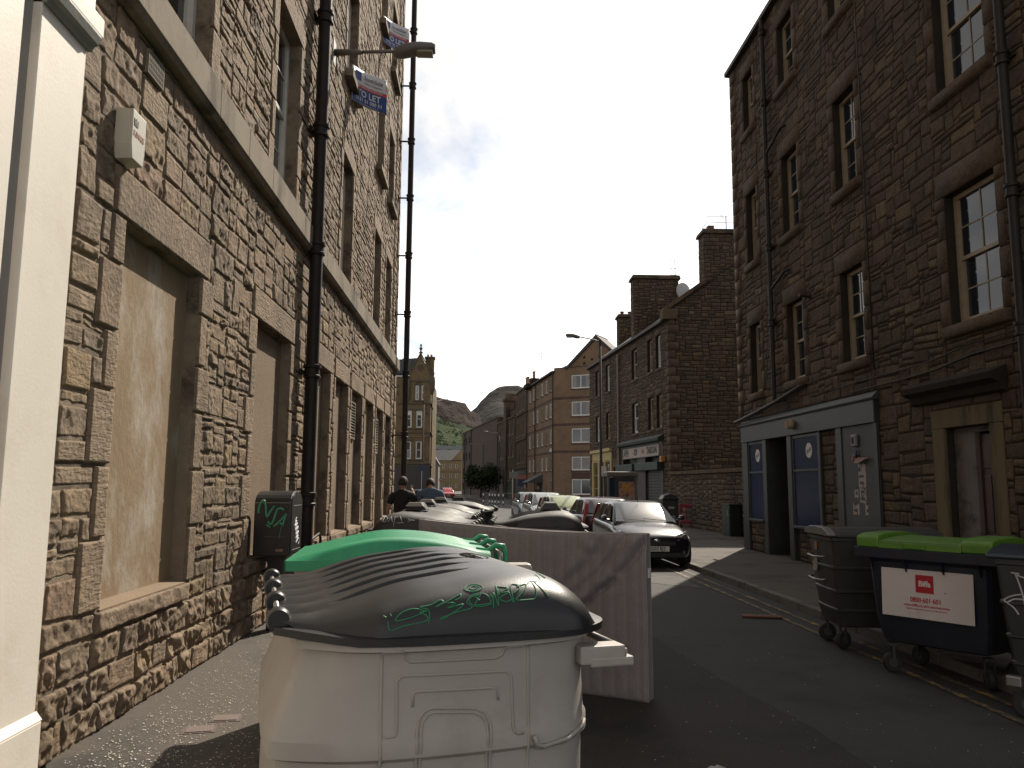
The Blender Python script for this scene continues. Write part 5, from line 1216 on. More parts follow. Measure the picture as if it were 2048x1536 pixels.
    def hug(pts, r, name, mat, off=.0):
        o_ = []
        for (x, z) in pts:
            h = bvh.ray_cast(Vector((x, -1, z)), Vector((0, 1, 0)))
            o_.append((x, (h[0].y if h[0] else 0)-off, z))
        return MB().tube(o_, r, 6).build(name, mat, body, True)
    def dens(p, st=.03):
        o_ = [p[0]]
        for a, b in zip(p, p[1:]):
            n_ = max(1, int(math.dist(a, b)/st)); o_ += [(a[0]+(b[0]-a[0])*k/n_, a[1]+(b[1]-a[1])*k/n_) for k in range(1, n_+1)]
        return o_
    for pts in ([(-.015, .30), (-.015, 1.235), (-.008, 1.246), (.05, 1.246), (.062, 1.235), (.066, 1.215), (.08, 1.206), (.385, 1.202), (.405, 1.212), (.415, 1.234), (.428, 1.243), (.495, 1.241)],
                [(.503, 1.235), (.503, .30)], [(.0, .968), (.03, .97), (.038, .985), (.036, 1.145), (.052, 1.162), (.419, 1.155), (.44, 1.137), (.446, .955), (.46, .945), (.483, .945)],
                [(.09, 1.06), (.09, 1.10), (.1, 1.109), (.386, 1.102), (.39, 1.06)], [(.105, .42), (.105, .98), (.112, 1.02), (.13, 1.043), (.155, 1.052), (.31, 1.04), (.345, 1.022), (.362, .985), (.366, .42)],
                [(.118, .42), (.118, .98), (.125, 1.01), (.14, 1.03), (.16, 1.038), (.305, 1.027), (.335, 1.01), (.35, .98), (.353, .42)]):
        hug(dens(pts), .0058, 'moulded_rib', bodym, -.001)
    # step pocket
    hy = lambda x, z: bvh.ray_cast(Vector((x, -1, z)), Vector((0, 1, 0)))[0].y
    pts = [(.52, .935), (.53, .905), (.56, .892), (.66, .905), (.74, .925), (.752, .945)]
    m = MB(); P = [(x, hy(min(x, .76), z)-.014, z) for x, z in pts]
    m.tube(P, .008, 6); m.add([(p[0], p[1]+.0, p[2]) for p in P]+[(p[0], p[1]+.035, p[2]-.03) for p in P], [(i, i+1, i+1+len(P), i+len(P)) for i in range(len(P)-1)]); m.build('grip_pocket', bodym, t, True)
    for x, y in ((-.15, .35), (.62, .3), (-.15, BLN-.35), (.62, BLN-.3)):
        m = MB().lathe([(.02, -.025), (.095, -.025), (.1, -.01), (.1, .01), (.095, .025), (.02, .025)], 16, (x, y, .1), 'y'); o = m.build('wheel', m_rubber, t, smooth=40)
        k = MB().box(x-.02, y-.04, .1, x+.02, y+.04, .27).build('fork', m_dkmetal, None); k.parent = o
    if handle:
        m = MB(); x0, z0 = .40, 1.49
        m.prism([(x0-.13, z0), (x0-.06, z0+.09), (x0+.07, z0+.09), (x0+.15, z0-.01)], .58, .88, 'y'); h_ = m.build('lid_handle', m_blackp, t, fix=True, bevel=.008)
        m = MB(); m.prism([(x0-.10, z0+.05), (x0-.07, z0+.096), (x0+.08, z0+.096), (x0+.12, z0+.05)], .885, .985, 'y'); m.build('lid_handle_lit_end', pbr('handle_lit_tone', (.32, .29, .25), rough=.6), h_, fix=True)  # sunlit side of the black handle, put in as a pale coloured end piece
    return t
def strokes_on(bvh, parent, lines, r, mat, name='graffiti', origin=-1.0, dirv=(0, 1, 0), flat=.35):
    m = MB()
    for ln_ in lines:
        pts = []
        P = [ln_[0]]
        for a, b in zip(ln_, ln_[1:]):
            n_ = max(1, int(math.dist(a, b)/.012)); P += [(a[0]+(b[0]-a[0])*k/n_, a[1]+(b[1]-a[1])*k/n_) for k in range(1, n_+1)]
        for x, z in P:
            h = bvh.ray_cast(Vector((x, origin, z)), Vector(dirv))
            if h[0] is not None: pts.append(h[0]+h[1]*(r*.1) if h[1].dot(Vector(dirv)) < 0 else h[0]-h[1]*(r*.1))
        if len(pts) > 1: m.tube(pts, r, 5)
    o = m.build(name, mat, parent, True); return o
def curve_pts(cp, n=8):
    out = []
    for i in range(len(cp)-1):
        p0, p1, p2, p3 = cp[max(i-1, 0)], cp[i], cp[i+1], cp[min(i+2, len(cp)-1)]
        for k in range(n):
            t = k/n; out.append(tuple(.5*((2*p1[j])+(-p0[j]+p2[j])*t+(2*p0[j]-5*p1[j]+4*p2[j]-p3[j])*t*t+(-p0[j]+3*p1[j]-3*p2[j]+p3[j])*t**3) for j in range(2)))
    return out+[cp[-1]]
m_tag = pbr('green_marker', (.015, .16, .07), rough=.5)
m_tagw = pbr('pale_marker', (.35, .34, .33), rough=.7)
PB = dict(loc=(-.29, 2.78, 0), rz=R(15))
wb = make_bin('cream plastic bin with a domed black lid and green scrawl, nearest the camera', 'communal bins in the street', m_lid, m_binw)
wb.location = PB['loc']; wb.rotation_euler = (0, 0, PB['rz'])
zq = lambda x, y: ((x-640)*.0006975-.02, 1.287-(y-495)*.000716+(x-640)*.0000)   # picture trace of the scrawl turned once into lid x,z
def zz(x, y): return (-.0245+(x-690)*.000705, 1.2455-(y-560)*.000672+(x-690)*.0000735)
_zz = zz
def zz(x, y): a_, b_ = _zz(x, y); return (a_, 1.292+(b_-1.292)*.70)
G = [[(705, 350), (718, 362)], [(738, 342), (742, 358)], [(725, 385), (735, 450), (800, 430), (905, 415), (912, 380), (880, 352), (912, 350), (850, 325), (790, 345), (762, 388), (830, 382), (900, 355)],
     [(880, 320), (925, 350), (920, 430)], [(885, 318), (940, 312), (985, 290), (1000, 305), (960, 330), (1050, 288), (1075, 275), (1095, 268), (1088, 290), (1060, 300)],
     [(1010, 310), (1060, 320), (1020, 345), (1100, 335), (1000, 410), (985, 405), (1060, 380), (1140, 362), (1118, 320), (1150, 292), (1185, 285)],
     [(1185, 320), (1165, 290), (1195, 280), (1170, 320), (1160, 345), (1200, 350), (1240, 340), (1225, 290), (1180, 275), (1130, 300), (1150, 350), (1200, 362), (1245, 350)],
     [(1245, 290), (1255, 330), (1250, 385), (1262, 280), (1278, 372), (1285, 240), (1290, 300)], [(1290, 245), (1345, 262), (1300, 285), (1345, 290), (1290, 320), (1320, 350), (1360, 335)],
     [(1345, 290), (1360, 365), (1362, 255), (1400, 250), (1405, 275), (1370, 300)], [(1395, 262), (1450, 255), (1420, 300), (1375, 345), (1440, 355), (1480, 350), (1495, 290), (1488, 250)],
     [(1445, 262), (1495, 243), (1530, 300), (1557, 357)], [(1495, 243), (1530, 255), (1550, 250), (1555, 225), (1545, 222)], [(1590, 232), (1592, 250)], [(1600, 230), (1603, 250)],
     [(1118, 240), (1150, 220), (1195, 222), (1217, 240), (1190, 256), (1150, 258), (1118, 242)], [(1185, 240), (1165, 248), (1150, 238), (1170, 228), (1200, 236)]]
strokes_on(LIDF['bvh'], wb, [curve_pts([zz(*p) for p in g_]) for g_ in G], .0024, m_tag)
ring = [(.28+.07*math.cos(a)+.01*math.sin(3*a), 1.62) for a in np.linspace(0, 6.3, 18)]
m = MB()
def on_lid(x, y):
    h = LIDF['bvh'].ray_cast(Vector((x, y, 3)), Vector((0, 0, -1))); return h[0]+Vector((0, 0, .001))
m.tube([on_lid(.52+.055*math.cos(a), .85+.14*math.sin(a)) for a in np.linspace(0, 6.28, 22)], .0025, 4)
for k in range(3): m.tube([on_lid(.5+.03*math.sin(i*1.7+k), .75+.05*k+.02*i) for i in range(7)], .0025, 4)
m.build('scribble', pbr('black_marker', (.008, .008, .008), rough=.3), wb)
MB().prism([(.285-.49, .72), (.32-.49, .72), (.315-.49, .76), (.305-.49, .80), (.285-.49, .80)], .10, .125, 'y').build('torn_sticker', pbr('pale_sticker', (.5, .48, .46), rough=.6), wb, fix=True)

LBL = ['black lidded communal bin with white scrawl on its dome, just behind the leaning mattress', 'black lidded communal bin second in the left row beyond the green lid', 'black lidded communal bin third in the left row, near the man in black', 'black lidded communal bin farthest in the left row, in front of the man in blue']
nb_ = make_bin(LBL[0], 'communal bins in the street', m_lid2, m_blackp, handle=True)
nb_.rotation_euler = (0, 0, R(180-4)); nb_.location = (-.28, 10.9, 0)
BV = (LIDF['bvh'], LIDF['body'])
sc = [[(.20, 1.40), (.17, 1.43), (.17, 1.40), (.19, 1.38), (.17, 1.36)]]
W1 = [[(.74, 1.40), (.70, 1.42), (.71, 1.40), (.68, 1.405), (.70, 1.39)], [(.66, 1.44), (.665, 1.38), (.63, 1.385), (.61, 1.42), (.65, 1.44)], [(.60, 1.38), (.575, 1.44), (.55, 1.38)], [(.53, 1.44), (.535, 1.33)], [(.53, 1.44), (.49, 1.43)], [(.47, 1.44), (.44, 1.38)], [(.5, 1.37), (.42, 1.375)], [(.30, 1.40), (.36, 1.405)], [(.38, 1.42), (.345, 1.40), (.38, 1.385)]]
strokes_on(BV[0], nb_, [[(x, z) for x, z in w] for w in W1], .004, m_tagw, origin=BLN+1, dirv=(0, -1, 0))
row = [(-.30, 13.2, 177), (-.22, 15.35, 179), (.02, 17.6, 181)]
for i, (x, y, a) in enumerate(row):
    c = copy_tree(nb_); c.location = (x, y, 0); c.rotation_euler = (0, 0, R(a)); c['label'] = LBL[1+i]
    for ch in list(c.children):
        if ch.name.startswith('graffiti'): bpy.data.objects.remove(ch)
c = copy_tree(nb_); c.location = (.53, 9.95, 0); c.rotation_euler = (0, 0, R(-3)); c['label'] = 'black lidded communal bin facing the other way, to the right behind the mattress'
for ch in list(c.children):
    if ch.name.startswith('graffiti'): bpy.data.objects.remove(ch)

# green lidded bin
gb = thing('green_lidded_bin', 'cream bin with a bright green ribbed lid between the nearest bin and the mattress', 'bin', (-1.22, 5.42, 0), R(6))
m = MB(); gw, gl = 1.32, 1.25
lv = [(1.24, 0), (1.2, .02), (.6, .05), (.25, .12)]
rings = [chaikin([(e, .06+e), (.06+e, e), (gw-.06-e, e), (gw-e, .06+e), (gw-e, gl-.06-e), (gw-.06-e, gl-e), (.06+e, gl-e), (e, gl-.06-e)], 1) for _, e in lv]; n = len(rings[0])
m.add([(x, y, z) for (z, _), r_ in zip(lv, rings) for x, y in r_], [(i*n+k, (i+1)*n+k, (i+1)*n+(k+1) % n, i*n+(k+1) % n) for i in range(3) for k in range(n)]); m.build('body', m_binw, gb, smooth=35, fix=True)
def gl_top(a, b):
    x = -.03+a*1.36; y = -.03+b*(gl+.06)
    p = interp2([(-.03, 1.30), (.15, 1.345), (.35, 1.395), (.6, 1.435), (.9, 1.425), (1.15, 1.385), (1.25, 1.36), (1.33, 1.35)], x)
    edge = min(1, max(0, min(b, 1-b)/.07)); z = 1.30+(p-1.30)*(1-(1-edge)**2.2)
    for c in (.25, .42, .59, .76): d = (b-c)/.012; w = max(0, min(1, (x-.25)/.2))*max(0, min(1, (1.25-x)/.1)); z += .011*w*math.exp(-d*d)
    return (x, y, z)
m = MB().grid(gl_top, 50, 90); lid = m.build('lid', m_green, gb, smooth=50)
e_ = [(-.03, -.03), (1.33, -.03), (1.33, gl+.03), (-.03, gl+.03)]
m = MB()
for (a, b) in zip(e_, e_[1:]+e_[:1]):
    m.add([(a[0], a[1], 1.302), (b[0], b[1], 1.302), (b[0], b[1], 1.235), (a[0], a[1], 1.235)], [(3, 2, 1, 0)])
o = m.build('lid_skirt', m_green, None, solid=.01); o.parent = lid
for yy in (.12, gl-.12, gl/2):
    m = MB().tube([(1.24, yy, 1.36), (1.32, yy, 1.345), (1.38, yy, 1.385), (1.43, yy, 1.38), (1.445, yy, 1.33), (1.445, yy, 1.24)], [.014, .02, .02, .02, .018, .014], 8)
    o = m.build('lid_hook', m_green, None, True); o.parent = lid
MB().tube([(1.40, .02, 1.335), (1.40, gl-.02, 1.335)], .013, 8).build('hinge_rod', m_galv, gb, True); MB().tube([(1.40, .03, 1.34), (1.40, .03, 1.2)], .016, 8).build('hinge_post', m_galv, gb, True)
MB().box(1.33, .0, 1.13, 1.62, .12, 1.27).build('lifting_bracket', m_binw, gb, bevel=.03)
for x, y in ((.2, .2), (1.1, .2), (.2, 1.05), (1.1, 1.05)): MB().lathe([(.02, -.025), (.1, -.02), (.1, .02), (.02, .025)], 16, (x, y, .1), 'y').build('wheel', m_rubber, gb, smooth=40)

# ------------------------------------------------------------------ mattress leaning behind the green bin
mt = thing('mattress', 'grey quilted double mattress propped on its side across the row of bins', 'mattress', (1.49, 6.98, 0), math.atan2(1.1, -2.0))
ML, MH, MTH = 2.28, 1.39, .17
def mat_pt(a, b, side):
    x = a*ML; z = b*(MH+.07*a)
    lean = .05*b-.10*math.sin(a*math.pi)*b*b*.5
    sag = -.035*math.sin(a*math.pi)*b**3
    ex, ez = min(a, 1-a)*ML, min(b, 1-b)*MH; e = min(ex, ez)
    puff = (MTH/2)*math.sqrt(max(0, 1-(1-min(1, e/.045))**2))*.25+MTH/2*.75
    if side > 0:
        puff += .003*math.cos(x/.058*math.pi)*min(1, e/.05)+.007*vnf(x*6, z*7, 1)+.004*vnf((x+z)*13, (x-z)*5, 4)+.012*vnf(x*2.2, z*2.5, 2)
        # big diagonal crease falling from the top right corner
        d = (x*.80+(z-1.30)*.78+.03*math.sin(z*7))
        for c, w_, am in ((.02, .035, -.022), (.10, .05, .014), (.20, .03, -.012), (.33, .04, -.010), (.42, .06, .016)):
            f = math.exp(-((d+.0-c)/w_)**2)*max(0, min(1, (1.05-x)/.5)); puff += 1.9*am*f*(1+.9*vnf((x-z)*9, d*4, 5))
        puff += -.02*math.exp(-((x-.55)**2/.1+(z-.75)**2/.12))
    y = (puff if side > 0 else -puff)
    return (x, y+lean*.6-(.02*math.sin(a*3.1)), z+sag)
def vnf(x, y, s): return float(vn(np.array(x), np.array(y), np.array(s*3.7), s))
m = MB(); NA, NBb = 190, 110
XX = np.linspace(0, 1, NA); 
m.grid(lambda a, b: mat_pt(a, b, 1), NA, NBb); m.f = [q_[::-1] for q_ in m.f]
k0 = len(m.v); m2 = MB().grid(lambda a, b: mat_pt(a, b, -1), 30, 20); m.add(m2.v, m2.f)
# rim all the way round, joined to both faces
def rim(n, A, B):
    r0 = len(m.v); P = [A(i/(n-1)) for i in range(n)]; Q_ = [B(i/(n-1)) for i in range(n)]
    mid = [tuple((p[j]+q2[j])/2 for j in range(3)) for p, q2 in zip(P, Q_)]
    m.add(P+mid+Q_, [(i, i+1, n+i+1, n+i) for i in range(n-1)]+[(n+i, n+i+1, 2*n+i+1, 2*n+i) for i in range(n-1)])
rim(190, lambda a: mat_pt(a, 1, 1), lambda a: mat_pt(a, 1, -1)); rim(190, lambda a: mat_pt(a, 0, 1), lambda a: mat_pt(a, 0, -1))
rim(110, lambda b: mat_pt(1, b, 1), lambda b: mat_pt(1, b, -1)); rim(110, lambda b: mat_pt(0, b, 1), lambda b: mat_pt(0, b, -1))
m_mat = bpy.data.materials.new('quilted_grey_fabric'); m_mat.use_nodes = True; t_ = m_mat.node_tree; b_ = t_.nodes['Principled BSDF']; b_.inputs['Roughness'].default_value = .85; b_.inputs['Sheen Weight'].default_value = .15
tc = N(t_, 'ShaderNodeTexCoord'); sp = N(t_, 'ShaderNodeSeparateXYZ'); L(t_, tc.outputs['Object'], sp.inputs[0])
ns = N(t_, 'ShaderNodeTexNoise', i_Scale=2.0, i_Detail=3.0); L(t_, tc.outputs['Object'], ns.inputs['Vector'])
wv = N(t_, 'ShaderNodeMath', operation='MULTIPLY_ADD', i_1=.02); L(t_, ns.outputs['Fac'], wv.inputs[0]); L(t_, sp.outputs['X'], wv.inputs[2])
ml_ = N(t_, 'ShaderNodeMath', operation='MULTIPLY', i_1=1/.058); L(t_, wv.outputs[0], ml_.inputs[0]); fr_ = N(t_, 'ShaderNodeMath', operation='FRACT'); L(t_, ml_.outputs[0], fr_.inputs[0])
sb = N(t_, 'ShaderNodeMath', operation='SUBTRACT', i_1=.5); L(t_, fr_.outputs[0], sb.inputs[0]); ab_ = N(t_, 'ShaderNodeMath', operation='ABSOLUTE'); L(t_, sb.outputs[0], ab_.inputs[0])
ls = N(t_, 'ShaderNodeMapRange', i_1=.0, i_2=.05, i_3=1, i_4=0); L(t_, ab_.outputs[0], ls.inputs[0])
n5 = N(t_, 'ShaderNodeTexNoise', i_Scale=1.6, i_Detail=7.0, i_Roughness=.7); L(t_, tc.outputs['Object'], n5.inputs['Vector']); r5 = N(t_, 'ShaderNodeMapRange', i_1=.35, i_2=.7); L(t_, n5.outputs['Fac'], r5.inputs[0])
x5 = N(t_, 'ShaderNodeMix', data_type='RGBA'); x5.inputs[6].default_value = (.19, .162, .163, 1); x5.inputs[7].default_value = (.165, .140, .142, 1); L(t_, r5.outputs[0], x5.inputs[0])
lm = N(t_, 'ShaderNodeMath', operation='MULTIPLY', i_1=.55); L(t_, ls.outputs[0], lm.inputs[0])
x6 = N(t_, 'ShaderNodeMix', data_type='RGBA'); L(t_, lm.outputs[0], x6.inputs[0]); L(t_, x5.outputs[2], x6.inputs[6]); x6.inputs[7].default_value = (.31, .27, .265, 1); L(t_, x6.outputs[2], b_.inputs['Base Color'])
nb2 = N(t_, 'ShaderNodeTexNoise', i_Scale=28.0, i_Detail=4.0); L(t_, tc.outputs['Object'], nb2.inputs['Vector']); bp_ = N(t_, 'ShaderNodeBump', i_Strength=.5, i_Distance=.01); L(t_, nb2.outputs['Fac'], bp_.inputs['Height']); L(t_, bp_.outputs[0], b_.inputs['Normal'])
cv = m.build('cover', m_mat, mt, True, fix=True)
m_pip = pbr('piping_grey', (.26, .23, .22), (.2, .17, .17), 12, .8)
for s_ in (1, -1):
    P = [mat_pt(a, 1, s_) for a in np.linspace(0, 1, 60)]; P2 = [mat_pt(1, b, s_) for b in np.linspace(1, 0, 30)]; P3 = [mat_pt(0, b, s_) for b in np.linspace(0, 1, 30)]; P4 = [mat_pt(a, 0, s_) for a in np.linspace(1, 0, 60)]
    MB().tube(P+P2+P4+P3, .007, 6).build('piping', m_pip, mt, True)
o = MB().box(-.015, -.02, 1.02, -.001, .03, 1.10).build('label_tag', pbr('tag_white', (.6, .58, .55), rough=.7), mt)

# ------------------------------------------------------------------ wheeled bins on the right
def castor(t, x, y, r=.1, rz=0.0):
    w = MB().lathe([(.03, -.028), (r-.01, -.028), (r, -.015), (r, .015), (r-.01, .028), (.03, .028)], 18, (0, 0, 0), 'y').build('wheel', m_rubber, t, smooth=40); w.location = (x, y, r); w.rotation_euler = (0, 0, rz)
    o = MB().lathe([(.001, -.03), (.045, -.03), (.045, .03), (.001, .03)], 12, (0, 0, 0), 'y').build('rim', m_dkmetal, None); o.parent = w
    m = MB(); m.box(-.012, -.045, 0, .012, -.035, .17); m.box(-.012, .035, 0, .012, .045, .17); m.box(-.04, -.045, .16, .04, .045, .19); o = m.build('fork', m_dkmetal, None); o.parent = w
def flat_lid(m, x0, x1, y0, y1, z0, hump):
    pass
bb = thing('biffa_bin' if False else 'wheeled_bin', 'dark navy wheeled bin with a lime green lid and a large white and red sign', 'bin', (3.86, 8.05, 0), math.atan2(-1.04, .70))
BW, BD = 1.26, .95
m = MB(); lv = [(1.20, 0), (1.1, .02), (1.08, .04), (.55, .07), (.32, .11), (.30, .16)]
rings = [chaikin([(e, .07+e), (.07+e, e), (BW-.07-e, e), (BW-e, .07+e), (BW-e, BD-.07-e), (BW-.07-e, BD-e), (.07+e, BD-e), (e, BD-.07-e)], 1) for _, e in lv]; n = len(rings[0])
fs = [(i*n+k, (i+1)*n+k, (i+1)*n+(k+1) % n, i*n+(k+1) % n) for i in range(len(lv)-1) for k in range(n)]+[tuple(range((len(lv)-1)*n, len(lv)*n))]
m.add([(x, y, z) for (z, _), r_ in zip(lv, rings) for x, y in r_], fs); m.build('body', m_navy, bb, smooth=35, fix=True)
m = MB(); m.box(-.035, -.035, 1.115, BW+.035, -.001, 1.215); m.box(-.035, BD+.001, 1.115, BW+.035, BD+.035, 1.215); m.box(-.035, -.001, 1.115, 0, BD, 1.215); m.box(BW, -.001, 1.115, BW+.035, BD, 1.215); m.build('rim', m_navy, bb, bevel=.008)
for x in (.12, .45, .8, 1.13): MB().prism([(-.035, 1.115), (.03, 1.0), (.03, 1.115)], x, x+.014, 'x').build('rib', m_navy, bb, fix=True)
sec = [(-.03, 1.215), (-.03, 1.30), (.0, 1.33), (.10, 1.35), (.5, 1.36), (BD-.05, 1.30), (BD+.02, 1.215)]
lidp = [(-.03, 1.215), (-.02, 1.27), (.0, 1.292), (.2, 1.315), (.5, 1.325), (BD-.05, 1.29), (BD+.02, 1.215)]
ld = MB().prism(lidp, .22, BW-.26, 'x').build('lid', m_lime, bb, fix=True, bevel=.006)
for a, b in ((-.01, .22), (BW-.26, BW+.01)):
    o = MB().prism(sec, a+.001, b-.001, 'x').build('lid_end', m_lime, None, fix=True, bevel=.016, seg=3); o.parent = ld
o = MB().box(.48, -.045, 1.222, .68, -.03, 1.27).build('lid_grip', m_lime, None, bevel=.006); o.parent = ld
o = MB().box(.24, -.034, 1.282, BW-.28, -.024, 1.29).build('lid_edge', m_lime, None); o.parent = ld
for x, y in ((.18, .2), (BW-.18, .2), (.18, BD-.2), (BW-.18, BD-.2)): castor(bb, x, y, .095, rnd.uniform(-1, 1))
m_sgn = pbr('dull_white_sign', (.58, .51, .49), (.52, .455, .44), 3, .6, c3=(.3, .26, .25), s3=2.5, f3=(.6, .75)); m_red = pbr('sign_red_print', (.36, .012, .02), rough=.5)
sgn = MB().box(-.43, -.003, -.225, .43, 0, .225).build('sign_plate', m_sgn, bb); sgn.location = (.63, .036, .80); sgn.rotation_euler = (R(-2.5), 0, 0)
o = MB().box(-.095, -.0045, .015, .075, -.003, .18).build('red_square', m_red, None); o.parent = sgn
MT = lambda x, z, y=-.0055: Matrix.Translation((x, y, z)) @ FACE_MINUS_Y
text_obj('Biffa', .072, pbr('print_white', (.62, .57, .55), rough=.5), sgn, MT(-.01, .098), 'lettering', .0006, .0022, .92)
text_obj('0800·601·601', .062, m_red, sgn, MT(-.005, -.055, -.004), 'lettering', .0006, .0016, .86)
text_obj('www.biffa.co.uk/customerzone', .036, m_red, sgn, MT(0, -.105, -.004), 'lettering', .0005, .0008, .95)
text_obj('login to manage your account, pay bills and more', .020, m_red, sgn, MT(0, -.138, -.004), 'lettering', .0005, .0004, .95)
o = MB().tube([(.17, -.005, .03), (.19, -.005, .038), (.187, -.005, .03)], .002, 4).build('scuff', pbr('mark_dark', (.01, .01, .012)), None); o.parent = sgn

# steel bin with domed lid
sbm = pbr('weathered_steel', (.05, .046, .041), (.036, .033, .03), 4, .5, .15, 60, .5, metal=.35, c3=(.035, .033, .03), s3=2, rough2=.62)
sb_ = thing('wheeled_bin', 'dark ribbed steel wheeled bin with a rounded lid, beside the green lidded one', 'bin', (3.98, 8.98, 0), R(-6))
SW, SD = 1.25, .86
m = MB(); zs = [1.24, 1.20, 1.19, .92, .91, .89, .88, .66, .65, .63, .62, .45, .44, .42, .41, .26, .24]
es = [0, .0, .012, .03, .018, .018, .03, .05, .038, .038, .05, .07, .058, .058, .07, .10, .14]
rings = [chaikin([(e, .05+e), (.05+e, e), (SW-.05-e, e), (SW-e, .05+e), (SW-e, SD-.05-e), (SW-.05-e, SD-e), (.05+e, SD-e), (e, SD-.05-e)], 1) for e in es]; n = len(rings[0])
m.add([(x, y, z) for z, r_ in zip(zs, rings) for x, y in r_], [(i*n+k, (i+1)*n+k, (i+1)*n+(k+1) % n, i*n+(k+1) % n) for i in range(len(zs)-1) for k in range(n)]); m.build('body', sbm, sb_, smooth=30, fix=True)
prof = [(-.02, 1.24), (-.02, 1.265), (.06, 1.30), (.2, 1.335), (.43, 1.345), (.66, 1.335), (.8, 1.30), (SD+.02, 1.265), (SD+.02, 1.24)]
l_ = MB().prism(prof, .06, SW, 'x').build('lid', m_lid2, sb_, fix=True, bevel=.01)
m = MB().prism([(y, z+.012) for y, z in prof], -.03, .06, 'x'); o = m.build('lid_end', pbr('grey_plastic', (.13, .12, .115), (.1, .095, .09), 6, .5), None, fix=True, bevel=.02, seg=3); o.parent = l_
for z in (1.02, .76):
    P = [(-.0, .2, z), (-.06, .22, z-.012), (-.065, .43, z-.02), (-.06, .64, z-.012), (-.0, .66, z)]
    MB().tube(P, .014, 8).build('grab_handle', m_galv, sb_, True)
MB().box(.006, .52, 1.07, .012, .62, 1.16).build('sticker', pbr('orange_sticker', (.4, .18, .03), (.25, .08, .04), 20, .6), sb_)
MB().box(.008, .55, .82, .016, .70, .97).build('torn_sticker', pbr('torn_paper', (.45, .38, .34)), sb_)
for x, y in ((.15, .16), (SW-.15, .16), (.15, SD-.16), (SW-.15, SD-.16)): castor(sb_, x, y, .1, rnd.uniform(-.8, .8))

# black bin at the right edge
hb = thing('wheeled_bin', 'black wheeled bin at the right edge with white scrawl on its side', 'bin', (4.16, 6.42, 0), R(-48))
m = MB(); rings = [chaikin([(e, .05+e), (.05+e, e), (SW-.05-e, e), (SW-e, .05+e), (SW-e, SD-.05-e), (SW-.05-e, SD-e), (.05+e, SD-e), (e, SD-.05-e)], 1) for e in es]
m.add([(x, y, z) for z, r_ in zip(zs, rings) for x, y in r_], [(i*n+k, (i+1)*n+k, (i+1)*n+(k+1) % n, i*n+(k+1) % n) for i in range(len(zs)-1) for k in range(n)]); hbb = m.build('body', m_blackp, hb, smooth=30, fix=True)
bvh = BVHTree.FromPolygons([Vector(a) for a in m.v], m.f)
MB().prism([(-.05, 1.245), (-.05, 1.275), (.1, 1.31), (.43, 1.34), (.8, 1.30), (SD+.03, 1.245)], -.03, SW+.03, 'x').build('lid', pbr('blue_black_plastic', (.012, .02, .03), (.02, .03, .042), 6, .35), hb, fix=True, bevel=.014, seg=3)
strokes_on(bvh, hb, [curve_pts(l) for l in ([(.16, 1.13), (.19, 1.02), (.22, .85), (.25, .70)], [(.13, 1.135), (.19, 1.13)], [(.42, 1.05), (.30, 1.08), (.16, 1.12)], [(.45, .92), (.30, .925), (.15, .93), (.09, .90), (.07, .92), (.13, .955), (.19, .97)], [(.07, .91), (.13, .86), (.16, .81)], [(.36, .74), (.24, .735), (.21, .75), (.23, .77)], [(.36, 1.12), (.34, 1.16)])], .007, m_tagw)
for x, y in ((.15, .16), (SW-.15, .16), (.15, SD-.16), (SW-.15, SD-.16)): castor(hb, x, y, .11, rnd.uniform(-.8, .8))
MB().box(.05, -.02, .26, .16, .06, .34).build('bracket', m_galv, hb, bevel=.01)
# ------------------------------------------------------------------ small things on the left building
al = thing('alarm_box', 'pale alarm box reading KINGS under a small crown, on the left wall', 'alarm box', (-2.585, 5.5, 4.08), R(90))
m_al = pbr('cream_alarm_plastic', (.46, .44, .36), (.42, .40, .33), 4, .45, .05, 50)
# x -> +Y, -y -> +X, tapered towards the bottom
m = MB(); fr0 = [(0, .10), (.03, .0), (.235, .0), (.26, .10), (.26, .37), (0, .37)]
vs = [(x, 0, z) for x, z in fr0]+[(x*.86+.02, -.115, z*.97+.01) for x, z in fr0]; n = 6
m.add(vs, [tuple(range(n)), tuple(range(2*n-1, n-1, -1))]+[(i, i+n, (i+1) % n+n, (i+1) % n) for i in range(n)]); m.build('case', m_al, al, fix=True, bevel=.005)
m_king = pbr('faded_red_print', (.33, .14, .12), rough=.6)
text_obj('KINGS', .062, m_king, al, Matrix.Translation((.13, -.1175, .20)) @ FACE_MINUS_Y, 'lettering', .0008, .001, .98)
m = MB(); cx, cz = .075, .27
m.prism([(cx-.03, cz), (cx+.03, cz), (cx+.035, cz+.04), (cx+.015, cz+.022), (cx, cz+.045), (cx-.015, cz+.022), (cx-.035, cz+.04)], -.119, -.1165, 'y'); m.box(cx-.03, -.119, cz-.014, cx+.03, -.1165, cz-.004)
m.build('crown_emblem', m_blackp, al, fix=True)

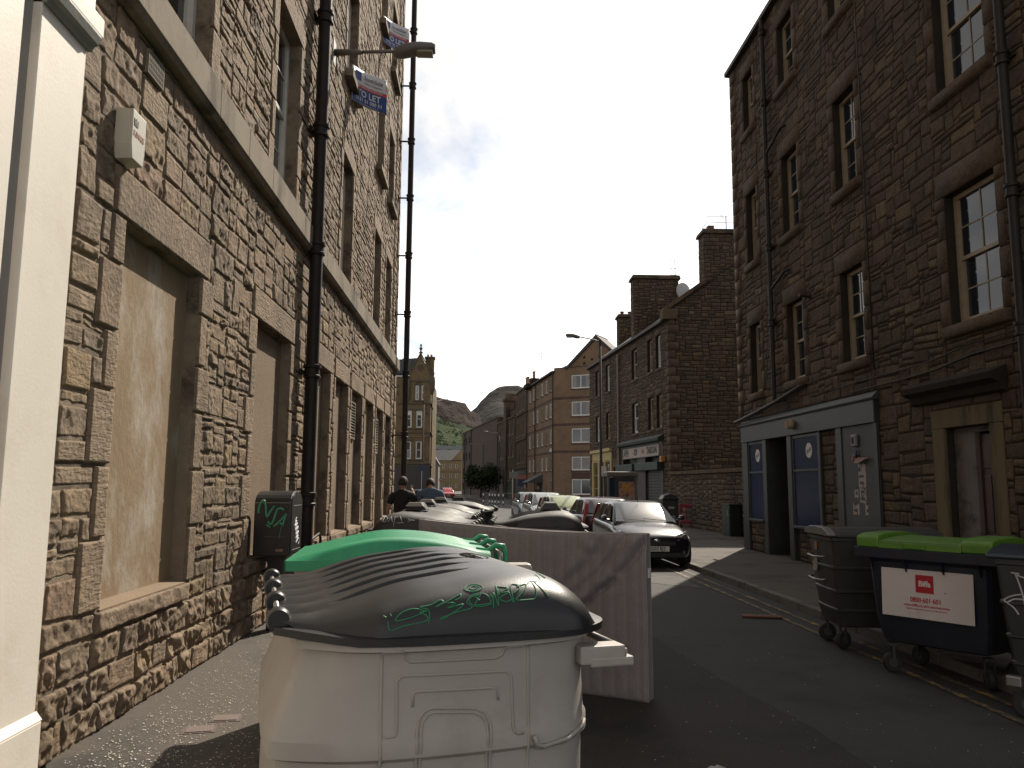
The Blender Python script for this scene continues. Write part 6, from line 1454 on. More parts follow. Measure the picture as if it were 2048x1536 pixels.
def to_let(y0, z0, label, lines):
    t = thing('letting_board', label, 'sign', (-2.54, y0, z0), R(45)); w, h = .86, .72
    def bowed(a, b): return (a*w, .07*math.sin(a*math.pi)-.02, b*h)
    # local: x runs outwards and away along the wall, faces the camera side
    m = MB().grid(lambda a, b: bowed(a, b), 14, 6); m.build('board', pbr('board_white', (.62, .61, .6), (.55, .54, .53), 3, .5), t, solid=.006, smooth=True)
    def strip(a0, a1, b0, b1, mat, nm, off=.008):
        m = MB().grid(lambda a, b: (lambda p: (p[0], p[1]-off, p[2]))(bowed(a0+(a1-a0)*a, b0+(b1-b0)*b)), 12, 2); return m.build(nm, mat, t, True)
    mb = pbr('board_blue', (.02, .045, .2), rough=.45); mr = pbr('board_red', (.5, .03, .03), rough=.45)
    strip(.03, .99, .0, .46, mb, 'blue_panel'); strip(.0, .99, .47, .57, mr, 'red_band'); strip(.1, .30, .68, .93, mb, 'blue_square')
    def bent(txt, sz, mat, x, z, bold, sx):
        o = text_obj(txt, sz, mat, t, Matrix.Identity(4), 'lettering', .0008, bold, sx); me = o.data; M_ = FACE_MINUS_Y; me.transform(Matrix.Translation((x, -.0105, z)) @ M_)
        for v_ in me.vertices: v_.co.y += .07*math.sin(min(max(v_.co.x/w, 0), 1)*math.pi)-.02
        return o
    mw = pbr('board_lettering', (.62, .61, .6), rough=.5); mg = pbr('board_grey', (.1, .1, .13), rough=.5)
    bent('SouthSide', .125, mg, .55, .59, .0, .86); bent('Property Management', .05, mg, .55, .49, 0, .9)
    bent('NEW LANDLORDS REQUIRED', .048, mw, .45, .374, .0004, 1.0)
    bent('TO LET', .185, mw, .44, .235, .004, .93); bent('0131 51 000 51', .105, mw, .44, .105, .002, .98); bent('www.southsideproperty.co.uk', .042, mw, .44, .03, 0, .9)
    MB().tube([(w, .0, -.02), (w, 0, h+.02)], .012, 6).build('batten', m_galv, t)
    MB().tube([(w, .0, .3), (.1, .72, .3)], .012, 6).build('strut', m_galv, t)
to_let(14.92, 9.26, 'lower white, red and blue TO LET board jutting from a window sill', 1)
to_let(19.35, 13.05, 'upper TO LET board, partly hidden by the head of the wall lamp', 2)

def lamp_head(t, L0=.0):
    pass
sl_ = thing('wall_lamp', 'grey street lamp on a bracket fixed high on the left wall', 'street lamp', (-2.58, 13.2, 9.25))
m_lampg = pbr('lamp_grey', (.17, .155, .14), (.13, .12, .11), 5, .5, .1, 60)
MB().box(-.02, -.12, -.22, .03, .12, .22).build('wall_plate', m_galv, sl_, bevel=.01)
MB().tube([(.02, 0, 0), (.45, 0, .02), (.5, 0, .022)], [.06, .045, .035], 10).build('bracket', m_lampg, sl_, True); MB().tube([(.5, 0, .022), (1.15, 0, .06)], .028, 10).build('arm', m_lampg, sl_, True)
def head(parent, x0, z0, s=1, flip=1):
    m = MB(); secs = [(0, .05, -.055, .02), (.05, .11, -.09, .07), (.16, .15, -.085, .12), (.30, .16, -.05, .15), (.45, .16, -.02, .165), (.66, .13, -.0, .165), (.72, .10, .02, .14)]
    ring = []
    for (x, w, zb, zt) in secs:
        r_ = []
        for k in range(12):
            a = 2*math.pi*k/12; cy = math.cos(a); sz_ = math.sin(a); cy = math.copysign(abs(cy)**.7, cy); sz_ = math.copysign(abs(sz_)**.8, sz_)
            r_.append((flip*(x0+x*s), cy*w*s, z0+((zb+zt)/2+sz_*(zt-zb)/2)*s))
        ring += r_
    n = 12; m.add(ring, [(i*n+k, i*n+(k+1) % n, (i+1)*n+(k+1) % n, (i+1)*n+k) for i in range(len(secs)-1) for k in range(n)]+[tuple(range(n-1, -1, -1)), tuple(range(6*n, 7*n))])
    h = m.build('lamp_head', m_lampg, parent, smooth=50, fix=True)
    m = MB(); m.box(flip*(x0+.40*s), -.11*s, z0-.038*s, flip*(x0+.68*s), .11*s, z0+.01*s); o = m.build('lamp_glass', pbr('lamp_glass', (.30, .25, .18), (.2, .17, .12), 30, .2), None, bevel=.01); o.parent = h
    return h
head(sl_, 1.05, .04)
MB().tube([(.06, -.02, -.05), (.1, -.03, -.3), (.16, -.02, -.42), (.22, 0, -.3), (.14, 0, -.06)], .008, 5).build('cable', m_pipe, sl_, True)

# litter bin on a post by the wall
lb = thing('litter_bin', 'black litter bin with a barrel top on a post, green letters sprayed on its side', 'litter bin', (-2.36, 9.8, .105))
m_lb = pbr('black_bin_paint', (.012, .012, .012), (.018, .017, .017), 6, .38, .1, 100, .5, c3=(.035, .033, .031), s3=4, f3=(.6, .75))
prof = [(-.30, .87), (-.30, 1.47)]+[(-.30*math.cos(a), 1.47+.145*math.sin(a)) for a in np.linspace(.15, math.pi-.15, 11)]+[(.30, 1.47), (.30, .87)]
MB().prism(prof, -.21, .21, 'x').build('body', m_lb, lb, fix=True, bevel=.012)
MB().prism([(y*.9, .9+(z-.87)*.94) for y, z in prof], .211, .218, 'x').build('door', m_lb, lb, fix=True)
MB().box(-.205, -.305, 1.475, .205, -.301, 1.482).build('seam', m_galv, lb); MB().box(.2185, -.2, 1.44, .2215, .2, 1.447).build('seam', pbr('worn_edge', (.3, .29, .28), rough=.5), lb)
MB().box(.2185, -.2, .93, .2215, .2, .936).build('seam', MATS['worn_edge'], lb)
MB().prism([(-.16, .87), (.16, .87), (.09, .78), (.075, .6), (-.075, .6), (-.09, .78)], -.09, .09, 'y').build('neck', m_lb, lb, fix=True); MB().box(-.075, -.09, 0, .075, .09, .6).build('post', m_lb, lb, bevel=.01)
def flat_strokes(t, lines, r, mat, fn, nm='graffiti'):
    m = MB()
    for l in lines:
        P = curve_pts(l, 6) if len(l) > 2 else l; m.tube([fn(*p) for p in P], r, 6)
    o = m.build(nm, mat, t, True); return o
m_spray = pbr('green_spray', (.06, .25, .13), (.09, .33, .2), 20, .6)
gx = lambda x, y: (-.21+(x-115)/590*.42, -.301, .87+(1165-y)/870*.62)
flat_strokes(lb, [[(190, 480), (185, 420), (215, 310), (270, 280), (300, 380), (320, 540), (370, 460), (440, 360)], [(480, 420), (440, 560), (410, 640), (370, 650), (345, 610)], [(480, 420), (540, 400), (590, 430)], [(440, 690), (540, 600), (640, 480)], [(640, 480), (600, 600), (580, 690)], [(500, 610), (600, 680)], [(320, 665), (390, 705)]], .013, m_spray, gx)
o_ = last(lb)
flat_strokes(lb, [[(565, 690), (545, 790), (535, 880)]], .003, m_spray, gx)
MB().box(gx(300, 0)[0], -.303, gx(0, 862)[2], gx(630, 0)[0], -.3012, gx(0, 848)[2]).build('scrape', pbr('scrape_grey', (.06, .06, .055), rough=.5), lb)
o = MB().box(gx(485, 0)[0], -.303, gx(0, 1095)[2], gx(600, 0)[0], -.3012, gx(0, 1050)[2]).build('sticker', pbr('sticker_red', (.16, .06, .045), (.3, .2, .17), 40, .6), lb)
gy_ = lambda x, y: (.2225, -.28+(x-690)/185*.55, .9+(1120-y)/800*.56)
flat_strokes(lb, [[(770, 545), (745, 620), (775, 600), (735, 690), (790, 640), (745, 760), (805, 700), (760, 830), (815, 780), (765, 900), (810, 850), (770, 975), (815, 900), (830, 950), (815, 1010)]], .006, pbr('white_spray', (.5, .5, .52), rough=.6), gy_)
# bent steel hoop against the wall beyond it
hp = thing('steel_hoop', 'bent black steel hoop standing at the wall just past the litter bin', 'hoop', (-2.5, 12.2, .105))
MB().tube([(0, 0, 0), (0, 0, .78), (0, .05, .84), (.02, .75, .92), (.03, .84, .86), (.04, .9, 0)], .022, 8).build('hoop', m_pipe, hp, True)
fb = thing('wall_float_box', 'small black rounded utility housing low on the wall before the alley door', 'utility housing', (-2.5, 19.3, .3))
MB().lathe([(.001, 0), (.16, 0), (.17, .12), (.15, .2), (.06, .26), (.001, .27)], 14, (0, 0, .25), 'x').build('housing', m_blackp, fb, True); MB().box(-.03, -.05, -.2, .02, .05, .2).build('bracket', m_blackp, fb)

# ------------------------------------------------------------------ cars
m_tyre = pbr('tyre', (.012, .012, .012), rough=.8); m_rim = pbr('alloy', (.3, .3, .3), (.22, .22, .22), 8, .35, metal=.8); m_plate = pbr('number_plate', (.6, .6, .55), rough=.5); m_chrome = pbr('chrome', (.6, .6, .6), rough=.12, metal=1.0)
m_hl = pbr('headlight_glass', (.38, .38, .38), (.12, .12, .12), 26, .06, spec=.8, coat=1.0); m_tl = pbr('tail_light', (.30, .01, .015), rough=.15, coat=.6); m_black_trim = pbr('black_trim', (.012, .012, .012), rough=.55)
m_wind = pbr('windscreen', (.05, .06, .055), (.02, .024, .023), 2.2, .03, spec=.5, coat=.0)
def make_car(label, paint, group, plate='', H=1.44, antenna=True, roofm=None):
    t = thing('parked_car', label, 'car', group=group); k = H/1.43
    st = [(2.06, .50, .30, .60, .64), (2.02, .66, .24, .64, .69), (1.9, .78, .2, .69, .76), (1.6, .835, .19, .77, .86), (1.2, .85, .19, .84, .935), (.8, .855, .19, .89, .985), (0, .86, .19, .92, .95), (-1.2, .86, .19, .955, .98), (-1.7, .84, .2, .98, 1.0), (-1.98, .78, .24, .97, .985), (-2.08, .70, .3, .9, .93)]
    m = MB(); rows = []
    for (y, w, zb, zs, zc) in st:
        half = [(0, zc), (.4*w, zc-.004), (.75*w, (zc*.72+zs*.28)), (.93*w, zs+.012), (w, zs-.09), (w*1.0, (zs+zb)/2+.03), (w*.99, zb+.12), (w*.93, zb+.01), (.5*w, zb), (0, zb)]
        ring = half+[(-x, z) for x, z in half[-2:0:-1]]; rows.append([(x, y, z*k if z > .5 else z) for x, z in ring])
    n = len(rows[0]); vs = [p for r_ in rows for p in r_]
    fs = [(i*n+j, i*n+(j+1) % n, (i+1)*n+(j+1) % n, (i+1)*n+j) for i in range(len(rows)-1) for j in range(n)]
    for ri in (0, len(rows)-1):
        c = len(vs); y = rows[ri][0][1]+(.02 if ri == 0 else -.02); zc_ = sum(p[2] for p in rows[ri])/n; vs.append((0, y, zc_)); fs += [(ri*n+j, ri*n+(j+1) % n, c) for j in range(n)]
    m.add(vs, fs); body = m.build('body', paint, t, True, sub=2, fix=True)
    # cabin
    zb = .93*k; C0 = [(y, w, z) for y, w, z in ((.98, .74, zb), (.93, .74, zb+.015))]
    cst = [(1.0, .70, zb), (.93, .755, .985*k-.01), (.18, .605, 1.375*k), (0, .60, 1.41*k), (-.5, .605, 1.43*k), (-1.1, .60, 1.405*k), (-1.45, .585, 1.36*k), (-1.92, .70, 1.0*k), (-1.96, .68, .95*k)]
    m = MB(); rows = []
    for (y, w, z) in cst:
        yb_ = y+0; bw = .775 if -1.8 < y < .9 else .74; zt = z
        rows.append([(0, y, zt+.012), (w*.6, y, zt+.008), (w*.93, y, zt-.01), (w, y, zt-.035), ((w+bw)/2, y, (zt-.035+zb)/2) if zt > zb+.1 else (w, y, zb+.0), (bw, y, zb-.02), (0, y, zb-.04), (-bw, y, zb-.02), (-(w+bw)/2, y, (zt-.035+zb)/2) if zt > zb+.1 else (-w, y, zb), (-w, y, zt-.035), (-w*.93, y, zt-.01), (-w*.6, y, zt+.008)])
    n = 12; vs = [p for r_ in rows for p in r_]; fs = [(i*n+j, i*n+(j+1) % n, (i+1)*n+(j+1) % n, (i+1)*n+j) for i in range(len(rows)-1) for j in range(n)]+[tuple(range(n-1, -1, -1)), tuple(range((len(rows)-1)*n, len(rows)*n))]
    m.add(vs, fs); m.build('cabin', roofm or paint, t, smooth=50, fix=True)
    # glass
    def quad(pts, nm, mat, off, th=.006, nn=8):
        a, b, c, d = [Vector(p) for p in pts]; nrm = (b-a).cross(d-a).normalized()
        def f(u_, v_): p = a*(1-u_)*(1-v_)+b*u_*(1-v_)+c*u_*v_+d*(1-u_)*v_; return tuple(p+nrm*(off+.028*math.sin(u_*math.pi)*(1 if nn > 6 else .3)))
        return MB().grid(f, nn, 5).build(nm, mat, t, True)
    quad([(-.70, .955, .99*k), (.70, .955, .99*k), (.57, .215, 1.365*k), (-.57, .215, 1.365*k)], 'windscreen', m_wind, .008)
    quad([(.64, -1.93, 1.03*k), (-.64, -1.93, 1.03*k), (-.53, -1.50, 1.345*k), (.53, -1.50, 1.345*k)], 'rear_window', m_glass, .012)
    for s in (1, -1):
        def side(y0, y1, y2, y3):
            P = [(s*.778, y0, .965*k), (s*.778, y1, .965*k), (s*.632, y2, 1.345*k), (s*.632, y3, 1.345*k)]
            if s < 0: P = [P[1], P[0], P[3], P[2]]
            return quad(P, 'side_window', m_glass, .012, nn=3)
        side(-.28, .72, .12, -.25) if s > 0 else side(-.28, .72, .12, -.25)
        side(-1.25, -.36, -.34, -1.12); side(-1.66, -1.33, -1.2, -1.36)
        m = MB().tube([(s*.80, .62, 1.0*k), (s*.93, .66, 1.02*k)], .02, 6); m.lathe([(.001, -.06), (.06, -.055), (.075, 0), (.06, .06), (.001, .07)], 12, (s*.93, .66, 1.05*k), 'y'); mr = m.build('door_mirror', paint, t, smooth=50); mr.scale = (1, 1, 1)
        # headlight: swept lens
        def hl(u_, v_):
            x = .46+.31*u_; y = 2.04-.30*u_**1.8-.10*v_; z = (.62+.15*v_*(.75+.35*u_)+.03*u_)*k; return (s*x, y+.012, z)
        g = MB().grid(hl, 8, 6); o = g.build('headlight', m_hl, t, True, solid=.01, fix=False)
        o = MB().lathe([(.001, 0), (.05, 0), (.055, -.02), (.001, -.02)], 14, (s*.63, 1.99, .69*k), 'y').build('lamp', m_chrome, None); o.parent = last(t)
        def tlf(u_, v_): return (s*(.835-.10*u_-.14*v_), -2.00+.03-.05*u_+.26*v_**1.4, (.74+.58*v_)*k)
        MB().grid(tlf, 4, 8).build('tail_light', m_tl, t, True, solid=.01)
        m = MB().lathe([(.001, 0), (.04, 0), (.045, -.015), (.001, -.015)], 12, (s*.60, 2.035, .36), 'y').build('fog_lamp', m_chrome, t)
        for y in (1.32, -1.27):
            MB().lathe([(.001, -.02), (.365, -.02), (.365, .0), (.001, .0)], 26, (s*.845, y, .335), 'x').build('wheel_arch', m_black_trim, t)
            wl = MB().lathe([(.20, -.09), (.28, -.095), (.31, -.07), (.315, 0), (.31, .07), (.28, .095), (.20, .09)], 26, (0, 0, 0), 'x', caps=False).build('wheel', m_tyre, t, smooth=50); wl.location = (s*.78, y, .315)
            r_ = MB().lathe([(.001, s*.05), (.05, s*.06), (.06, s*.075), (.18, s*.07), (.205, s*.09), (.21, s*.02), (.001, s*.02)], 20, (0, 0, 0), 'x', caps=False); o = r_.build('rim', m_rim, None, smooth=40); o.parent = wl
    MB().box(-.42, 2.055, .50*k, .42, 2.085, .585*k).build('grille', m_black_trim, t, bevel=.015)
    MB().box(-.60, 2.03, .24, .60, 2.075, .35).build('lower_intake', m_black_trim, t, bevel=.02)
    MB().lathe([(.001, 0), (.07, 0), (.075, .008), (.001, .014)], 20, (0, 0, 0), 'y').build('badge', m_chrome, t); bd = last(t); bd.location = (0, 2.085, .62*k); bd.scale = (1, 1, .42)
    pl = MB().box(-.26, 2.095, .385, .26, 2.103, .497).build('number_plate', m_plate, t)
    if plate:
        o = text_obj(plate, .112, m_black_trim, pl, Matrix.Translation((0, 2.1045, .441)) @ Matrix.Rotation(R(180), 4, 'Z') @ FACE_MINUS_Y, 'lettering', .0006, .0015, .80)
    MB().box(-.26, -2.112, .62, .26, -2.10, .73).build('number_plate', m_plate, t)
    for x0, x1 in ((-.5, .05), (.02, .55)):
        MB().tube([(x0, .99, 1.0*k), (x0+.1, .985, 1.005*k), (x1, .90, 1.045*k)], .008, 5).build('wiper', m_black_trim, t)
    if antenna: MB().tube([(.02, .2, 1.40*k), (-.06, -.05, 1.85*k)], [.008, .003], 5).build('aerial', m_black_trim, t)
    return t
def paint(nm, c, coat=.2, r=.22): return pbr(nm, c, (c[0]*.85, c[1]*.85, c[2]*.85), .6, r, spec=.35, coat=coat)
cars = 'cars parked along the right kerb'
c1 = make_car('glossy black hatchback facing the camera, front of the kerb row, plate ending 03 BJZ', paint('black_car_paint', (.014, .011, .016)), cars, 'SG03 BJZ'); c1.location = (3.95, 19.8, 0); c1.rotation_euler = (0, 0, R(180+1.0))
c2 = make_car('dark purple hatchback facing away with a tall red tail light, second in the row', paint('purple_car_paint', (.03, .012, .02)), cars, H=1.47, antenna=False); c2.location = (3.72, 24.7, 0); c2.rotation_euler = (0, 0, R(2.5))
c3 = make_car('silver hatchback with a yellow green roof, third in the kerb row', paint('silver_car_paint', (.25, .26, .25), .8), cars, roofm=paint('yellow_green_paint', (.24, .27, .07), .8)); c3.location = (3.36, 30.6, 0); c3.rotation_euler = (0, 0, R(184))
c4 = make_car('pale silver hatchback, fourth in the row behind the yellow roofed one', paint('silver_car_paint', (.25, .26, .25)), cars, H=1.5); c4.location = (3.12, 36.2, 0); c4.rotation_euler = (0, 0, R(184))
c5 = make_car('dark silver hatchback, last in the kerb row', paint('grey_car_paint', (.14, .15, .16)), cars, H=1.46); c5.location = (2.86, 41.6, 0); c5.rotation_euler = (0, 0, R(185))
c6 = make_car('small bright red car far down the street', paint('red_car_paint', (.4, .015, .02)), 'moving cars'); c6.location = (-3.8, 106, 0); c6.rotation_euler = (0, 0, R(186))
c7 = make_car('black car beyond the two men, in front of the pub building', paint('black_car_paint', (.014, .011, .016)), 'moving cars', H=1.5); c7.location = (-4.2, 55, 0); c7.rotation_euler = (0, 0, R(110))

# ------------------------------------------------------------------ people
m_skin = pbr('skin', (.42, .22, .15), (.36, .18, .12), 12, .55, .1, 60); m_hair = pbr('dark_hair', (.03, .018, .012), (.015, .01, .008), 60, .7, .6, 150)
m_jean = pbr('dark_jeans', (.02, .025, .04), (.03, .035, .05), 20, .85)
def skin_mesh(name, verts, edges, radii, mat, parent, root=0, sub=2, smooth=True):
    me = bpy.data.meshes.new(name); me.from_pydata(verts, edges, []); me.materials.append(mat); o = bpy.data.objects.new(name, me); COL.objects.link(o)
    md = o.modifiers.new('k', 'SKIN'); md.use_smooth_shade = True; md.branch_smoothing = .6
    for i, r_ in enumerate(radii):
        sv = me.skin_vertices[0].data[i]; sv.radius = r_ if isinstance(r_, tuple) else (r_, r_); sv.use_root = (i == root)
    s2 = o.modifiers.new('s', 'SUBSURF'); s2.levels = sub; s2.render_levels = sub
    o.parent = parent; return o
def person(label, loc, rz, shirt, H=1.78, la=None, ra=None, lean=0, trousers=None, group=None, head_turn=0, bow=0):
    t = thing('person', label, 'person', loc, rz, group); k = H/1.78
    # facing +y. la / ra: elbow, wrist positions
    la = la or ((-.27, .0, 1.12), (-.25, .12, .86)); ra = ra or ((.27, .0, 1.12), (.25, .12, .86))
    V = [(0, 0, .95), (0, -.01, 1.12), (0, .0, 1.30), (0, -.01, 1.45), (0, .0, 1.53), (0, .02, 1.60),
         (-.10, 0, .90), (-.11, .02, .50), (-.12, -.02, .10), (-.12, .13, .04), (.10, 0, .90), (.12, .05, .50), (.12, .02, .10), (.12, .17, .04),
         (-.17, -.01, 1.42), la[0], la[1], (.17, -.01, 1.42), ra[0], ra[1]]
    E_ = [(0, 1), (1, 2), (2, 3), (3, 4), (4, 5), (0, 6), (6, 7), (7, 8), (8, 9), (0, 10), (10, 11), (11, 12), (12, 13), (3, 14), (14, 15), (15, 16), (3, 17), (17, 18), (18, 19)]
    Rd = [(.15, .11), (.14, .105), (.15, .10), (.10, .07), .055, .055, .085, .06, .042, .035, .085, .06, .042, .035, .05, .042, .028, .06, .042, .028]
    V = [(x*k, (y+lean*max(0, z-.9))*k, z*k) for x, y, z in V]
    b = skin_mesh('body', V, E_, [tuple(a*k for a in r_) if isinstance(r_, tuple) else r_*k for r_ in Rd], m_skin, t)
    # clothing as fuller shells over the same joints
    iv = [1, 2, 3, 14, 17]; sh_v = [(0, -.0, .93), (0, -.01, 1.1), (0, 0, 1.28), (0, -.01, 1.455), (-.20, -.01, 1.43), (.20, -.01, 1.43)]
    def mid(a, b, f=.72): return tuple(a[i]+(b[i]-a[i])*f for i in range(3))
    sh_v += [mid((-.18, -.01, 1.44), la[0]), mid((.18, -.01, 1.44), ra[0])]
    sh_v.append((0, 0, 1.545))
    sh_v = [(x*k, (y+lean*max(0, z-.9))*k, z*k) for x, y, z in sh_v]
    skin_mesh('shirt', sh_v, [(0, 1), (1, 2), (2, 3), (3, 4), (3, 5), (4, 6), (5, 7), (3, 8)], [(.185*k, .135*k), (.175*k, .13*k), (.19*k, .14*k), (.16*k, .12*k), .10*k, .10*k, .075*k, .075*k, .088*k], shirt, t)
    tr = [(0, 0, .95), (-.10, 0, .88), (-.11, .02, .50), (-.12, -.02, .12), (.10, 0, .88), (.12, .05, .50), (.12, .02, .12)]
    skin_mesh('trousers', [(x*k, y*k, z*k) for x, y, z in tr], [(0, 1), (1, 2), (2, 3), (0, 4), (4, 5), (5, 6)], [.155*k, .105*k, .078*k, .068*k, .105*k, .078*k, .068*k], trousers or m_jean, t)
    hz = 1.672*k; hy = .02*k+lean*.75*k
    hd = Matrix.Translation((0, hy+bow, hz-bow*.9)) @ Matrix.Rotation(-bow*5, 4, 'X') @ Matrix.Rotation(R(head_turn), 4, 'Z')
    def hf(a, b):
        th = a*2*math.pi; ph = b*math.pi; x = math.sin(ph)*math.cos(th)*.076; y = math.sin(ph)*math.sin(th)*.096; z = math.cos(ph)*.118
        if z < 0: x *= 1-.28*(-z/.118); y = y*(1-.12*(-z/.118))+(.012 if y > 0 else .0)
        return (x*k, y*k, z*k)
    h = MB().grid(hf, 21, 13).build('head', m_skin, t, True, sub=1); h.matrix_local = hd
    o = MB().prism([(.085*k, -.02*k), (.118*k, -.025*k), (.09*k, .03*k)], -.012*k, .012*k, 'x').build('nose', m_skin, None, fix=True, bevel=.004); o.parent = h
    for s in (1, -1):
        o = MB().lathe([(.001, -.008), (.02, -.008), (.026, 0), (.02, .008), (.001, .008)], 10, (s*.077*k, -.005*k, -.005*k), 'x').build('ear', m_skin, None, True); o.parent = h; o.scale = (1, .8, 1.25)
        o = MB().lathe([(.001, -.004), (.011, 0), (.001, .004)], 8, (s*.03*k, .091*k, .012*k), 'y').build('eye', m_black_trim, None); o.parent = h
    o = MB().box(-.022*k, .086*k, -.055*k, .022*k, .094*k, -.049*k).build('mouth', pbr('lip', (.25, .08, .07)), None); o.parent = h
    def hr(a, b):
        th = a*2*math.pi; front = max(0, math.sin(th)); ph = b*math.pi*(.62-.27*front); r_ = 1.07+.02*math.sin(th*9+b*7)
        return (math.sin(ph)*math.cos(th)*.078*r_*k, math.sin(ph)*math.sin(th)*.099*r_*k-.004*k, math.cos(ph)*.121*r_*k)
    o = MB().grid(hr, 25, 8).build('hair', m_hair, None, True, solid=.012); o.parent = h
    # hands with five fingers
    for s, (el, wr) in ((-1, la), (1, ra)):
        d = (Vector(wr)-Vector(el)).normalized(); w0 = Vector(wr); w0.y += lean*max(0, w0.z-.9); side = Vector((0, 1, 0))-d*d.y; side = side.normalized() if side.length > .1 else Vector((1, 0, 0)); nn = d.cross(side).normalized()
        hv = [w0-d*.02, w0+d*.045]; he = [(0, 1)]; hrad = [.022, (.030, .016)]
        for fi, (o1, ln_) in enumerate(((-.027, .062), (-.009, .072), (.009, .068), (.026, .052))):
            b0 = len(hv); p = w0+d*.075+side*o1; hv += [p, p+d*ln_*.5-nn*.012*s, p+d*ln_*.85-nn*.032*s]; he += [(1, b0), (b0, b0+1), (b0+1, b0+2)]; hrad += [.0095, .0085, .007]
        b0 = len(hv); p = w0+d*.03+side*.034; hv += [p, p+side*.022+d*.028, p+side*.026+d*.055]; he += [(1, b0), (b0, b0+1), (b0+1, b0+2)]; hrad += [.012, .010, .008]
        skin_mesh('hand', [tuple(v_*k) for v_ in hv], he, [tuple(a*k for a in r_) if isinstance(r_, tuple) else r_*k for r_ in hrad], m_skin, t, sub=1)
    for s, y in ((-1, .04), (1, .08)):
        MB().prism([(-.09, 0), (.19, 0), (.2, .03), (.12, .07), (.02, .11), (-.08, .11)], s*.12-.045, s*.12+.045, 'x').build('shoe', m_rubber, t, fix=True, bevel=.015).location = (0, y-.05, 0)
    return t
person('man with cropped hair in a black T-shirt, one hand raised to his face', (-1.60, 17.6, .105), R(-12), pbr('black_cotton', (.012, .012, .013), rough=.9), 1.85, la=((-.30, -.06, 1.13), (-.30, .05, .87)), ra=((.32, .06, 1.2), (.15, .22, 1.5)), head_turn=-25)
person('man with dark hair in a blue grey T-shirt seen from behind, head bowed', (-1.0, 17.6, .105), R(4), pbr('blue_grey_cotton', (.085, .12, .17), (.07, .10, .145), 5, .9), 1.90, la=((-.30, .02, 1.13), (-.22, .24, 1.0)), ra=((.30, .02, 1.13), (.22, .24, 1.0)), lean=.06, bow=.09)
person('person in a dark open jacket walking by the flats, left of a pair', (3.95, 66, .11), R(180), pbr('brown_grey_jacket', (.09, .07, .06), rough=.9), 1.8)
person('person in black walking by the flats, right of a pair', (5.2, 68, .11), R(175), pbr('black_cotton', (.012, .012, .013)), 1.66)

# ------------------------------------------------------------------ street furniture
def lamp_post(x, y, h, arm, label, sx=-1, z0=.11, mat=m_pipe, s=1.0):
    t = thing('street_lamp', label, 'street lamp', (x, y, z0), group='street lamps on posts')
    MB().tube([(0, 0, 0), (0, 0, 1.3), (0, 0, 1.35), (0, 0, h)], [.085, .085, .062, .05], 12).build('post', mat, t, True); MB().box(.05, -.09, .5, .07, -.0, 1.0).build('hatch', mat, t)
    MB().tube([(0, 0, h-.1), (sx*.25, 0, h-.02), (sx*arm, 0, h+.12)], .026, 8).build('arm', m_lampg, t, True)
    MB().lathe([(.055, -.3), (.06, -.29), (.06, .0), (.03, .03)], 10, (0, 0, h)).build('collar', mat, t); head(t, arm-.1, h+.1, .85*s, sx)
lamp_post(5.28, 34, 8.0, .98, 'tall dark street lamp on the right pavement with its arm over the road')
lamp_post(-5.3, 79, 9.9, 1.9, 'street lamp in front of the ochre pub building', 1)
lamp_post(2.75, 100, 8.2, 1.5, 'street lamp before the turreted tenement, middle of the three far ones')
lamp_post(1.0, 130, 8.2, 1.7, 'street lamp before the brown brick block, farthest away')
lp = thing('leaning_post', 'short leaning grey post with a small notice beside the right street lamp', 'post', (4.66, 29.6, .105))
MB().tube([(0, 0, 0), (.16, 0, 2.5)], [.05, .075], 10).build('post', pbr('grey_post', (.07, .068, .06), (.05, .048, .045), 6, .6), lp, True); MB().box(-.06, -.1, 2.05, .12, -.07, 2.42).build('notice', pbr('dull_white_sign', (.46, .4, .38)), lp)

ph = thing('phone_kiosk', 'glazed telephone kiosk with an orange and yellow poster on its side', 'phone box', (5.1, 28, .105))
m_kf = pbr('kiosk_frame', (.13, .105, .085), (.09, .075, .06), 6, .5); W_ = .52
for x, y in ((-W_, 0), (W_-.06, 0), (-W_, .94), (W_-.06, .94)): MB().box(x, y, 0, x+.06, y+.06, 2.08).build('corner_post', m_kf, ph, bevel=.006)
MB().box(-W_-.03, -.03, 2.03, W_+.03, 1.03, 2.2).build('roof', m_kf, ph, bevel=.03)
MB().box(-W_+.06, .01, .15, -.30, .03, 2.0).build('side_glass', pbr('dark_blue_glass', (.012, .03, .06), rough=.08), ph)
MB().box(-.30, .06, .15, .42, .08, 2.0).build('inner_panel', pbr('near_black_paint', (.01, .01, .01)), ph)
ps = MB().box(-.14, -.015, .55, .42, .01, 1.85).build('poster_panel', pbr('poster_orange', (.35, .10, .04), (.28, .22, .17), 5, .4, c3=(.03, .03, .03), s3=9, f3=(.5, .58)), ph)
o = MB().box(-.02, -.02, 1.5, .3, -.0155, 1.78).build('poster_patch', pbr('poster_yellow', (.45, .25, .02), (.3, .1, .02), 12, .5), None, bevel=.002); o.parent = ps
o = MB().box(-.0, -.02, 1.1, .3, -.0155, 1.34).build('poster_patch', pbr('poster_white', (.4, .38, .34), (.05, .07, .05), 14, .5), None); o.parent = ps
MB().box(-W_+.07, -.005, .9, -.32, .005, 1.3).build('logo_patch', pbr('pale_blue', (.12, .18, .25), rough=.3), ph)
MB().box(-.35, .3, .9, .1, .5, 1.6).build('telephone', m_dkmetal, ph, bevel=.02)

